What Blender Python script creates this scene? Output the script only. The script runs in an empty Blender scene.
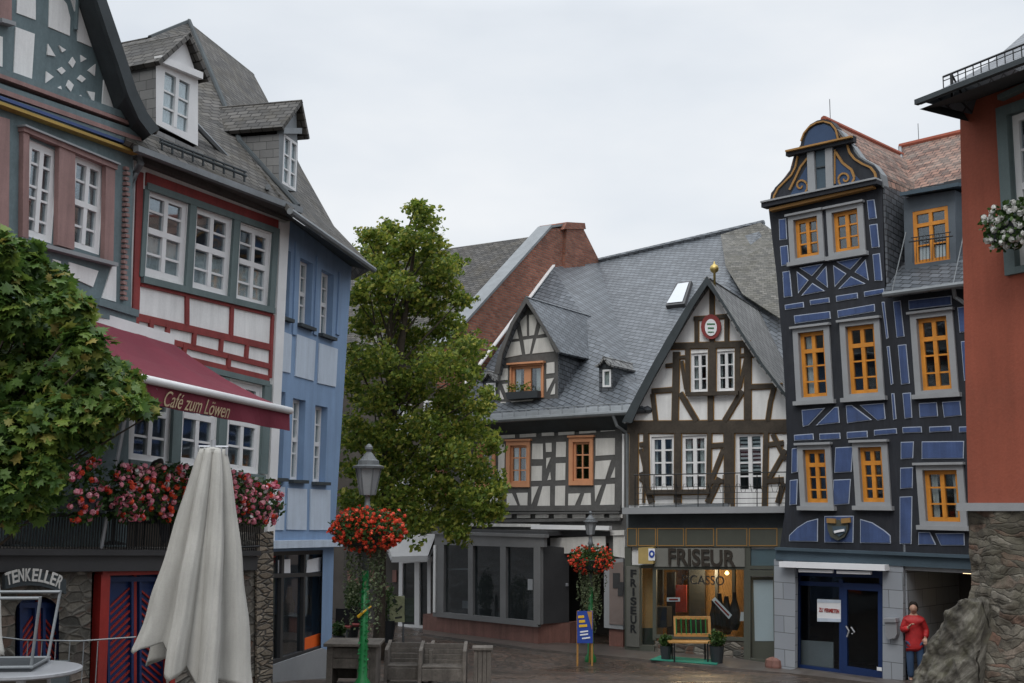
import bpy, math, random
from mathutils import Vector, Matrix
from mathutils.geometry import tessellate_polygon
RND = random.Random(11)
FOC, CX, CY = 1100.0, 512.0, 341.5
PITCH, ROLL = math.radians(8.2), math.radians(0.58)
CAM = Vector((0, 0, 3.9))
CROT = Matrix.Rotation(math.radians(90) + PITCH, 3, 'X') @ Matrix.Rotation(ROLL, 3, 'Z')
Z = Vector((0, 0, 1))
col = bpy.context.scene.collection

def ray(px, py):
    return CROT @ Vector(((px - CX) / FOC, -(py - CY) / FOC, -1.0))
def at(px, py, Y):                       # the point seen at a pixel, Y metres ahead
    r = ray(px, py); return CAM + r * (Y / r.y)
def at_z(px, py, z):
    r = ray(px, py); return CAM + r * ((z - CAM.z) / r.z)

def gz(y):                               # height of the sloping square
    if y > 23.3: return 0.25
    if y > 21.5: return 0.25 + 0.167 * (23.3 - y)
    if y > 19: return 0.55 + 0.115 * (21.5 - y)
    if y > 0: return 0.838 + 0.08 * (19 - y)
    return 0.838 + 0.08 * 19

# ------------------------------------------------------------ mesh builder
class MB:
    def __init__(s): s.v = []; s.f = []; s.n = []; s.k = 0; s.marks = []
    def face(s, pts, n=None):
        b = len(s.v); s.v += [Vector(p) for p in pts]; s.f.append(list(range(b, b + len(pts)))); s.n.append(n)
    def up(s, pts, n=None):              # face turned to look upwards
        pts = [Vector(p) for p in pts]; a = Vector()
        for i in range(len(pts)): a += pts[i].cross(pts[(i + 1) % len(pts)])
        if a.z < 0: pts.reverse()
        s.face(pts, n)
    def poly(s, loops, n=None):          # polygon with holes
        loops = [[Vector(p) for p in l] for l in loops]
        tr = tessellate_polygon(loops); flat = [p for l in loops for p in l]
        b = len(s.v); s.v += flat
        for t in tr: s.f.append([b + i for i in t]); s.n.append(n)
    def prism(s, pts, vec):
        pts = [Vector(p) for p in pts]; vec = Vector(vec); k = len(pts)
        if k > 4:
            s.poly([pts]); s.poly([[p + vec for p in pts]])
        else:
            s.face(pts); s.face([p + vec for p in reversed(pts)])
        for i in range(k):
            j = (i + 1) % k; s.face([pts[i], pts[j], pts[j] + vec, pts[i] + vec])
    def box(s, c, sx, sy, sz, rz=0):     # box by base centre
        c = Vector(c); m = Matrix.Rotation(rz, 3, 'Z')
        p = [c + m @ Vector((x * sx / 2, y * sy / 2, 0)) for x, y in ((-1, -1), (1, -1), (1, 1), (-1, 1))]
        s.prism(p, (0, 0, sz))
    def tube(s, path, r, seg=8, r2=None, cap=True):
        path = [Vector(p) for p in path]; n = len(path); rings = []
        rs = r if isinstance(r, (list, tuple)) else [r + ((r2 if r2 is not None else r) - r) * i / (n - 1) for i in range(n)]
        for i, p in enumerate(path):
            t = (path[min(i + 1, n - 1)] - path[max(i - 1, 0)]).normalized()
            a = t.cross(Z if abs(t.z) < .9 else Vector((1, 0, 0))).normalized(); b = t.cross(a)
            k = len(s.v)
            for q in range(seg):
                an = 2 * math.pi * q / seg; s.v.append(p + (a * math.cos(an) + b * math.sin(an)) * rs[i])
            rings.append(k)
        for i in range(n - 1):
            for q in range(seg):
                w = (q + 1) % seg; s.f.append([rings[i] + q, rings[i] + w, rings[i + 1] + w, rings[i + 1] + q]); s.n.append(None)
        if cap:
            s.f.append([rings[0] + q for q in range(seg)][::-1]); s.n.append(None)
            s.f.append([rings[-1] + q for q in range(seg)]); s.n.append(None)
    def lathe(s, c, prof, seg=16, sq=None):   # prof: (radius, z)
        c = Vector(c); rings = []
        for r, z in prof:
            k = len(s.v); rings.append(k)
            for q in range(seg):
                an = 2 * math.pi * q / seg + (math.pi / seg if sq else 0)
                s.v.append(c + Vector((math.cos(an) * r, math.sin(an) * r, z)))
        for i in range(len(prof) - 1):
            for q in range(seg):
                w = (q + 1) % seg; s.f.append([rings[i] + q, rings[i] + w, rings[i + 1] + w, rings[i + 1] + q]); s.n.append(None)
        s.f.append([rings[0] + q for q in range(seg)][::-1]); s.n.append(None)
        s.f.append([rings[-1] + q for q in range(seg)]); s.n.append(None)
    def each(s, name, m, parent=None, **kw):     # every slab or beam becomes a part of its own
        out = []; mk = s.marks + [(len(s.f), len(s.v))]
        for (f0, v0), (f1, v1) in zip(mk, mk[1:]):
            b = MB(); b.v = s.v[v0:v1]; b.f = [[i - v0 for i in f] for f in s.f[f0:f1]]; b.n = s.n[f0:f1]; out.append(b.build(name, m, parent, **kw))
        return out
    def build(s, name, m, parent=None, smooth=False, solid=0, bevel=0, recalc=True):
        me = bpy.data.meshes.new(name); me.from_pydata([tuple(p) for p in s.v], [], s.f)
        me.update()
        uvl = me.uv_layers.new(name='UVMap')
        for i, p in enumerate(me.polygons):
            n = Vector(s.n[i]) if s.n[i] is not None else p.normal.copy()
            if n.z < 0: n = -n
            if abs(n.z) > .97: a, b = Vector((1, 0, 0)), Vector((0, 1, 0))
            else:
                a = Z.cross(n).normalized()
                if a.x < 0 and abs(a.x) > .05: a = -a
                b = n.cross(a)
                if b.z < 0: b = -b
            for li in p.loop_indices:
                co = me.vertices[me.loops[li].vertex_index].co
                uvl.data[li].uv = (co.dot(a), co.dot(b))
        if recalc and not solid:
            import bmesh
            bm = bmesh.new(); bm.from_mesh(me)
            if len(s.v) < 20000 and not smooth:
                bmesh.ops.remove_doubles(bm, verts=bm.verts, dist=1e-5)
            bmesh.ops.recalc_face_normals(bm, faces=bm.faces); bm.to_mesh(me); bm.free()
        if smooth:
            for p in me.polygons: p.use_smooth = True
        me.materials.append(m)
        o = bpy.data.objects.new(name, me); col.objects.link(o)
        if solid:
            md = o.modifiers.new('thickness', 'SOLIDIFY'); md.thickness = solid; md.offset = -1
        if bevel:
            md = o.modifiers.new('bevel', 'BEVEL'); md.width = bevel; md.segments = 2; md.limit_method = 'ANGLE'
        if parent: setp(o, parent)
        return o
def setp(o, parent):
    root = parent; m = Matrix.Translation(root.location)
    while root.parent: root = root.parent; m = Matrix.Translation(root.location)
    o.parent = parent
    if parent.parent is None and parent.type == 'EMPTY': o.matrix_parent_inverse = Matrix.Translation(parent.location).inverted()
    return o
def tag(o, label=None, cat=None, group=None, kind=None):
    for k, v in (('label', label), ('category', cat), ('group', group), ('kind', kind)):
        if v: o[k] = v
    return o
def empty(name, loc, label, cat, group=None):
    o = bpy.data.objects.new(name, None); col.objects.link(o); o.location = loc; o.empty_display_size = .2
    return tag(o, label, cat, group)
def copy_tree(o, delta, label=None, parent=None):
    c = o.copy(); col.objects.link(c)
    if parent is None: c.location = o.location + Vector(delta)
    else: c.parent = parent
    for ch in list(o.children): copy_tree(ch, delta, None, c)
    if label: c['label'] = label
    return c

# ------------------------------------------------------------ a vertical facade plane seen in the photo
class Fac:
    def __init__(s, x1, d1, x2, d2, sk=0.0, ln=0.0):
        s.O = s._h(x1, d1); e = s._h(x2, d2) - s.O; e.z = 0
        s.U = e.normalized(); s.N = Vector((s.U.y, -s.U.x, 0)); s.sk = sk; s.ln = ln; s.holes = []
        s.O.z = 0
    def _h(s, x, d):
        p = at(x, 500, d); return p
    def pt(s, px, py, off=0.0):
        r = ray(px, py); t = (off - (CAM - s.O).dot(s.N)) / r.dot(s.N); return CAM + r * t
    def uv(s, px, py, off=0.0):
        p = s.pt(px, py, off) - s.O; return (p.dot(s.U), p.z)
    def P(s, u, v, off=0.0):
        return s.O + s.U * u + Z * v + s.N * off
    def px(s, pts, off=0.0): return [s.pt(x, y, off) for x, y in pts]
    def quad(s, x0, x1, y0, y1, off=0.0, sk=None, ln=None):   # rectangle on the wall from its middle extents in the photo
        sk = s.sk if sk is None else sk; ln = s.ln if ln is None else ln
        xm, ym = (x0 + x1) / 2, (y0 + y1) / 2
        um, vm = s.uv(xm, ym, off); u0 = s.uv(x0, ym, off)[0]; u1 = s.uv(x1, ym, off)[0]
        vt = s.uv(xm, y0, off)[1]; vb = s.uv(xm, y1, off)[1]
        return [(u + ln * (v - vm), v + sk * (u - um)) for u, v in ((u0, vb), (u1, vb), (u1, vt), (u0, vt))]
    def panel(s, mb, pxs, off, th):       # polygon slab, outer face at off+th
        mb.marks.append((len(mb.f), len(mb.v))); mb.k += 1; th += (mb.k % 13) * .0006
        mb.prism(s.px(pxs, off), s.N * th)
    def beam(s, mb, a, b, w, th=.04, off=0.0):
        mb.marks.append((len(mb.f), len(mb.v))); mb.k += 1; th += (mb.k % 17) * .0009
        p, q = s.pt(*a, off), s.pt(*b, off); d = (q - p).normalized(); e = d.cross(s.N).normalized() * (w / 2)
        mb.prism([p - e, q - e, q + e, p + e], s.N * th)
    def qb(s, mb, q, s0, s1, t0, t1, o0, o1):   # box in the window's own (0..1) coordinates
        def f(a, b):
            u = (q[0][0] * (1 - a) + q[1][0] * a) * (1 - b) + (q[3][0] * (1 - a) + q[2][0] * a) * b
            v = (q[0][1] * (1 - a) + q[1][1] * a) * (1 - b) + (q[3][1] * (1 - a) + q[2][1] * a) * b
            return s.P(u, v, o0)
        mb.prism([f(s0, t0), f(s1, t0), f(s1, t1), f(s0, t1)], s.N * (o1 - o0))

# ------------------------------------------------------------ materials
def nt(name):
    m = bpy.data.materials.new(name); m.use_nodes = True; t = m.node_tree
    return m, t, t.nodes['Principled BSDF']
def N(t, typ, **kw):
    n = t.nodes.new(typ)
    for k, v in kw.items():
        if k in n.inputs.keys(): n.inputs[k].default_value = v
        else: setattr(n, k, v)
    return n
def mixc(t, fac, a, b, bt='MIX'):
    n = t.nodes.new('ShaderNodeMix'); n.data_type = 'RGBA'; n.blend_type = bt
    for sock, val in ((0, fac), (6, a), (7, b)):
        if hasattr(val, 'links') or hasattr(val, 'is_linked'): t.links.new(val, n.inputs[sock])
        else: n.inputs[sock].default_value = val if sock == 0 else (*val[:3], 1)
    return n.outputs[2]
def ramp(t, src, stops):
    r = t.nodes.new('ShaderNodeValToRGB'); t.links.new(src, r.inputs[0]); e = r.color_ramp.elements
    while len(e) < len(stops): e.new(.5)
    for i, (p, c) in enumerate(stops):
        e[i].position = p; e[i].color = (*c, 1) if len(c) == 3 else c
    return r.outputs[0]
def sc(c, k): return tuple(min(1, x * k) for x in c[:3])
def paint(name, c, rough=.75, var=.18, scale=1.2, bump=.15, bscale=60, metal=0.0, streak=False, spec=.4, dirt=.0):
    m, t, b = nt(name); L = t.links
    tc = N(t, 'ShaderNodeTexCoord'); mp = N(t, 'ShaderNodeMapping')
    if streak: mp.inputs['Scale'].default_value = (1, 1, .18)
    L.new(tc.outputs['Object'], mp.inputs[0])
    n1 = N(t, 'ShaderNodeTexNoise', Scale=scale, Detail=5.0, Roughness=.65); L.new(mp.outputs[0], n1.inputs['Vector'])
    n2 = N(t, 'ShaderNodeTexNoise', Scale=bscale, Detail=3.0); L.new(mp.outputs[0], n2.inputs['Vector'])
    f = ramp(t, n1.outputs[0], [(.3, (0, 0, 0)), (.7, (1, 1, 1))])
    cc = mixc(t, f, sc(c, 1 - var), sc(c, 1 + var * .6))
    f2 = ramp(t, n2.outputs[0], [(.35, (0, 0, 0)), (.65, (1, 1, 1))])
    cc = mixc(t, f2, cc, mixc(t, 1.0, cc, (1 - var * .5,) * 3, 'MULTIPLY'))
    if dirt:
        n3 = N(t, 'ShaderNodeTexNoise', Scale=.7, Detail=8.0, Roughness=.8); L.new(tc.outputs['Object'], n3.inputs['Vector'])
        f3 = ramp(t, n3.outputs[0], [(.5, (0, 0, 0)), (.75, (dirt,) * 3)])
        cc = mixc(t, f3, cc, (.09, .085, .07))
        m4 = N(t, 'ShaderNodeMapping'); m4.inputs['Scale'].default_value = (3.5, 3.5, .3); L.new(tc.outputs['Object'], m4.inputs[0])
        n4 = N(t, 'ShaderNodeTexNoise', Scale=1.6, Detail=7.0, Roughness=.7); L.new(m4.outputs[0], n4.inputs['Vector'])
        cc = mixc(t, 1.0, cc, ramp(t, n4.outputs[0], [(.30, (1.04,) * 3), (.72, (1 - dirt * 1.6,) * 3)]), 'MULTIPLY')
    L.new(cc, b.inputs['Base Color']); b.inputs['Roughness'].default_value = rough; b.inputs['Metallic'].default_value = metal
    b.inputs['Specular IOR Level'].default_value = spec
    bp = N(t, 'ShaderNodeBump', Strength=bump, Distance=.01); L.new(n2.outputs[0], bp.inputs['Height']); L.new(bp.outputs[0], b.inputs['Normal'])
    return m
def tiles(name, c1, c2, gap, w, h, rot=0.0, rough=.6, bump=.6, moss=None, mossamt=.6, warp=.015, bigvar=.25, lap=True, mortar=.012):
    m, t, b = nt(name); L = t.links
    tc = N(t, 'ShaderNodeTexCoord'); mp = N(t, 'ShaderNodeMapping'); mp.inputs['Rotation'].default_value = (0, 0, rot)
    nz = N(t, 'ShaderNodeTexNoise', Scale=2.5, Detail=2.0); L.new(tc.outputs['UV'], nz.inputs['Vector'])
    va = N(t, 'ShaderNodeVectorMath', operation='MULTIPLY_ADD'); L.new(nz.outputs['Color'], va.inputs[0])
    va.inputs[1].default_value = (warp, warp, 0); L.new(tc.outputs['UV'], va.inputs[2]); L.new(va.outputs[0], mp.inputs[0])
    br = N(t, 'ShaderNodeTexBrick', Scale=1.0); br.inputs['Brick Width'].default_value = w; br.inputs['Row Height'].default_value = h
    br.inputs['Mortar Size'].default_value = mortar; br.inputs['Mortar Smooth'].default_value = .2; br.inputs['Bias'].default_value = 0
    br.inputs['Color1'].default_value = (*c1, 1); br.inputs['Color2'].default_value = (*c2, 1); br.inputs['Mortar'].default_value = (*gap, 1)
    L.new(mp.outputs[0], br.inputs['Vector'])
    n1 = N(t, 'ShaderNodeTexNoise', Scale=.55, Detail=6.0, Roughness=.7); L.new(tc.outputs['UV'], n1.inputs['Vector'])
    f = ramp(t, n1.outputs[0], [(.3, (1 - bigvar,) * 3), (.7, (1 + bigvar * .4,) * 3)])
    cc = mixc(t, 1.0, br.outputs['Color'], f, 'MULTIPLY')
    if moss:
        n3 = N(t, 'ShaderNodeTexNoise', Scale=1.3, Detail=8.0, Roughness=.75); L.new(tc.outputs['UV'], n3.inputs['Vector'])
        f3 = ramp(t, n3.outputs[0], [(.45, (0, 0, 0)), (.68, (mossamt,) * 3)])
        cc = mixc(t, f3, cc, moss)
    L.new(cc, b.inputs['Base Color']); b.inputs['Roughness'].default_value = rough; b.inputs['Specular IOR Level'].default_value = .35
    hsrc = br.outputs['Fac']
    sx = N(t, 'ShaderNodeSeparateXYZ'); L.new(mp.outputs[0], sx.inputs[0])
    dv = N(t, 'ShaderNodeMath', operation='DIVIDE'); L.new(sx.outputs[1], dv.inputs[0]); dv.inputs[1].default_value = h
    fr = N(t, 'ShaderNodeMath', operation='FRACT'); L.new(dv.outputs[0], fr.inputs[0])
    mu = N(t, 'ShaderNodeMath', operation='MULTIPLY_ADD'); L.new(fr.outputs[0], mu.inputs[0]); mu.inputs[1].default_value = -.8 if lap else 0
    iv = N(t, 'ShaderNodeMath', operation='SUBTRACT'); iv.inputs[0].default_value = 1; L.new(hsrc, iv.inputs[1]); L.new(iv.outputs[0], mu.inputs[2])
    bp = N(t, 'ShaderNodeBump', Strength=bump, Distance=.045); L.new(mu.outputs[0], bp.inputs['Height'])
    n4 = N(t, 'ShaderNodeTexNoise', Scale=30.0, Detail=3.0); L.new(tc.outputs['UV'], n4.inputs['Vector'])
    bp2 = N(t, 'ShaderNodeBump', Strength=.25, Distance=.01); L.new(n4.outputs[0], bp2.inputs['Height']); L.new(bp.outputs[0], bp2.inputs['Normal'])
    L.new(bp2.outputs[0], b.inputs['Normal'])
    return m
def rubble(name, cols, mortar, scale=(3.2, 5.5), rough=.85, bump=1.0, moss=0):
    m, t, b = nt(name); L = t.links
    tc = N(t, 'ShaderNodeTexCoord'); mp = N(t, 'ShaderNodeMapping'); mp.inputs['Scale'].default_value = (scale[0], scale[1], 1)
    nz = N(t, 'ShaderNodeTexNoise', Scale=1.5, Detail=4.0); L.new(tc.outputs['UV'], nz.inputs['Vector'])
    va = N(t, 'ShaderNodeVectorMath', operation='MULTIPLY_ADD'); L.new(nz.outputs['Color'], va.inputs[0])
    va.inputs[1].default_value = (.25, .12, 0); L.new(tc.outputs['UV'], va.inputs[2]); L.new(va.outputs[0], mp.inputs[0])
    v1 = N(t, 'ShaderNodeTexVoronoi', feature='F1', Scale=1.0); v2 = N(t, 'ShaderNodeTexVoronoi', feature='DISTANCE_TO_EDGE', Scale=1.0)
    L.new(mp.outputs[0], v1.inputs['Vector']); L.new(mp.outputs[0], v2.inputs['Vector'])
    sx = N(t, 'ShaderNodeSeparateColor'); L.new(v1.outputs['Color'], sx.inputs[0])
    k = len(cols); c = ramp(t, sx.outputs[0], [(i / max(1, k - 1), cols[i]) for i in range(k)])
    n2 = N(t, 'ShaderNodeTexNoise', Scale=14.0, Detail=6.0, Roughness=.7); L.new(tc.outputs['UV'], n2.inputs['Vector'])
    f = ramp(t, n2.outputs[0], [(.3, (.6,) * 3), (.7, (1.25,) * 3)]); c = mixc(t, 1.0, c, f, 'MULTIPLY')
    fm = ramp(t, v2.outputs[0], [(.02, (1, 1, 1)), (.09, (0, 0, 0))]); c = mixc(t, fm, c, mortar)
    if moss:
        n3 = N(t, 'ShaderNodeTexNoise', Scale=1.2, Detail=8.0, Roughness=.75); L.new(tc.outputs['UV'], n3.inputs['Vector'])
        c = mixc(t, ramp(t, n3.outputs[0], [(.48, (0, 0, 0)), (.7, (moss,) * 3)]), c, (.10, .10, .055))
    L.new(c, b.inputs['Base Color']); b.inputs['Roughness'].default_value = rough
    h = ramp(t, v2.outputs[0], [(0, (0, 0, 0)), (.15, (1, 1, 1))]); hm = mixc(t, .35, h, n2.outputs[0])
    bp = N(t, 'ShaderNodeBump', Strength=bump, Distance=.05); L.new(hm, bp.inputs['Height']); L.new(bp.outputs[0], b.inputs['Normal'])
    return m
def strata(name):
    m, t, b = nt(name); L = t.links; tc = N(t, 'ShaderNodeTexCoord')
    mp = N(t, 'ShaderNodeMapping'); mp.inputs['Scale'].default_value = (1.0, 1.0, 9); L.new(tc.outputs['Object'], mp.inputs[0])
    mp0 = N(t, 'ShaderNodeMapping'); mp0.inputs['Rotation'].default_value = (0, .95, 0); L.new(tc.outputs['Object'], mp0.inputs[0]); L.new(mp0.outputs[0], mp.inputs[0])
    n1 = N(t, 'ShaderNodeTexNoise', Scale=1.5, Detail=8.0, Roughness=.7); L.new(mp.outputs[0], n1.inputs['Vector'])
    n2 = N(t, 'ShaderNodeTexNoise', Scale=2.2, Detail=8.0, Roughness=.75); L.new(tc.outputs['Object'], n2.inputs['Vector'])
    c = ramp(t, n1.outputs[0], [(.34, (.02, .018, .014)), (.45, (.065, .058, .046)), (.55, (.125, .115, .095)), (.66, (.25, .235, .20))])
    c = mixc(t, ramp(t, n2.outputs[0], [(.5, (0, 0, 0)), (.62, (.6,) * 3)]), c, (.105, .10, .06))
    L.new(c, b.inputs['Base Color']); b.inputs['Roughness'].default_value = .9
    hm = mixc(t, .5, n1.outputs[0], n2.outputs[0]); bp = N(t, 'ShaderNodeBump', Strength=1.0, Distance=.12); L.new(hm, bp.inputs['Height']); L.new(bp.outputs[0], b.inputs['Normal'])
    return m
def masonry(name):                        # irregular weathered field-stone wall
    m, t, b = nt(name); L = t.links; tc = N(t, 'ShaderNodeTexCoord')
    nz = N(t, 'ShaderNodeTexNoise', Scale=2.0, Detail=6.0); L.new(tc.outputs['Object'], nz.inputs['Vector'])
    va = N(t, 'ShaderNodeVectorMath', operation='MULTIPLY_ADD'); L.new(nz.outputs['Color'], va.inputs[0]); va.inputs[1].default_value = (.5, .5, .36); L.new(tc.outputs['Object'], va.inputs[2])
    mp = N(t, 'ShaderNodeMapping'); mp.inputs['Scale'].default_value = (4.0, 4.0, 13); L.new(va.outputs[0], mp.inputs[0])
    v1 = N(t, 'ShaderNodeTexVoronoi', feature='F1', Scale=1.0); v2 = N(t, 'ShaderNodeTexVoronoi', feature='DISTANCE_TO_EDGE', Scale=1.0)
    L.new(mp.outputs[0], v1.inputs['Vector']); L.new(mp.outputs[0], v2.inputs['Vector']); sx = N(t, 'ShaderNodeSeparateColor'); L.new(v1.outputs['Color'], sx.inputs[0])
    c = ramp(t, sx.outputs[0], [(0, (.05, .044, .034)), (.3, (.115, .10, .078)), (.5, (.078, .066, .05)), (.78, (.19, .172, .14)), (.88, (.12, .06, .04)), (1, (.10, .088, .068))])
    n2 = N(t, 'ShaderNodeTexNoise', Scale=9.0, Detail=9.0, Roughness=.78); L.new(tc.outputs['Object'], n2.inputs['Vector'])
    c = mixc(t, 1.0, c, ramp(t, n2.outputs[0], [(.3, (.35,) * 3), (.7, (1.55,) * 3)]), 'MULTIPLY')
    n3 = N(t, 'ShaderNodeTexNoise', Scale=1.6, Detail=8.0, Roughness=.7); L.new(tc.outputs['Object'], n3.inputs['Vector'])
    c = mixc(t, ramp(t, n3.outputs[0], [(.45, (0, 0, 0)), (.62, (.7,) * 3)]), c, (.105, .098, .07))
    c = mixc(t, ramp(t, v2.outputs[0], [(.0, (.55,) * 3), (.07, (0, 0, 0))]), c, (.045, .04, .032))
    L.new(c, b.inputs['Base Color']); b.inputs['Roughness'].default_value = .92
    hm = mixc(t, .6, ramp(t, v2.outputs[0], [(0, (0, 0, 0)), (.12, (1, 1, 1))]), n2.outputs[0]); bp = N(t, 'ShaderNodeBump', Strength=.7, Distance=.05); L.new(hm, bp.inputs['Height']); L.new(bp.outputs[0], b.inputs['Normal'])
    return m
def leafmat(name, stops, trans=.35, rough=.5):
    m, t, b = nt(name); L = t.links
    g = N(t, 'ShaderNodeNewGeometry'); c = ramp(t, g.outputs['Random Per Island'], stops)
    L.new(c, b.inputs['Base Color']); b.inputs['Roughness'].default_value = rough; b.inputs['Specular IOR Level'].default_value = .35
    tr = N(t, 'ShaderNodeBsdfTranslucent'); L.new(c, tr.inputs[0]); mx = N(t, 'ShaderNodeMixShader'); mx.inputs[0].default_value = trans
    L.new(b.outputs[0], mx.inputs[1]); L.new(tr.outputs[0], mx.inputs[2]); L.new(mx.outputs[0], t.nodes['Material Output'].inputs[0])
    return m
def glassmat(name, tint=(.82, .86, .87), refl=.07):
    m, t, b = nt(name); L = t.links; t.nodes.remove(b)
    tr = N(t, 'ShaderNodeBsdfTransparent'); tr.inputs[0].default_value = (*tint, 1)
    gl = N(t, 'ShaderNodeBsdfGlossy', Roughness=.03); gl.inputs[0].default_value = (.9, .95, 1, 1)
    lw = N(t, 'ShaderNodeLayerWeight', Blend=.35)
    tc = N(t, 'ShaderNodeTexCoord'); nz = N(t, 'ShaderNodeTexNoise', Scale=1.7, Detail=1.0); L.new(tc.outputs['Object'], nz.inputs[0])
    bp = N(t, 'ShaderNodeBump', Strength=.05, Distance=.05); L.new(nz.outputs[0], bp.inputs['Height']); L.new(bp.outputs[0], gl.inputs['Normal'])
    ma = N(t, 'ShaderNodeMath', operation='MULTIPLY_ADD'); L.new(lw.outputs['Fresnel'], ma.inputs[0]); ma.inputs[1].default_value = .28; ma.inputs[2].default_value = refl
    mx = N(t, 'ShaderNodeMixShader'); L.new(ma.outputs[0], mx.inputs[0]); L.new(tr.outputs[0], mx.inputs[1]); L.new(gl.outputs[0], mx.inputs[2])
    L.new(mx.outputs[0], t.nodes['Material Output'].inputs[0]); return m
def emis(name, c, s=1.0):
    m, t, b = nt(name); b.inputs['Base Color'].default_value = (*c, 1)
    b.inputs['Emission Color'].default_value = (*c, 1); b.inputs['Emission Strength'].default_value = s; return m

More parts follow.
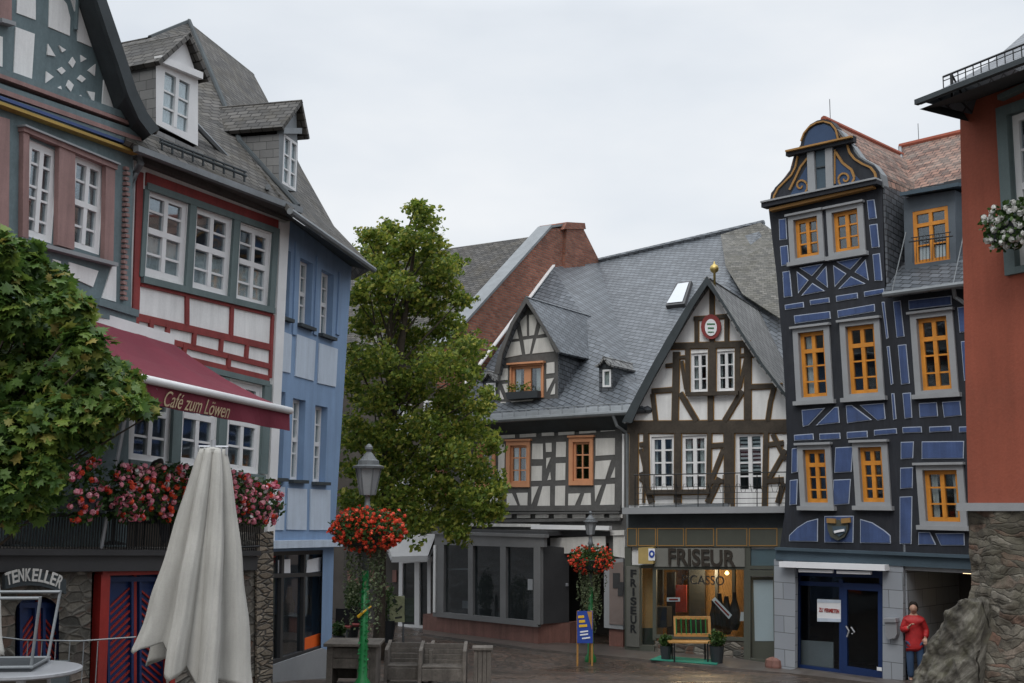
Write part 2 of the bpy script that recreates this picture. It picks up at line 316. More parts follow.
M = dict(
 white=paint('white_paint', (.70, .70, .70), .5, .08, 2, .05),
 plaster=paint('white_plaster', (.80, .80, .79), .9, .10, 1.0, .25, 40, dirt=.12),
 plaster_warm=paint('cream_plaster', (.66, .645, .61), .9, .12, 1.2, .25, 40, dirt=.14),
 red_tim=paint('red_timber', (.27, .045, .042), .7, .25, 2, .3, 30, dirt=.15),
 grn_grey=paint('green_grey_paint', (.13, .175, .175), .65, .15, 2, .15, 50, dirt=.12),
 teal=paint('teal_grey_timber', (.15, .205, .22), .7, .2, 2, .35, 25, dirt=.15),
 pink=paint('dusty_pink_paint', (.33, .20, .185), .7, .18, 2, .15, dirt=.2),
 soffit=paint('dark_soffit', (.045, .055, .06), .8, .25, 2, .2),
 blue_w=paint('blue_render', (.22, .325, .49), .85, .08, 1.5, .2, 40, dirt=.10),
 blue_p=paint('pale_blue_render', (.54, .615, .71), .85, .08, 1.5, .2, 40, dirt=.12),
 dgrey=paint('dark_grey_timber', (.10, .098, .095), .8, .25, 3, .35, 25),
 dbrown=paint('dark_brown_timber', (.060, .048, .036), .8, .35, 3, .4, 22),
 ochre=paint('ochre_line', (.30, .17, .055), .8, .2),
 black=paint('blue_black_timber', (.020, .023, .031), .75, .4, 2, .5, 25, streak=True, dirt=.15),
 inblue=paint('ultramarine_infill', (.062, .102, .235), .85, .22, 2.5, .25, 40, dirt=.25),
 line=paint('pale_line_paint', (.42, .47, .56), .85, .1),
 orange=paint('orange_window_paint', (.68, .27, .035), .5, .22, 3, .1, dirt=.12),
 salmon=paint('salmon_window_paint', (.58, .27, .14), .55, .12, 3, .1),
 stonegrey=paint('grey_stone_surround', (.28, .29, .30), .8, .1, 2, .15),
 bandgrey=paint('slate_blue_cornice', (.055, .085, .11), .7, .2),
 zinc=paint('zinc_metal', (.20, .215, .225), .5, .2, 3, .05, metal=.35),
 lampgrey=paint('weathered_lamp_grey', (.13, .14, .148), .5, .2, 4, .1),
 iron=paint('black_iron', (.015, .016, .017), .5, .2),
 gold=paint('gilt_metal', (.50, .38, .14), .45, .1, metal=.8),
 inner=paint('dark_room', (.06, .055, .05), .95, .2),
 curtain=paint('net_curtain', (.78, .78, .76), .95, .12, 8, .1),
 terra=paint('terracotta_render', (.29, .078, .046), .9, .14, .9, .35, 30, dirt=.10),
 glass=glassmat('window_glass'),
 shopglass=glassmat('shop_glass', (.6, .66, .68), .03),
 slate=tiles('dark_slate', (.07, .080, .092), (.125, .140, .158), (.02, .022, .025), .26, .15, .35, .48),
 slate_old=tiles('weathered_slate', (.036, .035, .034), (.105, .099, .092), (.012, .011, .010), .22, .14, .0, .85, 1.0, (.065, .054, .034), .6, .04, mortar=.012),
 slate_lite=tiles('light_slate', (.13, .13, .128), (.21, .21, .205), (.03, .03, .03), .30, .19, .35, .6, 1.0, None, 0, .03, mortar=.016),
 slate_patch=tiles('patched_old_slate', (.075, .073, .066), (.165, .158, .14), (.05, .048, .042), .16, .10, .15, .75, 1.0, (.075, .068, .045), .6, .10, mortar=.004),
 dormer_grey=paint('blue_grey_board', (.095, .115, .135), .7, .15, 3, .15),
 slate_cheek=tiles('slate_cheek', (.13, .13, .13), (.20, .20, .195), (.04, .04, .04), .26, .15, .0, .6, .5, None, 0, .03, mortar=.004),
 stripe_b=paint('faded_blue_stripe', (.05, .085, .22), .7, .2), stripe_y=paint('faded_yellow_stripe', (.42, .28, .07), .7, .2),
 slate_v=tiles('slate_cladding', (.045, .052, .06), (.085, .093, .105), (.012, .013, .015), .22, .13, .1, .45, .5),
 clay=tiles('clay_tiles', (.085, .047, .036), (.265, .145, .105), (.03, .02, .018), .20, .17, 0, .85, 1.0, (.25, .24, .21), .5, .02, .2),
 brick=tiles('red_brick', (.20, .060, .035), (.34, .13, .08), (.16, .13, .11), .25, .08, 0, .9, .5, (.07, .05, .04), .5, .01, .3, False, .012),
 greytile=tiles('grey_ashlar', (.25, .27, .30), (.29, .31, .335), (.11, .12, .13), .62, .36, 0, .6, .3, None, 0, 0, .08, False, .008),
 rubble=rubble('rubble_stone', [(.04, .038, .032), (.15, .135, .11), (.075, .065, .05), (.26, .245, .21), (.11, .065, .045), (.06, .06, .055), (.18, .165, .14)], (.085, .078, .066), (4.4, 10), .9, .6),
 rubble2=rubble('thin_slate_rubble', [(.09, .075, .055), (.24, .2, .15), (.13, .1, .07), (.30, .25, .19)], (.05, .045, .04), (4, 14)),
 rock=rubble('weathered_rubble', [(.085, .075, .062), (.17, .155, .13), (.12, .105, .08), (.21, .195, .165), (.13, .065, .045), (.15, .145, .12)], (.075, .07, .058), (5.5, 12), .9, .8, .7),
 pinkstone=paint('pink_sandstone', (.26, .125, .10), .6, .2, 2, .3, 20, dirt=.3),
 maroon=paint('maroon_canvas', (.15, .022, .038), .9, .12, 2, .1, 80),
 canvas=paint('beige_canvas', (.42, .41, .38), .95, .12, 1.5, .15, 90, dirt=.16),
 whitecloth=paint('white_canvas', (.38, .38, .38), .9, .1),
 wood=paint('weathered_wood', (.17, .15, .13), .8, .35, 5, .5, 30, dirt=.3),
 yellowwood=paint('varnished_yellow_wood', (.42, .22, .065), .55, .25, 6, .2),
 green=paint('green_paint', (.01, .17, .045), .4, .15),
 dkgreen=paint('olive_grey_paint', (.07, .075, .06), .6, .15),
 bluedoor=paint('blue_door_paint', (.011, .030, .105), .45, .15),
 redpaint=paint('bright_red_paint', (.36, .028, .022), .5, .2, 3, .1, dirt=.2),
 shopdark=paint('anthracite_paint', (.045, .045, .047), .55, .2),
 shopgrey=paint('grey_shop_paint', (.165, .165, .165), .55, .15),
 bark=paint('bark', (.075, .06, .045), .95, .4, 6, 1.0, 18),
 alu=paint('brushed_aluminium', (.36, .37, .39), .35, .1, metal=.4),
 yellow=paint('yellow_paint', (.75, .45, .03), .5, .1), blueink=paint('blue_paint', (.02, .06, .32), .5, .1),
 paper=paint('white_paper', (.75, .76, .78), .6, .05), warm=paint('warm_interior', (.50, .30, .13), .8, .2),
 pot=paint('dark_pot', (.03, .035, .04), .5, .2), mat_g=paint('green_mat', (.02, .20, .14), .95, .2),
 orangep=paint('orange_poster', (.80, .13, .02), .5, .1),
 leafA=leafmat('linden_leaves', [(0, (.06, .11, .018)), (.45, (.15, .215, .032)), (.8, (.26, .30, .045)), (1, (.42, .38, .08))], .5),
 leafB=leafmat('maple_leaves', [(0, (.035, .08, .018)), (.5, (.09, .165, .032)), (.88, (.18, .25, .045)), (1, (.30, .22, .06))], .4),
 leafC=leafmat('geranium_leaves', [(0, (.02, .05, .012)), (1, (.07, .13, .03))]),
 red_fl=leafmat('red_petals', [(0, (.50, .03, .015)), (1, (.85, .12, .05))], .2),
 pink_fl=leafmat('pink_petals', [(0, (.55, .09, .16)), (.5, (.82, .28, .36)), (1, (.92, .58, .62))], .2),
 white_fl=leafmat('white_petals', [(0, (.5, .5, .48)), (1, (.8, .8, .76))], .2),
 trail=leafmat('grey_green_trailing_leaves', [(0, (.06, .09, .04)), (1, (.17, .2, .11))], .3),
)

M['strata'] = strata('bedded_rock'); M['masonry'] = masonry('field_stone_masonry')
# ------------------------------------------------------------ windows
def wavy(mb, F, q, s0, s1, t0, t1, off, amp=.03, n=18):
    def f(a, b, o):
        u = (q[0][0] * (1 - a) + q[1][0] * a) * (1 - b) + (q[3][0] * (1 - a) + q[2][0] * a) * b
        v = (q[0][1] * (1 - a) + q[1][1] * a) * (1 - b) + (q[3][1] * (1 - a) + q[2][1] * a) * b
        return F.P(u, v, o)
    for i in range(n):
        a0 = s0 + (s1 - s0) * i / n; a1 = s0 + (s1 - s0) * (i + 1) / n
        o0 = off + amp * math.sin(i * 1.9); o1 = off + amp * math.sin((i + 1) * 1.9)
        mb.face([f(a0, t0, o0), f(a1, t0, o1), f(a1, t1, o1), f(a0, t1, o0)])
def window(F, par, x0, x1, y0, y1, fm, rows=(.25, .5, .75), cols=(.5,), fw=.07, bw=.03, rd=.10, sur=None, surm=None, sill=None,
           thick_rows=(), thick_cols=(.5,), curtain=0, cur_side=False, hood=None, sk=None, ln=None, glass=None, hole=True, name='window', blind=False):
    q = F.quad(x0, x1, y0, y1, 0, sk, ln); W = abs(q[1][0] - q[0][0]); H = abs(q[3][1] - q[0][1])
    if hole: F.holes.append([F.P(u, v) for u, v in q])
    mb = MB(); a, c = fw / W, fw / H; o0, o1 = -rd - .03, -rd + .03
    F.qb(mb, q, 0, a, 0, 1, o0, o1); F.qb(mb, q, 1 - a, 1, 0, 1, o0, o1)
    F.qb(mb, q, a, 1 - a, 0, c, o0, o1); F.qb(mb, q, a, 1 - a, 1 - c, 1, o0, o1)
    for i, x in enumerate(cols):
        w = (bw * 2.4 if x in thick_cols else bw) / W / 2; F.qb(mb, q, x - w, x + w, c, 1 - c, o0 + .004, o1 - .006 + .012 * (x in thick_cols))
    for i, y in enumerate(rows):
        w = (bw * 2.6 if y in thick_rows else bw) / H / 2; F.qb(mb, q, a, 1 - a, y - w, y + w, o0 + .008, o1 - .012 + .022 * (y in thick_rows))
    o = mb.build(name, fm, par)
    g = MB(); F.qb(g, q, a * .5, 1 - a * .5, c * .5, 1 - c * .5, -rd - .012, -rd - .006); g.build('pane', glass or M['glass'], o)
    if hole:
        r = MB(); P3 = [F.P(u, v) for u, v in q]; R3 = [p - F.N * (rd + .10) for p in P3]
        for i in range(4): j = (i + 1) % 4; r.face([P3[i], P3[j], R3[j], R3[i]])
        r.build('reveal', surm or fm, o)
    if sur:
        s = MB(); sl, sr, st, sb = [k if k is not None else 0 for k in (sur if isinstance(sur, tuple) else (sur,) * 4)]
        A, B, T, D = sl / W, sr / W, st / H, sb / H
        F.qb(s, q, -A, 0, -D, 1 + T, -.02, .05); F.qb(s, q, 1, 1 + B, -D, 1 + T, -.02, .05)
        F.qb(s, q, 0, 1, 1, 1 + T, -.02, .048)
        if D: F.qb(s, q, 0, 1, -D, 0, -.02, .048)
        s.build('surround', surm, o)
    if sill:
        s = MB(); e = sill[0] / W; F.qb(s, q, -e, 1 + e, -(sill[1] + (sur[3] if isinstance(sur, tuple) else sur or 0)) / H, -(sur[3] if isinstance(sur, tuple) else sur or 0) / H, -.02, sill[2])
        s.build('sill', sill[3], o)
    if hood:
        s = MB(); e = hood[0] / W; st = (sur[2] if isinstance(sur, tuple) else sur or 0)
        F.qb(s, q, -e, 1 + e, 1 + st / H, 1 + (st + hood[1]) / H, -.02, hood[2]); s.build('hood', hood[3], o)
    if curtain:
        s = MB(); wavy(s, F, q, a, 1 - a, 0, curtain, -rd - .045, .012); s.build('curtain', M['curtain'], o)
    if cur_side:
        s = MB(); e1, e2 = RND.uniform(.2, .36), RND.uniform(.66, .8); wavy(s, F, q, a, e1, 0, 1, -rd - .07, .02, 8); wavy(s, F, q, e2, 1 - a, 0, 1, -rd - .07, .02, 8); s.build('curtain', M['curtain'], o)
    if blind:
        s = MB()
        for i in range(9): F.qb(s, q, a, 1 - a, .36 + i * .068, .36 + i * .068 + .036, -rd - .08, -rd - .05)
        s.build('blind', M['white'], o)
    return o, q
def wall(F, par, outer, m, depth=5.0, name='wall', holes=True, back=True, inner=True):
    mb = MB(); mb.poly([outer] + (F.holes if holes else []), F.N)
    k = len(outer)
    for i in range(k):
        j = (i + 1) % k; mb.face([outer[i], outer[j], outer[j] - F.N * depth, outer[i] - F.N * depth])
    if back: mb.poly([[p - F.N * depth for p in outer]])
    o = mb.build(name, m, par, recalc=False)
    if inner:
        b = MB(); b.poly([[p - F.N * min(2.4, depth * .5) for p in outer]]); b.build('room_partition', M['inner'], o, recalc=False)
    F.holes = []
    return o
def wallpx(F, par, pxs, m, zb=-.4, **kw):   # outline in the photo, last two points dropped to height zb
    pts = F.px(pxs); pts[-1].z = zb; pts[-2].z = zb
    return wall(F, par, pts, m, **kw)
def sweep(mb, prof, vec):                # roof skin from a profile
    for i in range(len(prof) - 1): mb.up([prof[i], prof[i + 1], prof[i + 1] + vec, prof[i] + vec])
def lettering(s, F, px, py, h, m, par, off=.05, wpx=None, shear=0, ext=.006, rot=0, name='lettering', align='CENTER', bold=0.0):
    cu = bpy.data.curves.new(name, 'FONT'); cu.body = s; cu.size = 1; cu.align_x = align; cu.align_y = 'CENTER'; cu.extrude = ext; cu.shear = shear; cu.offset = bold
    tmp = bpy.data.objects.new(name, cu); col.objects.link(tmp); bpy.context.view_layer.update()
    me = bpy.data.meshes.new_from_object(tmp.evaluated_get(bpy.context.evaluated_depsgraph_get())); me.name = name
    bpy.data.objects.remove(tmp)
    xs = [v.co.x for v in me.vertices]; ys = [v.co.y for v in me.vertices]
    if not xs: return
    x0, x1, y0, y1 = min(xs), max(xs), min(ys), max(ys)
    c = F.pt(px, py, off); sy = h / (y1 - y0); sx = sy
    if wpx: sx = (F.uv(px + wpx / 2, py, off)[0] - F.uv(px - wpx / 2, py, off)[0]) / (x1 - x0)
    for v in me.vertices:
        x = (v.co.x - (x0 + x1) / 2) * sx; y = (v.co.y - (y0 + y1) / 2) * sy
        xr = x * math.cos(rot) - y * math.sin(rot); yr = x * math.sin(rot) + y * math.cos(rot)
        v.co = c + F.U * xr + Z * yr + F.N * v.co.z
    me.materials.clear(); me.materials.append(m)
    o = bpy.data.objects.new(name, me); col.objects.link(o)
    if par: setp(o, par)
    return o
ZEN, EXPO = 2.9, 0.15
# ============================================================ grey gable house (far left)
FR = Fac(165, 16.5, 278, 19.08)
FG = Fac(0, 13.3, 133, 15.7)
h = empty('grey_gable_house', FG.P(1, gz(13.5)), 'blue-grey half-timbered gable house with pink window casings at the left edge', 'house')
window(FG, h, 25, 55, 144, 240, M['white'], rows=(.2, .42, .54, .78), thick_rows=(.48,), fw=.09, bw=.03, rd=.05)
window(FG, h, 71, 102, 160, 251, M['white'], rows=(.25, .50, .75), thick_rows=(.5,), fw=.08, bw=.03, rd=.05, cur_side=True)
window(FG, h, -30, 1, 122, 216, M['white'], rd=.05)
wallpx(FG, h, [(-170, -190), (-60, -330), (30, -140), (78, 0), (93, 45), (104, 78), (116, 112), (126, 132), (133, 150), (131, 312), (127, 560), (-170, 560)], M['teal'], zb=2.9, depth=7)
cs = MB()
for q_ in ([(19, 128), (25, 130), (24, 239), (18, 237)], [(55, 143), (71, 149), (70, 250), (53, 245)], [(102, 162), (111, 166), (109, 263), (100, 260)], [(-8, 116), (5, 120), (4, 232), (-8, 229)]): FG.panel(cs, q_, 0, .07)
FG.beam(cs, (18, 129), (112, 168), .07, .09)
FG.panel(cs, [(-5, -30), (7, -28), (7, 22), (-5, 19)], 0, .07)
cs.each('window_casing', M['pink'], h)
cs = MB(); FG.beam(cs, (17, 126), (113, 165), .025, .13); FG.beam(cs, (14, 240), (111, 265), .05, .12); FG.beam(cs, (-6, 21), (8, 25), .05, .12); cs.each('drip_board', M['stonegrey'], h)
pn = MB()
for p in ([(17, -12), (35, -5), (35, 20), (16, 13)], [(15, 27), (34, 34), (31, 81), (13, 74)], [(49, -8), (58, -6), (66, 4), (69.5, 18), (69, 36), (48, 27)],
          [(66, -12), (74, -6), (91, 47), (77, 41), (76.5, 20), (72, 4)], [(103, 80), (115, 115), (101, 110)], [(-8, 34), (1.8, 37), (1.5, 67), (-8, 64)],
          [(-8, 255), (5, 258), (5, 275), (-8, 270)], [(52, 259), (60, 261.5), (59, 272), (52, 266)], [(68, 262), (97.5, 271), (92, 287), (68, 276)], [(112, 263), (115.5, 264), (115, 302), (101, 298)],
          [(47, 44), (54.5, 56.5), (46.5, 55)], [(58, 45.5), (65, 50), (61, 52.5)], [(72, 57), (75, 62), (72, 68), (68, 63)], [(80, 55), (86, 59), (80.5, 62)],
          [(61, 67), (65, 71), (61, 74.5), (56.5, 70)], [(95, 64), (94, 76), (87, 70.5)], [(45.5, 71.5), (53, 77), (45, 83)], [(68, 80), (73, 85), (70, 92), (65.5, 86)],
          [(80, 75), (85, 79), (81, 82.5), (76.5, 79)], [(60, 86), (62, 94), (54, 90)], [(86, 91), (94, 92.5), (93, 104)], [(80, 95), (84, 103), (76, 99)]):
    FG.panel(pn, p, 0.0, .012)
pn.each('infill_panel', M['plaster'], h)
br = MB()
FG.beam(br, (76, -10), (74, 30), .03, .05)
for a, b in (((-10, 72), (135, 122)), ((-10, 88), (137, 137)), ((-10, 100), (137, 147))): FG.beam(br, a, b, .10, .12)
for a, b in (((-10, 262), (66, 282)),): FG.beam(br, a, b, .1, .05)
FG.beam(br, (92, 302), (131.5, 314), .10, .12); FG.beam(br, (90, 310), (131, 322), .16, .08)
br.each('moulding', M['teal'], h)
b2 = MB(); FG.beam(b2, (-10, 76.5), (133, 128), .05, .14); FG.beam(b2, (-10, 91.5), (133, 141), .06, .14); b2.build('moulding', M['pink'], h)
b2 = MB(); FG.beam(b2, (-10, 98.5), (132, 149), .04, .15); b2.build('moulding', M['stripe_b'], h)
b2 = MB(); FG.beam(b2, (-10, 103.5), (132, 154), .04, .14); b2.build('moulding', M['stripe_y'], h)
tw = MB()
for i in range(26):
    y = 168 + i * 5.2; FG.beam(tw, (122.5 + (180 - y) * .022, y), (126 + (180 - y) * .022, y + 1.2), .045, .05 + .02 * (i % 2))
tw.build('carved_post', M['pink'], h)
rf = MB(); prof = FG.px([(82, -60), (96, -25), (106, 0), (118, 35), (127, 62), (136, 90), (147, 113), (159, 129)], .38)
ap = FG.px([(-60, -480)], .38)[0]; prof = [ap] + prof
sweep(rf, prof, -FG.N * 8)
u0 = (ap - FG.O).dot(FG.U)
rf2 = []
for p in prof: rf2.append(p - FG.U * 2 * ((p - FG.O).dot(FG.U) - u0))
sweep(rf, rf2, -FG.N * 8)
rf.build('roof', M['slate_old'], h, solid=.10)
bb = MB()
inn = FG.px([(75, -60), (88, -25), (97, 0), (109, 37), (119, 66), (128, 94), (139, 119), (151, 135)], .39)
for i in range(len(inn) - 1): bb.prism([inn[i], inn[i + 1], prof[i + 2] + FG.N * .012, prof[i + 1] + FG.N * .012], -FG.N * .06)
in0 = FG.px([(52, -60), (67, -25), (77, 0), (92, 44), (103, 77), (115, 111), (127, 132), (140, 143)], .02)
for i in range(len(inn) - 1): bb.face([inn[i], inn[i + 1], in0[i + 1], in0[i]])
bb.build('barge_board', M['soffit'], h)
dp = MB(); dp.tube([FR.pt(139, 152, .3), FR.pt(141, 163, .3), FR.pt(136, 172, .12), FR.pt(131, 190, .1), FR.pt(125, 325, .1)], .05); dp.build('downpipe', M['zinc'], h)

# ============================================================ red timber house
h = empty('red_timber_house', FR.P(1, gz(17)), 'white half-timbered house with red beams and three wide white windows above the awning', 'house')
CU = dict(curtain=.46)
for x0, x1, y0, y1 in ((145, 186, 195, 278.5), (193, 230, 212, 292), (237, 269.5, 228, 304)):
    window(FR, h, x0, x1, y0, y1, M['white'], rows=(.25, .52, .76), thick_rows=(.52,), fw=.09, bw=.035, rd=.06, curtain=.47)
for x0, x1, y0, y1 in ((132.5, 171.5, 372, 461.5), (181, 216.5, 377, 465), (227, 259.5, 383, 471)):
    window(FR, h, x0, x1, y0, y1, M['white'], rows=(.27, .54, .77), thick_rows=(.54,), fw=.09, bw=.035, rd=.06, sk=-.05)
wallpx(FR, h, [(134, 160), (290, 221), (271, 545), (271, 545), (120, 545)], M['plaster'], zb=.6, depth=6)
t = MB(); RB = FR.beam
for a, b, w in (((139, 172), (134, 332), .13), ((145, 179), (277, 226), .20), ((140, 284), (272, 315), .07), ((134, 316.5), (270, 347.5), .11),
                ((134, 333), (269, 366.5), .09), ((134, 347), (268, 378.5), .09), ((186, 295), (186, 325), .08), ((231, 306), (230, 337), .08),
                ((167, 325), (165.5, 341), .08), ((193.5, 332), (192.5, 346), .08), ((220.5, 339), (219.5, 352), .08), ((246, 345), (245, 359), .08),
                ((271.5, 315), (269, 378), .06), ((183.5, 344), (182.5, 357), .08), ((228, 355), (227, 368), .08), ((150, 320), (149, 337), .08)): RB(t, a, b, w, .03)
t.build('timber_frame', M['red_tim'], h)
g = MB()
for x0, x1, ya, yb in ((141.5, 145, 190, 277), (187, 193, 205, 288), (230.5, 237, 220, 300), (270, 276, 233, 310)): RB(g, ((x0 + x1) / 2 + 1.5, ya), ((x0 + x1) / 2 - 3.5, yb), .02 + .022 * (x1 - x0), .05)
RB(g, (145, 186), (277, 232), .10, .055); RB(g, (140, 279.5), (272, 311), .10, .07)
for x, ya, yb in ((176, 370, 463), (221.5, 378, 468), (264.5, 384, 474)): RB(g, (x + 1.5, ya), (x - 3, yb), .20, .05)
RB(g, (133, 352), (267, 384), .09, .055); RB(g, (126, 463.5), (262, 479), .12, .07)
g.each('window_casing', M['grn_grey'], h)
c = MB(); c.prism(FR.px([(278, 222), (286.5, 224), (271.5, 545), (264, 545)], 0), FR.N * .06); c.build('corner_post', M['white'], h)
gt = MB(); gt.prism(FR.px([(133, 146), (298, 208), (298, 214), (133, 152)], .42), FR.N * .10)
gt.build('gutter', M['zinc'], h)
sf = MB(); sf.face([FR.pt(133, 154, .0), FR.pt(288, 220, .0), FR.pt(298, 213, .42), FR.pt(133, 151, .42)]); RB(sf, (137, 160), (287, 218), .12, .12); sf.build('eave_soffit', M['dgrey'], h, recalc=False)
# blue house plane and roofs
FB = Fac(285, 19.5, 345, 22.1)
G0 = FR.pt(126, 140, .45); Gm = FR.pt(238, 186, .45); G1 = FR.pt(298, 209, .45)
H = FB.pt(240, 143, -.9); A = FB.pt(189, 22, -4.2); B = FB.pt(253, 73, -4.2); K = FR.pt(120, 52, -3.6)
E = FB.pt(374, 268, .55); S1 = FB.pt(266, 97, -3.5); S2 = FB.pt(302, 169, -1.9); S3 = FB.pt(334, 226, -.6); BG = FB.pt(290, 208, .55)
rf = MB(); nn = (H - Gm).cross(G0 - Gm).normalized()
K2 = FR.pt(150, 38, -4.5)
for tri in ((G0, Gm, H), (G0, H, K), (K, H, A), (Gm, G1, H)): rf.up(tri, nn)
rf.up((K, A, K2), nn)
rf.up((K, K2, K2 - FR.N * 5, G0 - FR.N * 9)); rf.up((A, K2, A - FB.N * 6 - Z * 4)); rf.up((K2, A - FB.N * 6 - Z * 4, K2 - FR.N * 5))
rf.build('roof', M['slate_old'], h, solid=.08)
fl = MB(); fl.tube([FR.pt(195, 127, -.3) + Z * .05, H - Z * 1.0 + FB.N * .5, FR.pt(268, 187, .35)], .05, 6); fl.build('flashing', M['zinc'], h)
fl = MB(); fl.tube([A + Z * .03, H + Z * .03, G1 + Z * .05], .05, 6); fl.tube([K2, A, ], .06, 6); fl.build('hip_ridge', M['soffit'], h)
sg = MB(); sg.tube([FR.pt(160, 142, .35), FR.pt(246, 176, .35)], .025); sg.tube([FR.pt(160, 139, .35), FR.pt(246, 172, .35)], .018)
for i in range(9): x = 162 + i * 10.3; sg.tube([FR.pt(x, 149 + (x - 160) * .39, .35), FR.pt(x, 138 + (x - 160) * .39, .35)], .018)
sg.build('snow_guard', M['soffit'], h)
def dormer(par, F, x0, x1, yt, yb, off, apex, rk, depth, wx, roofm=M['slate_old'], cheek=M['slate_cheek'], facem=M['zinc']):
    d = MB()
    q = F.px([(x0, yb[0] if isinstance(yb, tuple) else yb), (x1, yb[1] if isinstance(yb, tuple) else yb), (x1, yt[1]), (x0, yt[0])], off)
    bk = -F.N * depth
    d.face([q[0], q[3], q[3] + bk, q[0] + bk]); d.face([q[1], q[2], q[2] + bk, q[1] + bk]); d.face([q[3], q[2], q[2] + bk, q[3] + bk])
    o = d.build('dormer', cheek, par, recalc=False)
    # front board with an opening
    FH = F.holes; F.holes = []
    F2 = Fac.__new__(Fac); F2.__dict__.update(F.__dict__); F2.O = F.O + F.N * off; F2.holes = []
    ap = F.pt(apex[0], apex[1], off)
    window(F2, o, *wx, M['white'], rows=(.33, .62), fw=.05, bw=.03, rd=.03, cur_side=False, curtain=.9)
    fr = MB(); fr.poly([[q[0], q[1], q[2], ap, q[3]]] + F2.holes); fr.build('front', facem, o, recalc=False); F.holes = FH
    r = MB(); ov = F.N * .22
    pl = F.pt(rk[0][0], rk[0][1], off); pr = F.pt(rk[1][0], rk[1][1], off)
    ov = F.N * .12; sweep(r, [pl + ov, ap + ov + Z * .06, pr + ov], bk - ov); r.build('dormer_roof', roofm, o, solid=.07)
    b = MB(); cl_, cr_ = q[3] + F.N * .10, q[2] + F.N * .10; b.prism([cl_, cr_, cr_ + Z * .11, cl_ + Z * .11], -F.N * .14); b.build('cornice', facem, o)
    if x0 == 156:
        b = MB(); b.prism(F.px([(153, 128), (203, 152), (208, 168), (150, 142)], off + .03), -F.N * .06); b.build('apron', cheek, o)
    return o
dormer(h, FR, 156, 198, (63, 80), (124, 146), -.05, (184, 37), ((152, 62), (205, 81)), 3.0, (161, 191, 74, 131), facem=M['white'])
# ============================================================ blue house
h = empty('blue_house', FB.P(1, gz(20)), 'bright blue rendered house with tall narrow white windows and a shop window below', 'house')
WB = dict(rows=(.33, .5, .76), cols=(.5,), fw=.06, bw=.03, rd=.16, thick_rows=(.5,), curtain=.95)
for w in ((280, 290, 249, 318), (299, 312, 260, 326), (320.5, 333, 271.5, 336), (274, 284, 391, 478), (291.5, 304.5, 399, 480), (314, 326.5, 406, 482)):
    window(FB, h, *w, M['white'], surm=M['blue_w'], sill=(.05, .06, .10, M['soffit']), **WB)
FB.holes.append(FB.px([(262, 552), (323, 550), (321, 648), (262, 668)]))
pts = FB.px([(284, 213), (352, 262), (334, 545), (331.5, 665), (258, 680), (266, 545)]); pts[3].z = pts[4].z = .1; wall(FB, h, pts, M['blue_w'], depth=7)
p = MB()
for q in ([(276, 329), (291, 335), (289.5, 373), (275, 370)], [(296, 334), (315, 341), (313, 381), (294.5, 376)], [(318.5, 343), (337, 349), (335, 387), (317, 383)],
          [(272, 486), (284, 487), (283, 530), (270, 530)], [(287, 488), (306, 489), (305.5, 530), (286, 529.5)], [(309.5, 489), (329.5, 490), (329, 530), (309, 530)]): FB.panel(p, q, 0, .02)
p.each('infill_panel', M['blue_p'], h)
g = MB()
for x in (295.5, 316.5, 339): FB.beam(g, (x + 1, 235 + (x - 285) * .7), (x - 2, 335), .16, .03)
g.each('pilaster', M['blue_w'], h)
f = MB(); FB.beam(f, (262, 544.5), (335, 543), .13, .16); f.build('fascia', M['blue_p'], h)
s = MB(); f0 = -.12
for a, b, w in (((279, 552), (277, 662), .10), ((301, 552), (299.5, 657), .07), ((321.5, 551), (320, 650), .08), ((262, 576), (322, 574), .07), ((262, 553), (323, 551.5), .09), ((262, 665), (321, 647), .10), ((264, 552), (264, 668), .08)): FB.beam(s, a, b, w, .08, f0)
s = s.build('shop_window', M['shopdark'], h)
g = MB(); g.face(FB.px([(262, 552), (323, 550), (321, 648), (262, 668)], f0 + .02)); g.build('pane', M['shopglass'], s)
k = MB()
for q in ([(278, 560), (290, 559), (290, 573), (278, 573)], [(307, 560), (321, 557), (320, 571), (306, 573)]): FB.panel(k, q, -.098, .008)
k.each('poster', M['paper'], s)
k = MB(); FB.panel(k, [(302, 639), (320, 633), (320, 645), (302, 651)], -.098, .008); k.build('poster', M['orangep'], s)
k = MB(); c = FB.pt(289, 612, -.55); k.lathe(c - Z * 1.05, [(.22, 0), (.26, .3), (.28, 1.0)], 14); k.build('display_plinth', M['soffit'], s)
k = MB(); k.lathe(c - Z * .05, [(.10, 0), (.11, .22), (.05, .35), (.04, .5)], 10); k.build('display_item', M['wood'], s)
k = MB(); c = FB.pt(311, 626, -.5); k.lathe(c, [(.03, 0), (.16, .25), (.17, .55), (.10, .8), (.02, .98)], 12); k.build('display_item', M['alu'], s)
k = MB(); FB.panel(k, [(262, 668), (321, 648), (333, 653), (333, 684), (258, 705)], 0, .03); k.build('plinth', M['stonegrey'], h)
rf = MB(); nb = (B - A).cross(BG - A).normalized()
for tri in ((A, B, H), (B, S1, H), (S1, S2, H), (S2, S3, H), (S3, E, BG), (S3, BG, H), (H, BG, G1)): rf.up(tri, nb)
bk = -FB.N * 7
for a, b, u_, v_ in ((S1, B, 0, -.3), (S2, S1, 0, 0), (S3, S2, .1, 0), (E, S3, .1, .1)): rf.up([a, b, b + Vector((-.8, 2.5, v_)), a + Vector((-.6, 1.6, u_))])
rf.up([B, A, A - FB.N * 6 - Z * 5, B - FB.N * 6 - Z * 5])
rf.build('roof', M['slate_old'], h, solid=.08)
gt = MB(); a, b = FB.pt(290, 211, .6), FB.pt(374, 270, .62); gt.tube([a, b], .06, 8)
gt.build('gutter', M['zinc'], h)
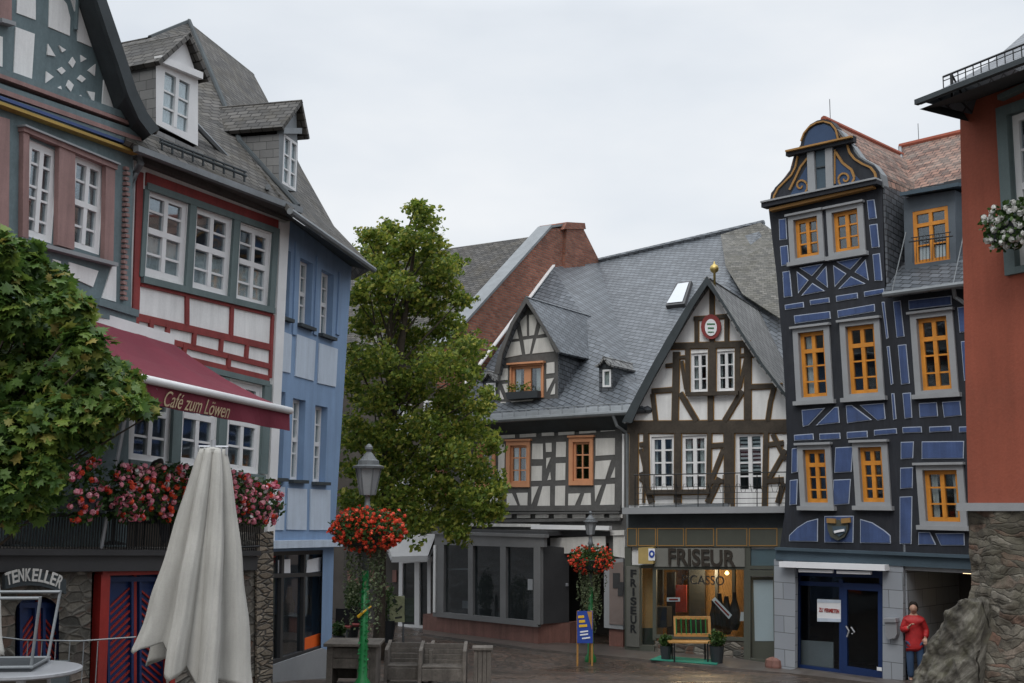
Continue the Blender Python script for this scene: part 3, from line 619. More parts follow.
sf = MB(); sf.face([FB.pt(286, 213, .52), FB.pt(371, 271, .52), FB.pt(350, 266, 0), FB.pt(286, 217, 0)]); sf.build('eave_soffit', M['soffit'], h, recalc=False)
dormer(h, FB, 279, 297, (134, 134), (188, 192), -.2, (296, 103), ((276, 127), (304, 139)), 2.8, (283, 297, 138, 188))
# ============================================================ terrace with cellar under the red house
TOFF = 1.25
FT = Fac.__new__(Fac); FT.__dict__.update(FR.__dict__); FT.O = FR.O + FR.N * TOFF; FT.holes = []
h = empty('stone_cellar_terrace', FT.P(-1, gz(16)), 'rubble stone cellar front with a railed cafe terrace on top, beside the blue house', 'terrace')
FT.holes.append(FT.px([(92, 572), (166, 570), (166, 720), (88, 720)]))
arch = [(15, 700), (15, 612)] + [(15 + 22 * (1 - math.cos(math.pi * i / 8)), 612 - 16 * math.sin(math.pi * i / 8)) for i in range(1, 8)] + [(59, 612), (59, 700)]
FT.holes.append(FT.px(arch))
wallpx(FT, h, [(-120, 572), (252, 560), (272, 533), (271, 680), (-120, 800)], M['rubble'], zb=.3, depth=1.2, inner=False)
tw_ = MB(); FR.panel(tw_, [(60, 480), (264, 484), (262, 560), (60, 560)], .02, .03); tw_.build('back_wall', M['dbrown'], h)
bm_ = MB(); FT.beam(bm_, (-120, 562), (252, 563), .20, .10); FT.beam(bm_, (-120, 551), (252, 553), .07, .16); bm_.build('deck_beam', M['shopdark'], h)
dk = MB(); a = FT.px([(-120, 552), (255, 553)]); dk.prism([a[0], a[1], a[1] - FT.N * 1.2, a[0] - FT.N * 1.2], (0, 0, .05)); dk.build('deck', M['wood'], h)
bx = MB(); bx.prism(FT.px([(255, 533), (272, 531), (271, 690), (255, 690)], .02), FT.N * .03); bx.build('corner_pier', M['rubble2'], h)
rl = MB()
u0, vb = FT.uv(-60, 552); u1, _ = FT.uv(256, 553); vt = FT.uv(250, 513)[1]; vb = FT.uv(250, 552)[1]
n = 120
for i in range(n + 1):
    u = u0 + (u1 - u0) * i / n; rl.tube([FT.P(u, vb, .05), FT.P(u, vt, .05)], .009, 5)
rl.tube([FT.P(u0, vt, .05), FT.P(u1, vt, .05)], .025, 6); rl.tube([FT.P(u0, vb + .08, .05), FT.P(u1, vb + .08, .05)], .018, 6)
rl.tube([FT.P(u1, vt, .05), FT.P(u1, vt, -1.2)], .025, 6)
rl.build('railing', M['iron'], h)
def striped_door(F, par, q, hinge):
    d = MB(); d.prism(F.px(q, -.22), F.N * .06); d = d.build('door', M['bluedoor'], par)
    st = MB(); (x0, y0), (x1, _), (x2, y2), (x3, y3) = q
    for i in range(15):
        ya = y0 + 14 + i * 7.5
        FT.beam(st, (x0 + 4, ya + 20), (x0 + (x1 - x0) * .42, ya), .022, .02, -.16); FT.beam(st, (x0 + (x1 - x0) * .56, ya), (x1 - 3, ya + 20), .022, .02, -.16)
    st.build('diagonal_boards', M['redpaint'], d)
    st = MB(); xm = (x0 + x1) / 2
    FT.beam(st, (xm, y0), (xm, y2), .05, .03, -.16); st.build('centre_strip', M['redpaint'], d)
    st = MB()
    for xa in (x0 + 2, xm - 4, xm + 4, x1 - 2): FT.beam(st, (xa, y0 + 2), (xa, y2), .04, .05, -.16)
    FT.beam(st, (x0, y0 + 5), (x1, y0 + 5), .06, .052, -.16); st.build('rail', M['bluedoor'], d)
striped_door(FT, h, [(104, 574), (163, 572), (163, 712), (100, 712)], 0)
fr = MB(); FT.beam(fr, (98.5, 574), (93, 718), .15, .12, -.1); FT.beam(fr, (165.5, 572), (165.5, 715), .09, .12, -.1); FT.beam(fr, (95, 572.5), (166, 571), .07, .12, -.1); fr.build('door_frame', M['redpaint'], h)
striped_door(FT, h, [(16, 600), (58, 598), (58, 712), (14, 712)], 0)
sg = empty('cellar_sign', FT.pt(34, 580, .15), 'dark arched name board with cream capitals above the cellar entrance', 'sign')
b = MB(); top = [(2 + i * 6.1, 574.5 - 6.0 * math.sin(math.pi * i / 10) + i * .5) for i in range(11)]; bot = [(x, y + 14 + .4) for x, y in reversed(top)]
b.prism(FT.px(top + bot, .12), FT.N * .05); b.build('board', M['soffit'], sg)
for i, (c, x, y, r) in enumerate(zip('TENKELLER', (8.5, 14.8, 21, 28, 35, 41.5, 47.5, 53.5, 59.5), (578.5, 576.5, 575.2, 574.8, 575, 575.8, 577.2, 579, 581.8), (.25, .2, .1, .0, -.1, -.2, -.3, -.35, -.45))):
    lettering(c, FT, x, y, .14, M['plaster_warm'], sg, .172, wpx=5.6, rot=r, bold=.02)
# awning
aw = empty('cafe_awning', FR.pt(168, 340, .1), 'maroon canvas awning with pale lettering on its valance, mounted over the terrace', 'awning')
w0, w1 = FR.pt(20, 296, .15), FR.pt(166, 339.5, .15)
AO = 2.3; f1 = FR.pt(289, 411, AO); f0 = at_z(147, 380, f1.z + .12)
f0 = FR.pt(147, 380, AO); f00 = f0 + (f0 - f1) * .9
c = MB(); k = 14
def lerp(a, b, t): return a * (1 - t) + b * t
W0, W1, F0, F1 = w0, w1, f00, f1
for i in range(k):
    for j in range(4):
        def P_(a, b):
            p = lerp(lerp(W0, W1, a), lerp(F0, F1, a), b); p = p - Z * .10 * math.sin(math.pi * b) * (0.6 + .4 * abs(math.sin(a * 12))); return p
        c.face([P_(i / k, j / 4), P_((i + 1) / k, j / 4), P_((i + 1) / k, (j + 1) / 4), P_(i / k, (j + 1) / 4)])
c.build('canopy', M['maroon'], aw, solid=.01)
va = MB(); n = 36
hv = FR.uv(200, 396, AO)[1] - FR.uv(200, 418.5, AO)[1]
for i in range(n):
    a, b = i / n, (i + 1) / n; wv = lambda x: FR.N * .025 * math.sin(x * 40)
    va.face([lerp(F0, F1, a), lerp(F0, F1, b), lerp(F0, F1, b) - Z * hv + wv(b), lerp(F0, F1, a) - Z * hv + wv(a)])
va.build('valance', M['maroon'], aw, solid=.008)
b = MB(); b.tube([F0 + FR.N * .03, F1 + FR.N * .03], .05, 10); b.build('front_bar', M['white'], aw, smooth=True)
b = MB(); b.prism([W0 + Z * .06, W1 + Z * .06, W1 - Z * .10, W0 - Z * .10], FR.N * .16); b.build('cassette', M['white'], aw)
b = MB(); b.tube([lerp(W0, W1, .55) - Z * .2, lerp(F0, F1, .5) - Z * .1], .03); b.tube([lerp(W0, W1, .97) - Z * .2, lerp(F0, F1, .85) - Z * .05], .03)
b.build('arm', M['alu'], aw)
FV = Fac.__new__(Fac); d = (F1 - F0); sl = d.z / Vector((d.x, d.y, 0)).length
FV.O = F0.copy(); FV.O.z = 0; FV.U = Vector((d.x, d.y, 0)).normalized(); FV.N = Vector((FV.U.y, -FV.U.x, 0)); FV.sk = sl; FV.ln = 0; FV.holes = []
lettering('Café zum Löwen', FV, 198.5, 405, .19, paint('faded_gold_print', (.42, .32, .20), .8, .3, 6), aw, .04, wpx=66, shear=.5, rot=math.atan(sl), ext=.002)
pl = MB(); pl.tube([FT.pt(125, 418, .3), FT.pt(101, 548, .05)], .025); tag(pl.build('awning_pole', M['alu']), 'thin pale pole slanting from the awning down to the terrace railing', 'pole')
# ============================================================ brick fire wall house behind
FD = Fac(440, 31.4, 627, 28.2)
BK = -FD.N
F0 = at(455, 345, 31.5); F0.z = 0
FW = Fac.__new__(Fac); FW.O = F0.copy(); FW.U = BK.copy(); FW.N = Vector((FW.U.y, -FW.U.x, 0)); FW.sk = FW.ln = 0; FW.holes = []
h = empty('brick_gable_house', F0 + FW.U * 3, 'tall house with bare red brick gable wall, zinc coping and chimney behind the linden tree', 'house')
b = MB(); o_ = FW.px([(550, 228), (566, 226), (569, 222), (583, 223), (586, 231), (601, 264), (560, 330), (455, 400), (440, 350), (455, 334)])
o_ = FW.px([(550, 228), (583, 228), (603, 268)]); lo = [Vector((o_[2].x, o_[2].y, 4)), Vector((F0.x, F0.y, 4)) + FW.U * -.4]
b.prism(o_ + lo + FW.px([(448, 341)]), -FW.N * .35); b.build('gable_wall', M['brick'], h)
b = MB(); c = FW.pt(575, 240, -.35)
b.prism([FW.pt(565, 270, .12), FW.pt(585, 270, .12), FW.pt(584, 226, .12), FW.pt(567, 226, .12)], -FW.N * 1.0)
b.prism([FW.pt(564, 229, .16), FW.pt(586, 229, .16), FW.pt(585, 223, .16), FW.pt(567, 222, .16)], -FW.N * 1.1); b.build('chimney', M['brick'], h)
b = MB(); a = [FW.pt(447, 345, .04), FW.pt(552, 227.5, .04)]
b.prism([a[0], a[1], a[1] + Z * .10 , a[0] + Z * .10], -FW.N * .55); b.prism([a[1], FW.pt(566, 225.5, .04), FW.pt(566, 225.5, .04) + Z * .08, a[1] + Z * .08], -FW.N * .5)
b.build('coping', M['zinc'], h)
rf = MB(); R0 = FW.pt(534, 246, -.3); 
R0 = FW.pt(550, 234, -.3); V0 = FW.pt(447, 352, -.3); side = -FD.U
rf.up([V0, R0, R0 + side * 13, V0 + side * 13]); rf.up([R0, R0 + side * 13, R0 + side * 13 + BK * 6 - Z * 5, R0 + BK * 6 - Z * 5])
rf.build('roof', M['slate_old'], h, solid=.12)
b = MB(); b.tube([FW.pt(455, 331, -1.2) , FW.pt(470, 298, -1.0)], .06); b.build('flashing', M['zinc'], h)
b = MB(); q = [V0 + side * .2 - BK * -.3, V0 + side * 13 + BK * .3]
b.prism([Vector((q[0].x, q[0].y, -.2)), Vector((q[1].x, q[1].y, -.2)), Vector((q[1].x, q[1].y, V0.z - .2)), Vector((q[0].x, q[0].y, V0.z - .2))], BK * .4)
FSH = Fac.__new__(Fac); FSH.__dict__.update(FD.__dict__); FSH.O = q[0].copy(); FSH.O.z = 0; FSH.holes = []
o = b.build('wall', paint('grey_brown_render', (.085, .075, .065), .9, .3), h)
for x0, x1, y0, y1 in ((396, 412, 478, 512), (420, 434, 474, 510), (366, 382, 484, 516), (397, 412, 405, 440), (425, 440, 400, 436)):
    window(FSH, h, x0, x1, y0, y1, M['white'], hole=False, rd=-.05, rows=(.3, .65))
# shop front of that house
sh = MB()
for a, c_, w in (((403, 562), (402, 628), .14), ((419, 560), (419, 629), .18), ((431, 560), (431, 629), .12), ((402, 561), (434, 559), .14), ((402, 627), (434, 629), .18)): FSH.beam(sh, a, c_, w, .10, .05)
s = sh.build('shop_front', M['white'], h)
g = MB(); g.face(FSH.px([(403, 561), (432, 559), (432, 628), (402, 628)], .08)); g.build('pane', M['shopglass'], s)
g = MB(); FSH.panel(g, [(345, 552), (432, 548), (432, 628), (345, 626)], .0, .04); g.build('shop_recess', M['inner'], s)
g = MB(); FSH.panel(g, [(405, 598), (417, 598), (417, 622), (405, 622)], .05, .02); g.build('window_sticker', M['leafC'], s)
g = MB()
for i in range(7): x = 348 + i * 7.5; FSH.panel(g, [(x, 570 + (i % 3) * 8), (x + 4, 570 + (i % 3) * 8), (x + 4, 582 + (i % 3) * 9), (x, 582 + (i % 3) * 9)], .05, .03)
g.each('shelf_goods', M['pinkstone'], s)
aw = empty('white_shop_awning', FSH.pt(415, 548, .2), 'white folding canopy over the small shop entrance right of the linden trunk', 'awning')
b = MB(); a0, a1 = FSH.pt(385, 536, .05), FSH.pt(436, 534, .05); c0, c1 = FSH.pt(392, 557, 1.1), FSH.pt(428, 556, 1.1)
b.face([a0, a1, c1, c0]); b.face([c0, c1, c1 - Z * .15, c0 - Z * .15]); b.face([a0, c0, c0 - Z * .15]); b.build('canopy', M['whitecloth'], aw, solid=.01)
b = MB(); b.tube([a0 - Z * .25, c0 - Z * .1], .03); b.tube([a1 - Z * .25, c1 - Z * .1], .03); b.build('arm', M['alu'], aw)
# far pink house closing the lane
fh = empty('far_pink_house', at(352, 560, 46), 'distant pinkish house with slate roof seen between the blue house and the tree', 'house')
FX = Fac(300, 47, 400, 45)
b = MB(); b.prism([Vector((*FX.pt(300, 500).xy, -.2)), Vector((*FX.pt(430, 500).xy, -.2)), FX.pt(430, 330), FX.pt(300, 330)], -FX.N * 6); b.build('wall', M['pink'], fh)
b = MB(); e0, e1 = FX.pt(295, 332, .5), FX.pt(435, 332, .5); r0, r1 = FX.pt(300, 262, -3.5), FX.pt(435, 262, -3.5); b.up([e0, e1, r1, r0]); b.up([r0, r1, r1 - FX.N * 3.5 - Z * 3, r0 - FX.N * 3.5 - Z * 3]); b.build('roof', M['slate_old'], fh, solid=.15)
b = MB(); FX.panel(b, [(336, 340), (336, 300), (340, 286), (350, 279), (356, 290), (361, 305), (362, 340)], .6, .3); b.build('gable', M['pinkstone'], fh)
for x0, x1, y0, y1 in ((338, 350, 360, 395), (360, 372, 360, 395), (382, 394, 360, 395), (338, 350, 430, 465), (360, 372, 430, 465), (382, 394, 430, 465)):
    window(FX, fh, x0, x1, y0, y1, M['white'], hole=False, rd=-.05, rows=(.5,))
b = MB(); FX.panel(b, [(330, 540), (402, 538), (402, 606), (330, 608)], .0, .05); b.build('shop_front', M['inner'], fh)
b = MB(); b.prism([FX.pt(332, 546, .05), FX.pt(400, 538, .05), FX.pt(400, 534, .05), FX.pt(332, 540, .05)], FX.N * .5); b.build('shop_sign', M['plaster_warm'], fh)
# ============================================================ grey timber house (middle)
h = empty('grey_timber_house', FD.pt(540, 620), 'grey half-timbered house with salmon windows, large slate roof and gabled dormer', 'house')
def z2(p): return (470 + p[0] / 6.0, 400 + p[1] / 6.0)
for w, rr in (((510.5, 527.5, 445.5, 483), 1), ((573.5, 590.5, 442, 481), 1), ((480, 493, 450, 484), 1)):
    window(FD, h, *w, M['salmon'], rows=(.34, .67), fw=.06, bw=.035, rd=.05, sur=(.12, .09, .12, .11), surm=M['salmon'], cur_side=w[0] < 520, hood=(.14, .05, .10, M['salmon']), thick_cols=())
FD.holes.append(FD.px([(569, 545), (609, 543), (609, 655), (569, 655)]))
wallpx(FD, h, [(438, 418), (628, 408), (628, 652), (438, 628)], M['dgrey'], depth=9)
p = MB(); P = [[(375, 262), (438, 262), (438, 355), (372, 355)], [(455, 258), (490, 257), (490, 311), (457, 312)], [(519, 252), (577, 251), (575, 341), (517, 343)], [(755, 231), (872, 228), (870, 328), (755, 335)],
     [(371, 397), (433, 395), (431, 484), (369, 486)], [(517, 380), (574, 378), (572, 480), (515, 483)], [(460, 348), (485, 345), (458, 412)], [(482, 432), (487, 478), (465, 482)],
     [(755, 368), (848, 360), (812, 475), (750, 475)], [(872, 400), (872, 465), (845, 467)], [(222, 562), (252, 560), (285, 632), (222, 632)], [(280, 558), (347, 556), (345, 632), (303, 632)],
     [(370, 520), (412, 518), (370, 625)], [(437, 518), (481, 516), (480, 635), (405, 635)], [(513, 516), (572, 514), (570, 633), (511, 633)], [(592, 562), (662, 560), (630, 632), (590, 632)],
     [(688, 560), (725, 558), (727, 630), (665, 630)], [(750, 512), (790, 510), (752, 610)], [(820, 505), (870, 503), (868, 628), (780, 630)], [(172, 267), (210, 265), (206, 500), (170, 500)],
     [(172, 212), (270, 208), (270, 228), (172, 232)], [(300, 206), (398, 200), (398, 220), (300, 226)], [(432, 195), (505, 192), (505, 214), (432, 216)], [(532, 190), (628, 184), (628, 206), (532, 212)],
     [(657, 181), (757, 175), (757, 196), (657, 202)], [(785, 168), (885, 162), (885, 184), (785, 190)], [(60, 560), (100, 560), (100, 632), (60, 632)], [(-60, 350), (20, 348), (20, 480), (-60, 482)], [(-60, 520), (-10, 520), (-10, 632), (-60, 632)], [(120, 560), (170, 560), (170, 632), (100, 632)], [(60, 216), (140, 213), (140, 232), (60, 236)]]
for q in P: FD.panel(p, [z2(c) for c in q], 0, .012)
p.each('infill_panel', M['plaster_warm'], h)
b = MB(); FD.beam(b, (438, 428), (620, 419), .16, .10); FD.beam(b, (438, 509), (622, 508), .14, .10); FD.beam(b, (438, 513.5), (622, 512.5), .05, .16); FD.beam(b, (438, 522), (622, 519), .08, .10)
for x in (619.5,): FD.beam(b, (x, 418), (x, 508), .20, .05)
b.each('timber_beam', M['dgrey'], h)
b = MB()
for i in range(9): x = 462 + i * 18.5; FD.panel(b, [(x, 514.5), (x + 13, 514.3), (x + 13, 518), (x, 518.2)], .02, .03)
FD.panel(b, [(447, 523), (540, 524), (540, 527), (447, 526)], .1, .05); FD.panel(b, [(597, 531), (625, 530), (625, 535), (597, 536)], .05, .04)
b.each('frieze_block', M['plaster_warm'], h)
b = MB(); FD.panel(b, [(622.5, 434), (625, 434), (624.5, 508), (622.5, 508)], 0, .05); b.build('corner_strip', M['plaster'], h)
b = MB(); b.tube([FD.pt(613, 415, .5), FD.pt(617, 426, .4), FD.pt(627, 433, .12), FD.pt(628, 520, .10), FD.pt(627, 648, .10)], .045); b.build('downpipe', M['zinc'], h)
# roof
VB, V1, RL, RR = at(463, 386, 31.7), at(552, 267, 36.1), at(598, 262, 38.9), at(764, 224, 34.6)
RX = at(786, 240, 33.6); EL, ER = FD.pt(448, 424, .45), FD.pt(645, 410, .45); EX = at(800, 405, 28.0)
nr = ((RL - ER).cross(RR - ER)).normalized()
rf = MB()
for tri in ((EL, ER, V1), (ER, RL, V1), (ER, RR, RL), (ER, EX, RR), (EX, RX, RR)): rf.up(tri, nr)
for a, c_ in ((RL, RR), (RR, RX)): rf.up([a, c_, c_ + BK * 6 - Z * 5, a + BK * 6 - Z * 5])
rf.build('roof', M['slate'], h, solid=.10)
op = MB()
def onroof(px, py, lift=.03):
    n_ = nr if nr.z > 0 else -nr; r = ray(px, py); best = None
    for tri in ((EL, ER, V1), (ER, RL, V1), (ER, RR, RL), (ER, EX, RR), (EX, RX, RR)):
        nn_ = (tri[1] - tri[0]).cross(tri[2] - tri[0]); t = (tri[0] - CAM).dot(nn_) / r.dot(nn_); P_ = CAM + r * t
        ins = all(((tri[(i + 1) % 3] - tri[i]).cross(P_ - tri[i])).dot(nn_) > -1e-4 for i in range(3))
        if ins: best = P_
    if best is None: nn_ = n_; t = (ER - CAM).dot(nn_) / r.dot(nn_); best = CAM + r * t
    return best + n_ * lift
b = MB(); nr_ = nr if nr.z > 0 else -nr; b.prism([p_ + nr_ * .02 for p_ in (onroof(722, 238, .06), onroof(762, 226, .06), onroof(784, 242, .10), onroof(790, 330, .16), onroof(745, 300, .14), onroof(728, 272, .12))], nr_ * .05); b.build('old_slate_patch', M['slate_patch'], h)
b = MB(); q = [(667, 309), (686, 307), (693, 284), (678, 286)]; qq = [onroof(*c_, .05) for c_ in q]; b.prism([p_ - (nr if nr.z > 0 else -nr) * .05 for p_ in qq], (nr if nr.z > 0 else -nr) * .12)
o = b.build('skylight', M['shopdark'], h)
b = MB(); q = [(668.5, 307), (684, 305.5), (690.5, 286), (679.5, 287.5)]; b.up([onroof(*c_, .14) for c_ in q]); b.build('pane', paint('skylight_glass', (.5, .53, .56), .15, .05), o)
b = MB(); b.prism([VB + Z * .02, V1 + Z * .02, V1 + Z * .07, VB + Z * .07], FD.U * .12); b.build('verge_board', M['white'], h)
b = MB(); a, c_ = FD.pt(470, 422, .50), FD.pt(634, 412, .50); b.tube([a, c_], .07, 8); b.prism([a + Z * .05, c_ + Z * .05, c_ + Z * .22 + BK * .25, a + Z * .22 + BK * .25], BK * .02)
b.build('gutter', M['zinc'], h)
b = MB(); b.face([FD.pt(445, 425, .5), FD.pt(634, 414, .5), FD.pt(628, 430, 0), FD.pt(445, 437, 0)]); b.build('eave_soffit', M['soffit'], h, recalc=False)
rg = MB(); rg.tube([RL + Z * .05, RR + Z * .05], .09, 6); rg.build('ridge', M['slate'], h)
sn = MB()
for i in range(13): x = 478 + i * 12; sn.tube([FD.pt(x, 421 - (x - 470) * .063 - 8, .42), FD.pt(x, 421 - (x - 470) * .063, .5)], .012, 4)
sn.tube([FD.pt(474, 413, .42), FD.pt(634, 402.5, .42)], .014, 5); sn.build('snow_guard', M['zinc'], h)
# gabled dormer
F2 = Fac.__new__(Fac); F2.__dict__.update(FD.__dict__); F2.O = FD.O + BK * .15; F2.holes = []
def z3(p): return (470 + p[0] / 6.0, 290 + p[1] / 6.0)
dm = MB()
window(F2, h, 512, 542.5, 366, 396.5, M['salmon'], rows=(), cols=(.5,), fw=.07, bw=.09, rd=.05, sur=(.05, .05, .05, .05), surm=M['salmon'], hood=(.10, .05, .14, M['salmon']), cur_side=True)
q = F2.px([(497.5, 410), (558, 407), (558, 352), (549, 334), (536, 314), (527, 302), (515, 322), (505, 342), (497.5, 358)])
dm.poly([q] + F2.holes)
for i in range(len(q)):
    j = (i + 1) % len(q); dm.face([q[i], q[j], q[j] + BK * 3.2, q[i] + BK * 3.2])
d = dm.build('dormer', M['dgrey'], h, recalc=False)
p = MB()
for c_ in ([(300, 190), (340, 150), (342, 275), (318, 278)], [(356, 150), (388, 148), (402, 195), (385, 270), (357, 275)], [(282, 235), (292, 292), (250, 296)], [(425, 215), (450, 262), (410, 270)],
           [(240, 315), (297, 308), (312, 388), (190, 412)], [(322, 300), (378, 292), (360, 382), (334, 386)], [(400, 292), (468, 284), (508, 368), (375, 382)],
           [(188, 472), (230, 470), (228, 540), (186, 542)], [(462, 438), (508, 432), (508, 498), (460, 503)], [(195, 565), (228, 562), (228, 650)], [(460, 535), (505, 528), (462, 612)],
           [(512, 560), (510, 625), (484, 628)], [(180, 600), (205, 655), (182, 658)], [(445, 660), (510, 655), (510, 690), (440, 695)], [(245, 668), (380, 655), (360, 690), (255, 692)], [(185, 672), (215, 672), (222, 695), (184, 695)]): F2.panel(p, [z3(k_) for k_ in c_], 0, .012)
p.each('infill_panel', M['plaster_warm'], d)
r = MB(); pr = F2.px([(494, 374), (498, 355), (510, 324), (526, 296), (537, 314), (549, 334), (560, 352)], .30); sweep(r, pr, BK * 3.6); r.build('dormer_roof', M['slate'], d, solid=.07)
r = MB(); pi = F2.px([(500, 374), (503, 354), (514, 325), (527, 303), (535.5, 316), (547, 335), (557, 353)], .27)
for i in range(6): r.prism([pr[i] + F2.N * .01, pr[i + 1] + F2.N * .01, pi[i + 1] + F2.N * .04, pi[i] + F2.N * .04], -F2.N * .05)
r.build('barge_board', M['dgrey'], d)
ck = MB(); e = F2.pt(558, 353); f_ = F2.pt(558, 406); ck.prism([e, f_, f_ + BK * .3, e + BK * 3.2], FD.U * .03); ck.build('cheek', M['slate_v'], d)
bx = empty('dormer_flower_box', F2.pt(526, 398, .15), 'dark window box with green plants under the salmon dormer window', 'flower box')
b = MB(); b.prism(F2.px([(509, 393), (541, 391), (541, 398), (511, 400)], .06), F2.N * .2); b.build('planter', M['pot'], bx)
def small_dormer(x0, x1, yt, yb, ap, win):
    q0, q1 = onroof(x0, yb), onroof(x1, yb); u0_, v0_ = (q0 - FD.O).dot(FD.U), q0.z; off = (q0 - FD.O).dot(FD.N) + .02
    F3 = Fac.__new__(Fac); F3.__dict__.update(FD.__dict__); F3.O = FD.O + FD.N * off; F3.holes = []
    m_ = MB(); q = F3.px([(x0, yb), (x1, yb), (x1, yt), ap, (x0, yt)])
    window(F3, h, *win, M['white'], rows=(), cols=(), fw=.05, rd=.03, curtain=.9)
    m_.poly([q] + F3.holes)
    for i in (1, 4): j = (i + 1) % 5; m_.face([q[i], q[j], q[j] + BK * 1.6, q[i] + BK * 1.6])
    o = m_.build('dormer', M['slate_v'], h, recalc=False)
    r = MB(); ov = F3.N * .12; A_ = F3.pt(*ap); L_ = F3.pt(x0 - 2, yt + 1); R_ = F3.pt(x1 + 3, yt + 1)
    mid = (A_ + L_) / 2 - Z * .05; mid2 = (A_ + R_) / 2 - Z * .05
    sweep(r, [L_ + ov, mid + ov, A_ + ov + Z * .04, mid2 + ov, R_ + ov], BK * 1.8); r.build('dormer_roof', M['slate_lite'], o, solid=.05)
small_dormer(599, 613, 365, 391, (605.5, 358), (602.5, 611, 369.5, 387))
small_dormer(483, 497, 380, 402, (490, 372), (486, 495.5, 383, 398))
# shop front of the grey house
FS = Fac(425, 31.45, 540, 28.6)
b = MB(); top = FS.px([(423, 614), (538, 625.5)]); bo = [Vector((p_.x, p_.y, -.1)) for p_ in top]
b.prism([bo[0], bo[1], top[1], top[0]], -FS.N * .6)
R_ = FD.pt(570, 622.5, .0); e1 = top[1]; b.prism([bo[1], Vector((R_.x, R_.y, -.1)), Vector((R_.x, R_.y, R_.z)), Vector((e1.x, e1.y, R_.z))], BK * .5)
s = b.build('shop_base', M['pinkstone'], h)
b = MB()
for a, c_, w in (((441, 536), (440, 616), .26), ((445.5, 540), (445, 616), .12), ((473.5, 538), (473.5, 619), .18), ((506, 540), (506, 622), .20), ((540, 541), (540, 624), .22), ((438, 537), (547, 541), .30), ((436, 613.5), (541, 624), .14), ((440, 543), (540, 546), .08)):
    FS.beam(b, a, c_, w, .12)
FS.beam(b, (436, 532.5), (549, 536), .08, .17)
s = b.build('shop_front', M['shopgrey'], h)
b = MB(); b.face(FS.px([(443, 540), (540, 543), (540, 624), (443, 614)], .03)); b.build('pane', M['shopglass'], s)
b = MB(); FS.beam(b, (448, 569), (471, 569), .04, .02, -.2); FS.beam(b, (449, 603), (470, 605), .2, .02, -.4); FS.panel(b, [(528, 579), (533, 579), (533, 590), (528, 590)], .04, .01); FS.panel(b, [(450, 580), (458, 580), (458, 592), (450, 592)], -.4, .02); b.build('poster', M['stonegrey'], s)
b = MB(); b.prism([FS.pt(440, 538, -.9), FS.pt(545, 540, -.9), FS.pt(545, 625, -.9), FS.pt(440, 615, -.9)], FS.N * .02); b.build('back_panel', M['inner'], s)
b = MB(); c0 = FS.pt(548, 536, .0); c1 = FS.pt(436, 533, 0); b.prism([c1, c0, c0 + BK * 1.2, c1 + BK * .6], Z * .12); b.build('shop_roof', M['shopdark'], s)
b = MB(); e = FS.pt(542, 545, 0); f_ = FS.pt(542, 624, 0); g2, g1 = FD.pt(569, 622, 0), FD.pt(569, 548, 0)
b.face([e, f_, g2, g1]); 
o = b.build('entry_panel', M['shopdark'], s)
b = MB(); FD.panel(b, [(551, 538), (606, 536), (606, 552), (551, 554)], .12, .04); b.build('sign_board', M['plaster_warm'], h)
b = MB(); FD.panel(b, [(534, 524.5), (612, 526), (612, 530), (534, 529)], .2, .16); o = b.build('awning_cassette', M['white'], h)
b = MB(); FD.panel(b, [(546, 530), (611, 531), (611, 536), (548, 536)], .05, .12); b.build('lintel', M['shopdark'], h)
b = MB(); FD.panel(b, [(607, 560), (626, 558), (626, 629), (607, 627)], .0, .16); o = b.build('display_case', M['stonegrey'], h)
b = MB(); FD.panel(b, [(609.5, 563), (623.5, 562), (623.5, 625), (609.5, 624)], .17, .01); b.build('backing', paint('faded_backing', (.20, .16, .145), .8, .15), o)
b = MB(); FD.panel(b, [(613, 573), (620, 573), (620, 588), (613, 588)], .185, .01); FD.panel(b, [(618, 582), (624, 582), (623, 596), (618, 596)], .185, .01); b.build('poster', M['shopdark'], o)
b = MB(); FD.panel(b, [(611, 629), (625, 629), (625, 655), (611, 652)], .0, .10); b.build('plinth', M['pinkstone'], h)
b = MB(); FD.panel(b, [(614, 532), (626, 530), (626, 558), (614, 556)], .0, .05); b.build('side_panel', M['plaster_warm'], h)
b = MB(); e_ = FS.pt(556, 600, .02)
for x, y in ((551, 592), (556, 592), (562, 591), (555, 612), (566, 583)): FD.panel(b, [(x, y), (x + 2.5, y), (x + 2.5, y + 3), (x, y + 3)], .25 if x < 560 else .1, .02)
b.each('bell_plate', M['alu'], h)
b = MB(); FS.beam(b, (438.5, 545), (438, 612), .08, .16); b.build('downpipe', M['plaster'], h)
# ============================================================ hairdresser's timber gable house
FF = Fac(627, 27.8, 785, 26.05, sk=.02)
BF = -FF.N
h = empty('hairdresser_house', FF.pt(705, 655), 'steep gabled house with dark timbers and white infill above the hairdresser shop', 'house')
def z4(x, y): return (600 + x / 5.12, 330 + y / 5.12)
for w in ((691.5, 708, 353, 391.5), (717.5, 735, 351, 390.5)):
    window(FF, h, *w, M['white'], rows=(.33, .66), fw=.06, bw=.03, rd=.07, cols=(.5,), cur_side=True)
for w in ((651.5, 674.5, 436.5, 489), (682.5, 707, 435.5, 489.5)):
    window(FF, h, *w, M['white'], rows=(.26, .5, .74), fw=.07, bw=.04, rd=.07, cur_side=True)
window(FF, h, 736.5, 763.5, 433.5, 492, M['white'], rows=(.27, .50, .75), fw=.07, bw=.04, rd=.07, blind=True)
FF.holes.append(FF.px([(641, 568), (748, 568), (748, 637), (641, 646)]))
FF.holes.append(FF.px([(751, 577), (777, 577), (777, 660), (751, 658)]))
wallpx(FF, h, [(629, 420), (650, 380), (680, 322), (707.5, 281), (735, 325), (762, 366), (790, 400), (800, 400), (800, 668), (629, 655)], M['plaster'], depth=8, zb=-.4)
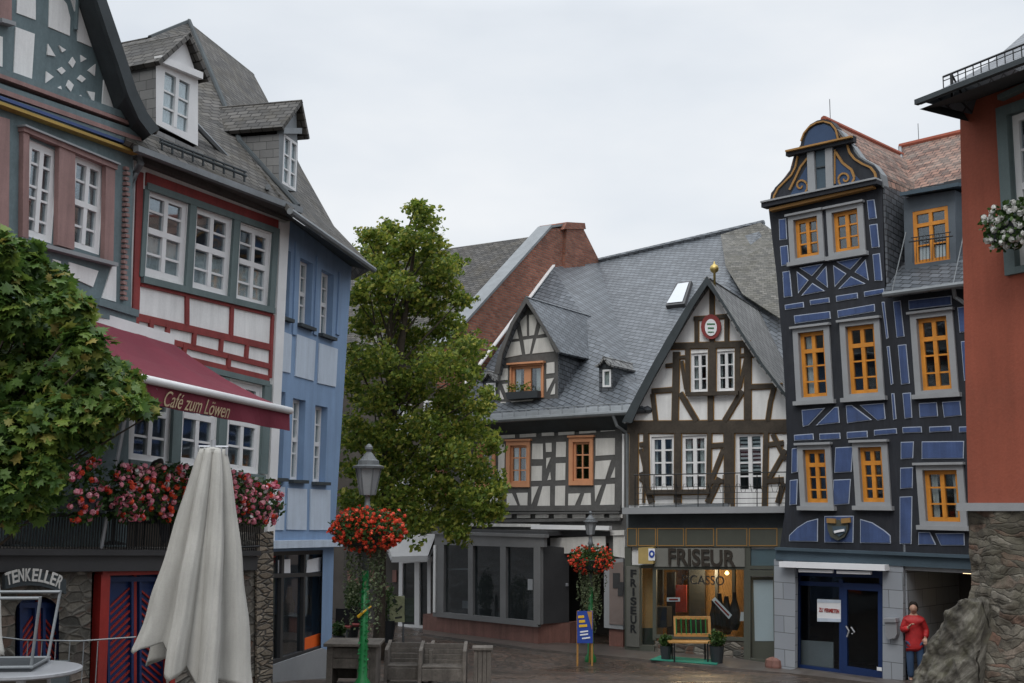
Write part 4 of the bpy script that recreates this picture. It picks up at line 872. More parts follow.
TB = [((628, 425), (795, 424), .22), ((670, 346.5), (751, 344), .17), ((676.8, 352), (675.3, 421), .19), ((748, 344), (748, 420), .19), ((688, 347), (688, 394), .13), ((712.6, 347), (712.4, 394), .22),
      ((738, 346), (738, 394), .14), ((652, 391.5), (675, 389.5), .13), ((749, 387), (783, 386), .13), ((653, 394), (656, 421), .12), ((680.5, 393), (697, 421), .14), ((743, 391), (725, 421), .14),
      ((711, 396), (711, 421), .15), ((774, 389), (771, 401), .11), ((771, 400), (768, 421), .11), ((682, 361), (686.5, 389), .09), ((746, 360), (740, 388), .09), ((712.3, 288), (712.3, 345), .13), ((694, 319), (732, 316), .11),
      ((697, 320), (697, 344), .11), ((727, 318), (727, 343), .11), ((666, 366), (677, 365), .10), ((748, 356), (758, 355), .10), ((677, 358), (686, 357), .08), ((740, 356), (748, 355), .08),
      ((628, 430.5), (795, 430), .16), ((634.5, 432), (634, 505), .26), ((647, 432), (648, 492), .12), ((678.3, 432), (678, 503), .20), ((710, 432), (709, 492), .12), ((728, 432), (729, 503), .22), ((766.5, 432), (765, 508), .13), ((733.5, 432), (733, 508), .08),
      ((640, 445), (648, 444), .12), ((641, 449), (647, 475), .10), ((642, 472), (652, 503), .16), ((710, 446), (728, 445), .13), ((724, 449), (710, 485), .12), ((720, 478), (708, 503), .16), ((648, 493), (709, 492), .12),
      ((640, 480), (647, 479), .08), ((710, 482), (728, 481), .10), ((767, 445), (784, 443), .12), ((773, 434), (786, 460), .11), ((786, 450), (770, 478), .11), ((767, 481), (784, 480), .13), ((784, 483), (778, 503), .12), ((644, 503), (645, 432), .05)]
t = MB()
for a, c_, w in TB: FF.beam(t, a, c_, w * .86, .045)
t.build('timber_frame', M['dbrown'], h)
t = MB()
for a, c_, w in TB: FF.beam(t, a, c_, w * .86 + .04, .012)
t.build('ochre_outline', M['ochre'], h)
b = MB(); FF.panel(b, [(687, 392.5), (739, 391), (739, 395), (687, 396.5)], .05, .10); FF.panel(b, [(647, 490), (710, 489.5), (710, 494), (647, 494.5)], .05, .08); b.each('sill_board', M['dbrown'], h)
r = MB(); pr = FF.px([(622, 422), (631, 404), (647, 374), (667, 338), (689, 302), (707, 276), (724, 303), (742, 332), (763, 364), (786, 394), (798, 408)], .40); sweep(r, pr, BF * 7.2)
r.build('roof', M['slate_lite'], h, solid=.09)
r = MB(); pi = FF.px([(632, 423), (640, 405), (655, 376), (675, 341), (694, 306), (707.5, 285), (722.5, 304.5), (740.5, 334), (761.5, 366), (784.5, 396), (797, 410)], .38)
for i in range(10): r.prism([pr[i] + FF.N * .01, pr[i + 1] + FF.N * .01, pi[i + 1] + FF.N * .03, pi[i] + FF.N * .03], -FF.N * .06)
r.build('barge_board', M['soffit'], h)
b = MB(); p0 = FF.pt(714.5, 277, .1); b.lathe(p0 - Z * .3, [(.03, 0), (.03, .40), (.09, .44), (.115, .51), (.09, .58), (.03, .62), (.008, .70)], 12); b.build('gilt_ball', M['gold'], h, smooth=True)
em = empty('guild_shield', FF.pt(711.5, 328, .1), 'small red oval shield with white centre fixed high in the brown timber gable', 'sign')
def oval(F, cx, cy, rx, ry, off, th, n=18):
    m_ = MB(); m_.prism([F.pt(cx + rx * math.cos(6.2832 * i / n), cy + ry * math.sin(6.2832 * i / n) * (1.0), off) for i in range(n)], F.N * th); return m_
oval(FF, 711.5, 327, 10, 12.5, .06, .05).build('rim', M['red_tim'], em); oval(FF, 711, 327.5, 6, 8.5, .11, .015).build('face', M['paper'], em)
b = MB(); FF.beam(b, (707, 324), (715, 324), .03, .01, .127); FF.beam(b, (708, 328), (714, 328), .03, .01, .127); FF.beam(b, (708, 332), (714, 332), .02, .01, .127); b.build('marking', M['green'], em)
# ledge and railing of the first floor
b = MB(); FF.panel(b, [(628, 507.5), (800, 506), (800, 512.5), (628, 514)], .0, .42); b.build('ledge', M['stonegrey'], h)
b = MB(); FF.panel(b, [(640, 506), (729, 503), (729, 507), (640, 508)], .0, .06); b.build('lead_flashing', M['zinc'], h)
b = MB()
b.tube([FF.pt(634, 475, .35), FF.pt(790, 472, .35)], .014, 5)
for x in (635, 654, 676, 698, 723, 737, 757, 779): b.tube([FF.pt(x, 475, .35), FF.pt(x, 508, .35)], .012, 5)
for y in (487, 493, 499, 504): b.tube([FF.pt(634, y + .3, .35), FF.pt(790, y - 1, .35)], .007, 4)
for i in range(14): x = 640 + i * 10.5; b.tube([FF.pt(x, 492, .35), FF.pt(x + 2, 484, .37), FF.pt(x + 5, 484, .38), FF.pt(x + 7, 492, .35)], .006, 4)
b.build('railing', M['iron'], h)
# shop front
b = MB(); FF.panel(b, [(629, 514), (790, 513), (790, 528), (629, 528)], .0, .05); b.build('soffit_board', M['soffit'], h)
b = MB(); FF.panel(b, [(629, 528), (790, 528), (790, 547), (629, 547)], .0, .10); b.build('panel_board', M['dkgreen'], h)
b = MB()
for x0, x1 in ((629, 638), (640, 657), (659, 685), (687.5, 715), (718, 748), (750.5, 778)):
    for a, c_ in (((x0, 528.5), (x1, 528.5)), ((x0, 545.5), (x1, 545.5)), ((x0, 528), (x0, 546)), ((x1, 528), (x1, 546))): FF.beam(b, a, c_, .022, .11)
b.build('panel_outline', M['ochre'], h)
b = MB(); FF.panel(b, [(656, 548), (746, 548), (746, 566.5), (656, 566.5)], .0, .12); b = b.build('sign_board', paint('olive_grey_board', (.19, .19, .17), .6, .2), h)
lettering('FRISEUR', FF, 701.5, 557.5, .40, paint('dark_letter_brown', (.03, .023, .016), .6, .2), b, .15, wpx=67, ext=.02, bold=.02)
fsw = MB()
for a, c_, w in (((655.5, 547), (655.5, 640), .09), ((657, 568), (748, 568), .07), ((748, 547), (748, 662), .16), ((641, 566), (641, 648), .08), ((629, 566.5), (800, 567.5), .08), ((656, 636), (747, 639), .08), ((776, 567), (777, 662), .10), ((751, 573), (778, 573), .14), ((629, 547), (629, 655), .16)): FF.beam(fsw, a, c_, w, .08)
s = fsw.build('shop_window', M['dkgreen'], h)
b = MB(); b.face(FF.px([(657, 568), (747, 568), (747, 638), (657, 637)], .02)); b.build('pane', M['shopglass'], s)
lettering('PICASSO', FF, 703, 580, .22, M['iron'], s, .03, wpx=42, ext=.004, bold=.01)
b = MB(); b.prism([FF.pt(641, 566, -2.4), FF.pt(752, 566, -2.4), FF.pt(752, 650, -2.4), FF.pt(641, 650, -2.4)], BF * .02)
b.prism([FF.pt(641, 566, -2.4), FF.pt(752, 566, -2.4), FF.pt(752, 566, -.2), FF.pt(641, 566, -.2)], Z * .03)
b.build('shop_back_wall', M['warm'], s)
b = MB()
for x0, x1, y0, y1, o_ in ((657, 664, 569, 605, -1.2), (668, 676, 572, 637, -1.4), (690, 706, 568, 633, -1.9), (716, 719, 568, 612, -1.6), (733, 736, 568, 620, -1.5)): FF.panel(b, [(x0, y0), (x1, y0), (x1, y1), (x0, y1)], o_, .1)
FF.panel(b, [(657, 606), (672, 606), (672, 626), (657, 626)], -.8, .4); b.each('shop_fitting', M['pot'], s)
b = MB(); FF.panel(b, [(676, 585), (687, 585), (687, 612), (676, 612)], -1.3, .04); b.build('red_panel', M['red_tim'], s)
b = MB(); FF.panel(b, [(667, 597.5), (680, 597.5), (680, 601.5), (667, 601.5)], -.04, .01); FF.panel(b, [(712, 600), (715, 597), (732, 615), (729, 619)], -.04, .01); b.each('notice', M['paper'], s)
b = MB(); FF.beam(b, (669, 599.5), (678, 599.5), .04, .008, -.03); FF.beam(b, (715, 601), (729, 615.5), .04, .008, -.03); b.build('notice_stripe', M['redpaint'], s)
b = MB()
for x, y, r_ in ((720, 621, .15), (727, 624, .17), (735, 620, .13), (714, 628, .12)): b.lathe(FF.pt(x, y + 10, -.7), [(r_ * .5, 0), (r_, .15), (r_, .45), (r_ * .4, .75), (.05, .9)], 10)
b.build('salon_chair', M['iron'], s)
b = MB(); FF.panel(b, [(741, 612), (746, 612), (746, 621), (740, 621)], -.3, .02); b.build('paper_notice', M['paper'], s)
b = MB(); b.lathe(FF.pt(727, 575, -.9), [(.02, 0), (.06, .04), (.02, .1)], 8); b.build('lamp', emis('warm_lamp', (1, .62, .22), 6), s)
li = bpy.data.lights.new('salon_lamp', 'POINT'); li.energy = 90; li.color = (1, .72, .42); li.shadow_soft_size = .15
lo = bpy.data.objects.new('salon_lamp', li); lo.location = FF.pt(705, 572, -1.2); col.objects.link(lo); setp(lo, h)
b = MB(); FF.panel(b, [(656, 640), (747, 641), (747, 668), (656, 668)], .0, .06); b.build('stone_base', M['rubble'], h)
b = MB(); FF.panel(b, [(628, 644), (656, 645), (656, 668), (628, 665)], .0, .12); FF.panel(b, [(748, 658), (790, 660), (790, 680), (748, 676)], .0, .12); b.each('doorstep', M['dkgreen'], h)
b = MB(); b.face(FF.px([(643, 569), (654, 569), (654, 646), (643, 645)], -.05)); b.build('pane', M['shopglass'], s); b = MB(); b.face(FF.px([(751, 549), (777, 549), (777, 566), (751, 566)], .03))
b.build('pane', M['shopglass'], s)
b = MB(); FF.panel(b, [(642, 568), (655, 568), (655, 647), (642, 646)], -.3, .02); b.build('door', M['warm'], h)
b = MB(); FF.panel(b, [(642, 628), (655, 628), (655, 647), (642, 646)], -.27, .02); b.build('door_panel', M['dkgreen'], h)
b = MB(); FF.panel(b, [(750, 575), (778, 575), (778, 661), (750, 659)], -.14, .06); d = b.build('door', M['dkgreen'], h)
b = MB(); FF.panel(b, [(753.5, 580), (776, 580), (776, 641), (755, 641)], -.08, .01); FF.panel(b, [(751, 549), (777, 549), (777, 565.5), (751, 565.5)], .01, .01); b.build('frosted_glass', paint('frosted_film', (.30, .37, .40), .4, .08), d)
b = MB(); b.tube([FF.pt(750.5, 613, .0), FF.pt(750.5, 628, .0)], .02); b.build('handle', M['alu'], d)
b = MB(); FF.panel(b, [(627, 566), (640, 567), (640, 647), (627, 646)], .10, .05); o = b.build('vertical_sign', paint('olive_grey_upright', (.12, .12, .105), .6, .2), h)
for i, c_ in enumerate('FRISEUR'): lettering(c_, FF, 633.5, 573.5 + i * 9.2, .19, M['iron'], o, .16, wpx=2 if c_ == 'I' else 6, bold=.03)
lt = empty('lightbox_sign', FF.pt(648, 556, .2), 'small yellow projecting box sign with blue ring beside the hairdresser name board', 'sign')
b = MB(); FF.panel(b, [(640.5, 547.5), (655.5, 546.5), (655.5, 563.5), (640.5, 563.5)], .10, .16); b.build('box', paint('dull_yellow_box', (.42, .31, .12), .5, .15), lt)
b = MB(); FF.panel(b, [(648.5, 548.5), (655, 548.5), (655, 560.5), (648.5, 560.5)], .262, .008); b.build('panel', M['paper'], lt)
oval(FF, 651.8, 554, 2.9, 3.8, .272, .01).build('ring', M['blueink'], lt); oval(FF, 651.8, 554, 1.2, 1.6, .283, .006).build('centre', M['paper'], lt)

# ============================================================ crooked blue-black house
FK = Fac(770, 25.1, 968, 21.85)
BKK = -FK.N
FK.ln = -.03
h = empty('crooked_blue_black_house', FK.pt(870, 670), 'tall crooked black timbered house with ultramarine infill, orange windows and scrolled gable', 'house')
ORW = dict(rows=(.24, .48, .71), thick_rows=(.71,), fw=.085, bw=.035, rd=.09, sur=(.13, .13, .10, .08), surm=M['stonegrey'], sill=(.18, .09, .12, M['stonegrey']), hood=(.17, .05, .12, M['stonegrey']))
def orw(x0, x1, y0, y1, **k): kw = dict(ORW); kw.update(k); return window(FK, h, x0, x1, y0, y1, M['orange'], **kw)
orw(795, 819, 218, 257, rows=(.36, .66), thick_rows=()); orw(833.5, 859.5, 210.5, 251, rows=(.36, .66), thick_rows=())
orw(800.5, 826.5, 331.5, 397, cur_side=True); orw(848, 877, 325, 393.5); orw(919.5, 950, 317, 390)
orw(805, 827.5, 449.5, 502.5); orw(860.5, 884, 447, 502); orw(925, 959.5, 470, 521.5, rows=(.34, .66), thick_rows=(), cur_side=True)
FK.holes.append(FK.px([(798, 562), (884.5, 563), (884.5, 680), (798, 668)]))
FK.holes.append(FK.px([(906, 569), (972, 571), (972, 690), (906, 682)]))
pts = FK.px([(768.5, 208), (882, 185), (885, 292), (985, 288), (985, 700), (776.5, 668), (776.5, 560), (779.5, 550), (784.5, 515), (787, 440), (785, 390), (781.5, 335), (776.5, 275)]); pts[4].z = pts[5].z = -.6
wall(FK, h, pts, M['black'], depth=7)
z7 = lambda p: (750 + p[0] / 4, 110 + p[1] / 4)
z8 = lambda p: (760 + p[0] / 4, 270 + p[1] / 4)
z9 = lambda p: (760 + p[0] / 4, 420 + p[1] / 4)
PAN = []
for f, L in ((z7, [[(116, 438), (145, 434), (149, 517), (119, 521)], [(121, 546), (152, 541), (158, 618), (127, 624)], [(131, 648), (160, 643), (166, 700), (136, 705)], [(468, 362), (498, 358), (508, 433), (476, 438)],
                   [(478, 460), (510, 455), (519, 549), (488, 552)], [(491, 578), (520, 573), (530, 683), (500, 684)]]),
             (z8, [[(92, 30), (122, 26), (130, 106), (97, 110)], [(100, 140), (175, 128), (177, 150), (102, 160)], [(200, 121), (278, 110), (280, 130), (203, 141)], [(305, 104), (391, 91), (393, 113), (307, 127)],
                   [(417, 87), (497, 74), (499, 94), (419, 108)], [(137, 183), (281, 165), (284, 195), (141, 215)], [(310, 162), (459, 136), (461, 166), (313, 191)], [(487, 128), (499, 127), (515, 272), (506, 276)],
                   [(533, 127), (563, 122), (579, 266), (548, 271)], [(508, 306), (519, 304), (534, 455), (524, 460)], [(552, 301), (586, 297), (600, 454), (566, 459)], [(526, 494), (538, 493), (547, 596), (534, 600)],
                   [(571, 493), (604, 490), (610, 591), (580, 595)], [(595, 122), (766, 103), (768, 140), (597, 160)], [(791, 150), (822, 146), (824, 248), (800, 251)], [(805, 286), (826, 284), (826, 440), (818, 443)],
                   [(168, 560), (262, 551), (196, 621), (173, 627)], [(225, 622), (298, 549), (315, 547), (320, 611)], [(345, 542), (368, 540), (449, 600), (350, 613)], [(399, 540), (497, 532), (503, 596), (471, 603)],
                   [(636, 533), (708, 529), (713, 585), (640, 591)], [(729, 528), (801, 523), (807, 582), (737, 590)]]),
             (z9, [[(137, 60), (214, 54), (216, 79), (138, 83)], [(238, 55), (321, 51), (323, 76), (240, 80)], [(348, 48), (430, 43), (432, 69), (349, 75)], [(457, 40), (547, 33), (549, 55), (458, 62)],
                   [(571, 29), (647, 26), (649, 50), (572, 53)], [(678, 27), (765, 23), (767, 45), (679, 50)], [(797, 27), (850, 25), (850, 48), (798, 50)], [(129, 114), (152, 111), (152, 208), (127, 213)], [(121, 241), (152, 237), (148, 338), (120, 341)],
                   [(303, 110), (374, 106), (367, 208), (299, 212)], [(295, 239), (364, 236), (357, 336), (292, 341)], [(564, 88), (616, 86), (613, 153), (564, 157)], [(562, 191), (613, 189), (611, 272), (562, 276)],
                   [(560, 307), (610, 305), (607, 496), (560, 496)], [(648, 86), (817, 84), (815, 154), (648, 156)], [(117, 485), (118, 461), (150, 430), (190, 405), (233, 394), (232, 487)],
                   [(259, 384), (376, 383), (374, 491), (259, 490)], [(402, 492), (402, 396), (450, 410), (497, 440), (523, 462), (524, 494)], [(635, 448), (680, 448), (705, 499), (635, 499)], [(702, 453), (818, 452), (820, 502), (725, 502)]])):
    PAN += [[f(p) for p in q] for q in L]
def xblock(a, b, c, d, w=.10):          # quad split by an X into four triangles
    def L(p, q, t): return (p[0] * (1 - t) + q[0] * t, p[1] * (1 - t) + q[1] * t)
    m_ = ((a[0] + b[0] + c[0] + d[0]) / 4, (a[1] + b[1] + c[1] + d[1]) / 4)
    for p, q in ((a, b), (b, c), (c, d), (d, a)):
        PAN.append([L(L(p, q, w), m_, .04), L(L(q, p, w), m_, .04), L(m_, L(p, q, .5), .24)])
xblock((796, 268), (827, 262.5), (829, 291), (798, 297)); xblock((832.5, 262), (866, 256), (870, 283.5), (834.5, 290.5))
b = MB(); b2 = MB()
def shrink(q, px_):
    cx_ = sum(p[0] for p in q) / len(q); cy_ = sum(p[1] for p in q) / len(q); out = []; k = len(q)
    ar = sum(q[i][0] * q[(i + 1) % k][1] - q[(i + 1) % k][0] * q[i][1] for i in range(k)); sg_ = 1 if ar > 0 else -1
    ln_ = []
    for i in range(k):
        p, r_ = q[i], q[(i + 1) % k]; dx, dy = r_[0] - p[0], r_[1] - p[1]; l_ = math.hypot(dx, dy); nx, ny = -dy / l_ * sg_ * px_, dx / l_ * sg_ * px_
        ln_.append(((p[0] + nx, p[1] + ny), (dx, dy)))
    for i in range(k):
        (p, d), (r_, e_) = ln_[i - 1], ln_[i]; cr = d[0] * e_[1] - d[1] * e_[0]
        if abs(cr) < 1e-6: out.append(r_); continue
        t_ = ((r_[0] - p[0]) * e_[1] - (r_[1] - p[1]) * e_[0]) / cr; out.append((p[0] + d[0] * t_, p[1] + d[1] * t_))
    return out
for q in PAN:
    FK.panel(b2, q, 0, .010); FK.panel(b, shrink(q, .75), 0, .024)
for a, c_ in zip(b.each('infill_panel', M['inblue'], h), b2.each('outline', M['line'], None)): setp(c_, a)
# crest
b = MB(); b.prism(FK.px([z9(p) for p in ((275, 400), (300, 408), (318, 398), (335, 408), (360, 402), (358, 440), (345, 468), (318, 482), (290, 468), (278, 440))], .02), FK.N * .08); c = b.build('carved_crest', M['dkgreen'], h)
b = MB(); b.prism(FK.px([z9(p) for p in ((290, 425), (346, 425), (342, 450), (318, 468), (294, 450))], .10), FK.N * .02); b.build('field', M['bandgrey'], c)
b = MB(); FK.beam(b, z9((298, 448)), z9((338, 440)), .05, .02, .13); b.build('figure', M['paper'], c)
b = MB(); FK.beam(b, z9((270, 402)), z9((305, 404)), .10, .04, .10); FK.beam(b, z9((328, 404)), z9((364, 400)), .10, .04, .10); b.build('mantling', M['ochre'], c)
# cornice and gable
b = MB(); FK.beam(b, (778.5, 554), (985, 563), .26, .12); FK.beam(b, (779.5, 548.5), (985, 557), .06, .20); b.each('cornice', M['bandgrey'], h)
sc_l = [(769.5, 203), (771, 195), (775, 187.5), (782, 180.5), (788.5, 174), (792.5, 166), (794.5, 155.5)]
dome = [(800, 148), (801.5, 139), (804.5, 131), (810, 124.5), (817, 120.5), (824, 119), (831, 121), (836, 127), (838.5, 137), (838.5, 141)]
sc_r = [(851, 143), (853, 150.5), (858, 157), (866, 162), (874, 165.5), (878.5, 171), (880.5, 179.5)]
gab = [(769.5, 206)] + sc_l + dome + sc_r + [(881, 184)]
FKG = FK
b = MB(); b.prism(FK.px(gab, .04), BKK * .25); b.build('scroll_gable', M['black'], h)
def poly_line(mb, pts, w, th, off):
    for i in range(len(pts) - 1): FK.beam(mb, pts[i], pts[i + 1], w, th, off)
o = MB()
def inset(pts, dx, dy=0): return [(x + dx, y + dy) for x, y in pts]
poly_line(o, inset(sc_l, 3.5, 1), .042, .03, .04); poly_line(o, inset(sc_r, -3.2, 2), .042, .03, .04); poly_line(o, inset(dome[1:-1], 0, 2.5), .035, .03, .04)
FK.beam(o, (773, 211), (876, 187.5), .07, .16, .04)
for cx_, cy_ in ((801.5, 186), (845.5, 179)):
    pts = [(cx_ + (1 + 1.05 * a_) * math.cos(a_) * (1 if cx_ < 820 else -1) * .85, cy_ + (1 + 1.05 * a_) * math.sin(a_) * .9) for a_ in [i * .45 for i in range(17)]]
    poly_line(o, pts, .04, .03, .04); oval(FK, cx_, cy_, 2, 2.2, .05, .04)
poly_line(o, [(809, 157), (801, 167), (795, 180), (790, 190)], .05, .03, .04); poly_line(o, [(836, 152), (843, 163), (852, 170), (855, 178), (852, 185)], .05, .03, .04)
poly_line(o, [(835.5, 150), (835.5, 184)], .03, .03, .04); FK.beam(o, (790, 153), (856, 138.5), .04, .20, .05)
o.build('gilt_scrollwork', M['ochre'] if False else paint('dull_gold_paint', (.33, .175, .05), .65, .2), h)
b = MB(); FK.beam(b, (789, 154.5), (856.5, 140), .14, .14, .04); FK.beam(b, (767, 207), (882, 183), .12, .24, .04); b.each('gable_cornice', M['black'], h)
b = MB(); FK.beam(b, (767, 204.3), (882, 180.6), .04, .28, .04); b.build('gable_cornice_edge', M['stonegrey'], h)
b = MB(); FK.panel(b, [(804, 147), (805.5, 139), (809, 131.5), (815, 126.5), (824, 124), (831, 127), (835.5, 133), (836.5, 140)], .04, .012)
FK.panel(b, [(798, 196), (790, 196), (807, 166), (808, 192)], .04, .012); FK.panel(b, [(836, 158), (851, 171), (862, 182), (836, 186)], .04, .012); b.each('gable_blue_field', paint('dull_blue_field', (.035, .065, .13), .8, .15), h)
b = MB(); FK.panel(b, [(808.5, 152), (815, 150.5), (817, 191), (809.5, 193)], .04, .07); FK.panel(b, [(826.5, 148), (833.5, 146.5), (834.5, 187), (827.5, 188.5)], .04, .07); b.each('pilaster', M['stonegrey'], h)
b = MB(); FK.panel(b, [(816, 150.5), (826, 148), (827, 187), (817.5, 189.5)], .04, .02); b.build('shutter', M['bandgrey'], h)
b = MB(); FK.beam(b, (817, 168), (827, 166), .03, .03, .06); b.build('shutter_rail', M['soffit'], h)
# roofs: clay over the gable, mansard behind
prof = FK.px([(768.5, 206)] + [(x - .6, y - .8) for x, y in sc_l] + dome[:6], .0) + FK.px(dome[5:] + [(852, 141)] + [(x + 1, y - 1) for x, y in sc_r] + [(884, 186)], .0)
dome_p = FK.px([(x, y - 1) for x, y in dome[:-1]], .0)
rk = FK.px([(769, 208), (771, 193), (784, 178), (790, 170), (794, 155), (806, 136), (823.5, 119), (840, 131), (852, 146), (860, 157), (873, 164), (880, 174), (883, 187)], .0)
r = MB(); sweep(r, rk, BKK * 5.5); r.build('roof', M['clay'], h, solid=.08)
b = MB(); vg = FK.px([(841, 131), (853, 146), (861, 157), (874, 164), (881.5, 174), (884, 188)], .02); vg2 = FK.px([(836, 128), (851, 148), (859, 159), (871, 166), (878, 174), (881, 186)], .02)
for i in range(5): b.prism([vg[i], vg[i + 1], vg2[i + 1], vg2[i]], BKK * .25)
b.build('verge', M['zinc'], h)
apx = FK.pt(823.5, 119)
ur = FK.uv(883, 200)[0]
ck = MB(); c0 = FK.P(ur, FK.uv(883, 186)[1]); c1 = FK.P(ur, FK.uv(885, 296)[1]); ck.prism([c0, c1, c1 + BKK * 4, c0 + BKK * 4], FK.U * .05); ck.build('slate_cheek', M['slate_v'], h)
zr = at(900, 147, 25.5).z
lo_l, lo_r = FK.pt(893, 195, -1.5), FK.pt(1000, 173, -1.5)
v_ridge = FK.pt(900, 147, -4.2); r_ridge = v_ridge + FK.U * 9
r = MB(); lo_r = lo_l + FK.U * 9; r.up([lo_l, lo_r, r_ridge, v_ridge]); r.up([v_ridge, r_ridge, r_ridge + BKK * 4 - Z * 3, v_ridge + BKK * 4 - Z * 3]); r.build('roof', M['clay'], h, solid=.08)
b = MB(); b.tube([v_ridge - Z * .0, r_ridge], .09, 8); b.tube([apx, apx + BKK * 4.6], .08, 8); b.build('ridge_tiles', M['terra'], h)
b = MB(); b.tube([v_ridge, FK.pt(903.5, 190, -1.45)], .05, 6); b.build('valley', M['zinc'], h)
mz = FK.pt(893, 196, -1.35); b = MB(); b.prism([FK.pt(888, 194, -1.3), FK.pt(888, 194, -1.3) + FK.U * 8, FK.pt(888, 194, -1.3) + FK.U * 8 - Z * 2.2, FK.pt(888, 194, -1.3) - Z * 2.2], BKK * .1); b.build('mansard', M['slate_v'], h)
b = MB(); e0 = FK.pt(884, 295, .38); e1 = e0 + FK.U * 6; s0 = FK.pt(893, 258, -1.0); s1 = s0 + FK.U * 6; b.up([e0, e1, s1, s0]); b.up([s0, s1, s1 + BKK * .35 + Z * .2, s0 + BKK * .35 + Z * .2]); b.build('lower_roof', M['slate_v'] if False else M['slate'], h, solid=.08)
b = MB(); b.tube([e0 + FK.N * .03, e1 + FK.N * .03], .06, 8); b.tube([FK.pt(953, 285, .36), FK.pt(955, 297, .2), FK.pt(966, 304, .12), FK.pt(978, 330, .12), FK.pt(978, 560, .12)], .045); b.build('gutter', M['zinc'], h)
F4 = Fac.__new__(Fac); F4.__dict__.update(FK.__dict__); F4.O = FK.O + BKK * .45; F4.holes = []; F4.ln = 0
dmb = MB(); window(F4, h, 913.5, 949, 208.5, 262, M['orange'], rows=(.34, .72), thick_rows=(.72,), cols=(.5,), fw=.08, bw=.03, rd=.04, cur_side=False, curtain=.3)
q = F4.px([(905, 272), (956, 266), (955, 190), (903.5, 198)]); dmb.poly([q] + F4.holes); dmb.face([q[0], q[3], q[3] + BKK * 2, q[0] + BKK * 2]); dmb.face([q[1], q[2], q[2] + BKK * 2, q[1] + BKK * 2])
d = dmb.build('dormer', M['dormer_grey'], h, recalc=False)
b = MB(); q = F4.px([(900, 196), (958, 186)], .25); b.prism([q[0], q[1], q[1] + BKK * 2 + Z * .3, q[0] + BKK * 2 + Z * .3], Z * .08); b.build('dormer_roof', M['bandgrey'], d)
b = MB()
b.tube([F4.pt(909, 242, .25), F4.pt(953, 236, .25)], .016, 5)
b.tube([F4.pt(911, 238, .25), F4.pt(951, 232, .25)], .012, 5)
for i in range(12): x = 913 + i * 3.3; b.tube([F4.pt(x, 238 - i * .45, .25), F4.pt(x, 263 - i * .4, .25)], .006, 4)
b.build('window_grille', M['iron'], d)
b = MB(); cb = FK.pt(961, 200, -1.4); b.box(cb - Z * .8, .5, .5, 1.2, .75); b.build('chimney', M['pot'], h)
an = MB(); an.tube([apx + BKK * .3, apx + BKK * .3 + Z * .55], .008, 4); an.tube([v_ridge + FK.U * .5, v_ridge + FK.U * .5 + Z * .5], .008, 4); an.build('lightning_rod', M['iron'], h)
wr = MB(); wr.tube([FK.pt(906, 232, .1), FK.pt(892, 292, .4)], .012, 4); wr.tube([FK.pt(964, 232, -.6), FK.pt(953, 284, .4)], .012, 4); wr.build('lightning_cable', M['zinc'], h)
# ground floor
b = MB(); b.prism(FK.px([(776.5, 559), (798, 560), (797.5, 672), (777, 670)], .0), FK.N * .10); b.build('pillar', M['greytile'], h); b = MB(); b.prism(FK.px([(885, 562), (905.5, 563), (905.5, 690), (885, 688)], .0), FK.N * .10)
b.build('pillar', M['greytile'], h)
b = MB(); FK.beam(b, (784.5, 564), (890, 567.5), .12, .22, .08); FK.beam(b, (800, 570.5), (834, 571.5), .06, .06, .16); FK.beam(b, (838, 572), (872, 573), .06, .06, .16); b.each('awning_cassette', M['paper'], h)
b = MB(); FK.panel(b, [(906, 563), (985, 566), (985, 574), (906, 570)], -.05, .08); b.build('lintel_board', M['stonegrey'], h)
b = MB()
for a, c_, w in (((799.5, 572), (799, 668), .10), ((843, 580), (843, 674), .09), ((799, 583), (884, 586), .09), ((883.5, 570), (884, 680), .10), ((798, 666), (843, 672), .10), ((799, 571), (885, 573), .20)): FK.beam(b, a, c_, w, .08, -.25)
s = b.build('shop_window', M['bluedoor'], h)
b = MB(); b.face(FK.px([(799, 572), (843, 574), (843, 670), (799, 665)], -.2)); b.build('pane', M['shopglass'], s)
b = MB(); FK.panel(b, [(801, 640), (834, 642), (834, 668), (801, 664)], -.5, .03); b.build('low_screen', M['stonegrey'], s)
b = MB(); FK.panel(b, [(817.5, 599), (841, 600), (841, 622), (817.5, 621.5)], -.17, .012); nb_ = b.build('to_let_sign', M['paper'], s)
b = MB(); FK.panel(b, [(817.5, 599), (841, 600), (841, 603), (817.5, 602.3)], -.155, .006); FK.panel(b, [(817.5, 618), (841, 619), (841, 622), (817.5, 621.5)], -.155, .006); b.build('edge_band', M['blue_p'], nb_)
lettering('ZU VERMIETEN', FK, 829, 610.5, .085, M['redpaint'], nb_, -.150, wpx=20, bold=.02)
b = MB(); 
for a, c_, w in (((846, 584), (846.5, 676), .10), ((881.5, 586), (882, 679), .10), ((845, 586), (883, 588), .14), ((845, 670), (883, 676), .20)): FK.beam(b, a, c_, w, .06, -.18)
d = b.build('door', M['bluedoor'], h)
b = MB(); b.face(FK.px([(848, 587), (880, 589), (880, 672), (848, 668)], -.15)); b.build('pane', M['shopglass'], d)
b = MB(); b.tube([FK.pt(846, 626, -.05), FK.pt(849, 631, -.05), FK.pt(847, 637, -.05)], .018); b.tube([FK.pt(851, 627, -.06), FK.pt(854.5, 632, -.06), FK.pt(852, 634, -.06)], .018); b.build('handle', M['alu'], d)
b = MB(); FK.panel(b, [(877, 667), (882, 667.5), (882, 671), (877, 670.5)], -.11, .01); b.build('sticker', M['paper'], d)
b = MB(); FK.panel(b, [(795, 669), (845, 675), (845, 680), (795, 674)], -.25, .3); b.build('threshold', M['stonegrey'], h)
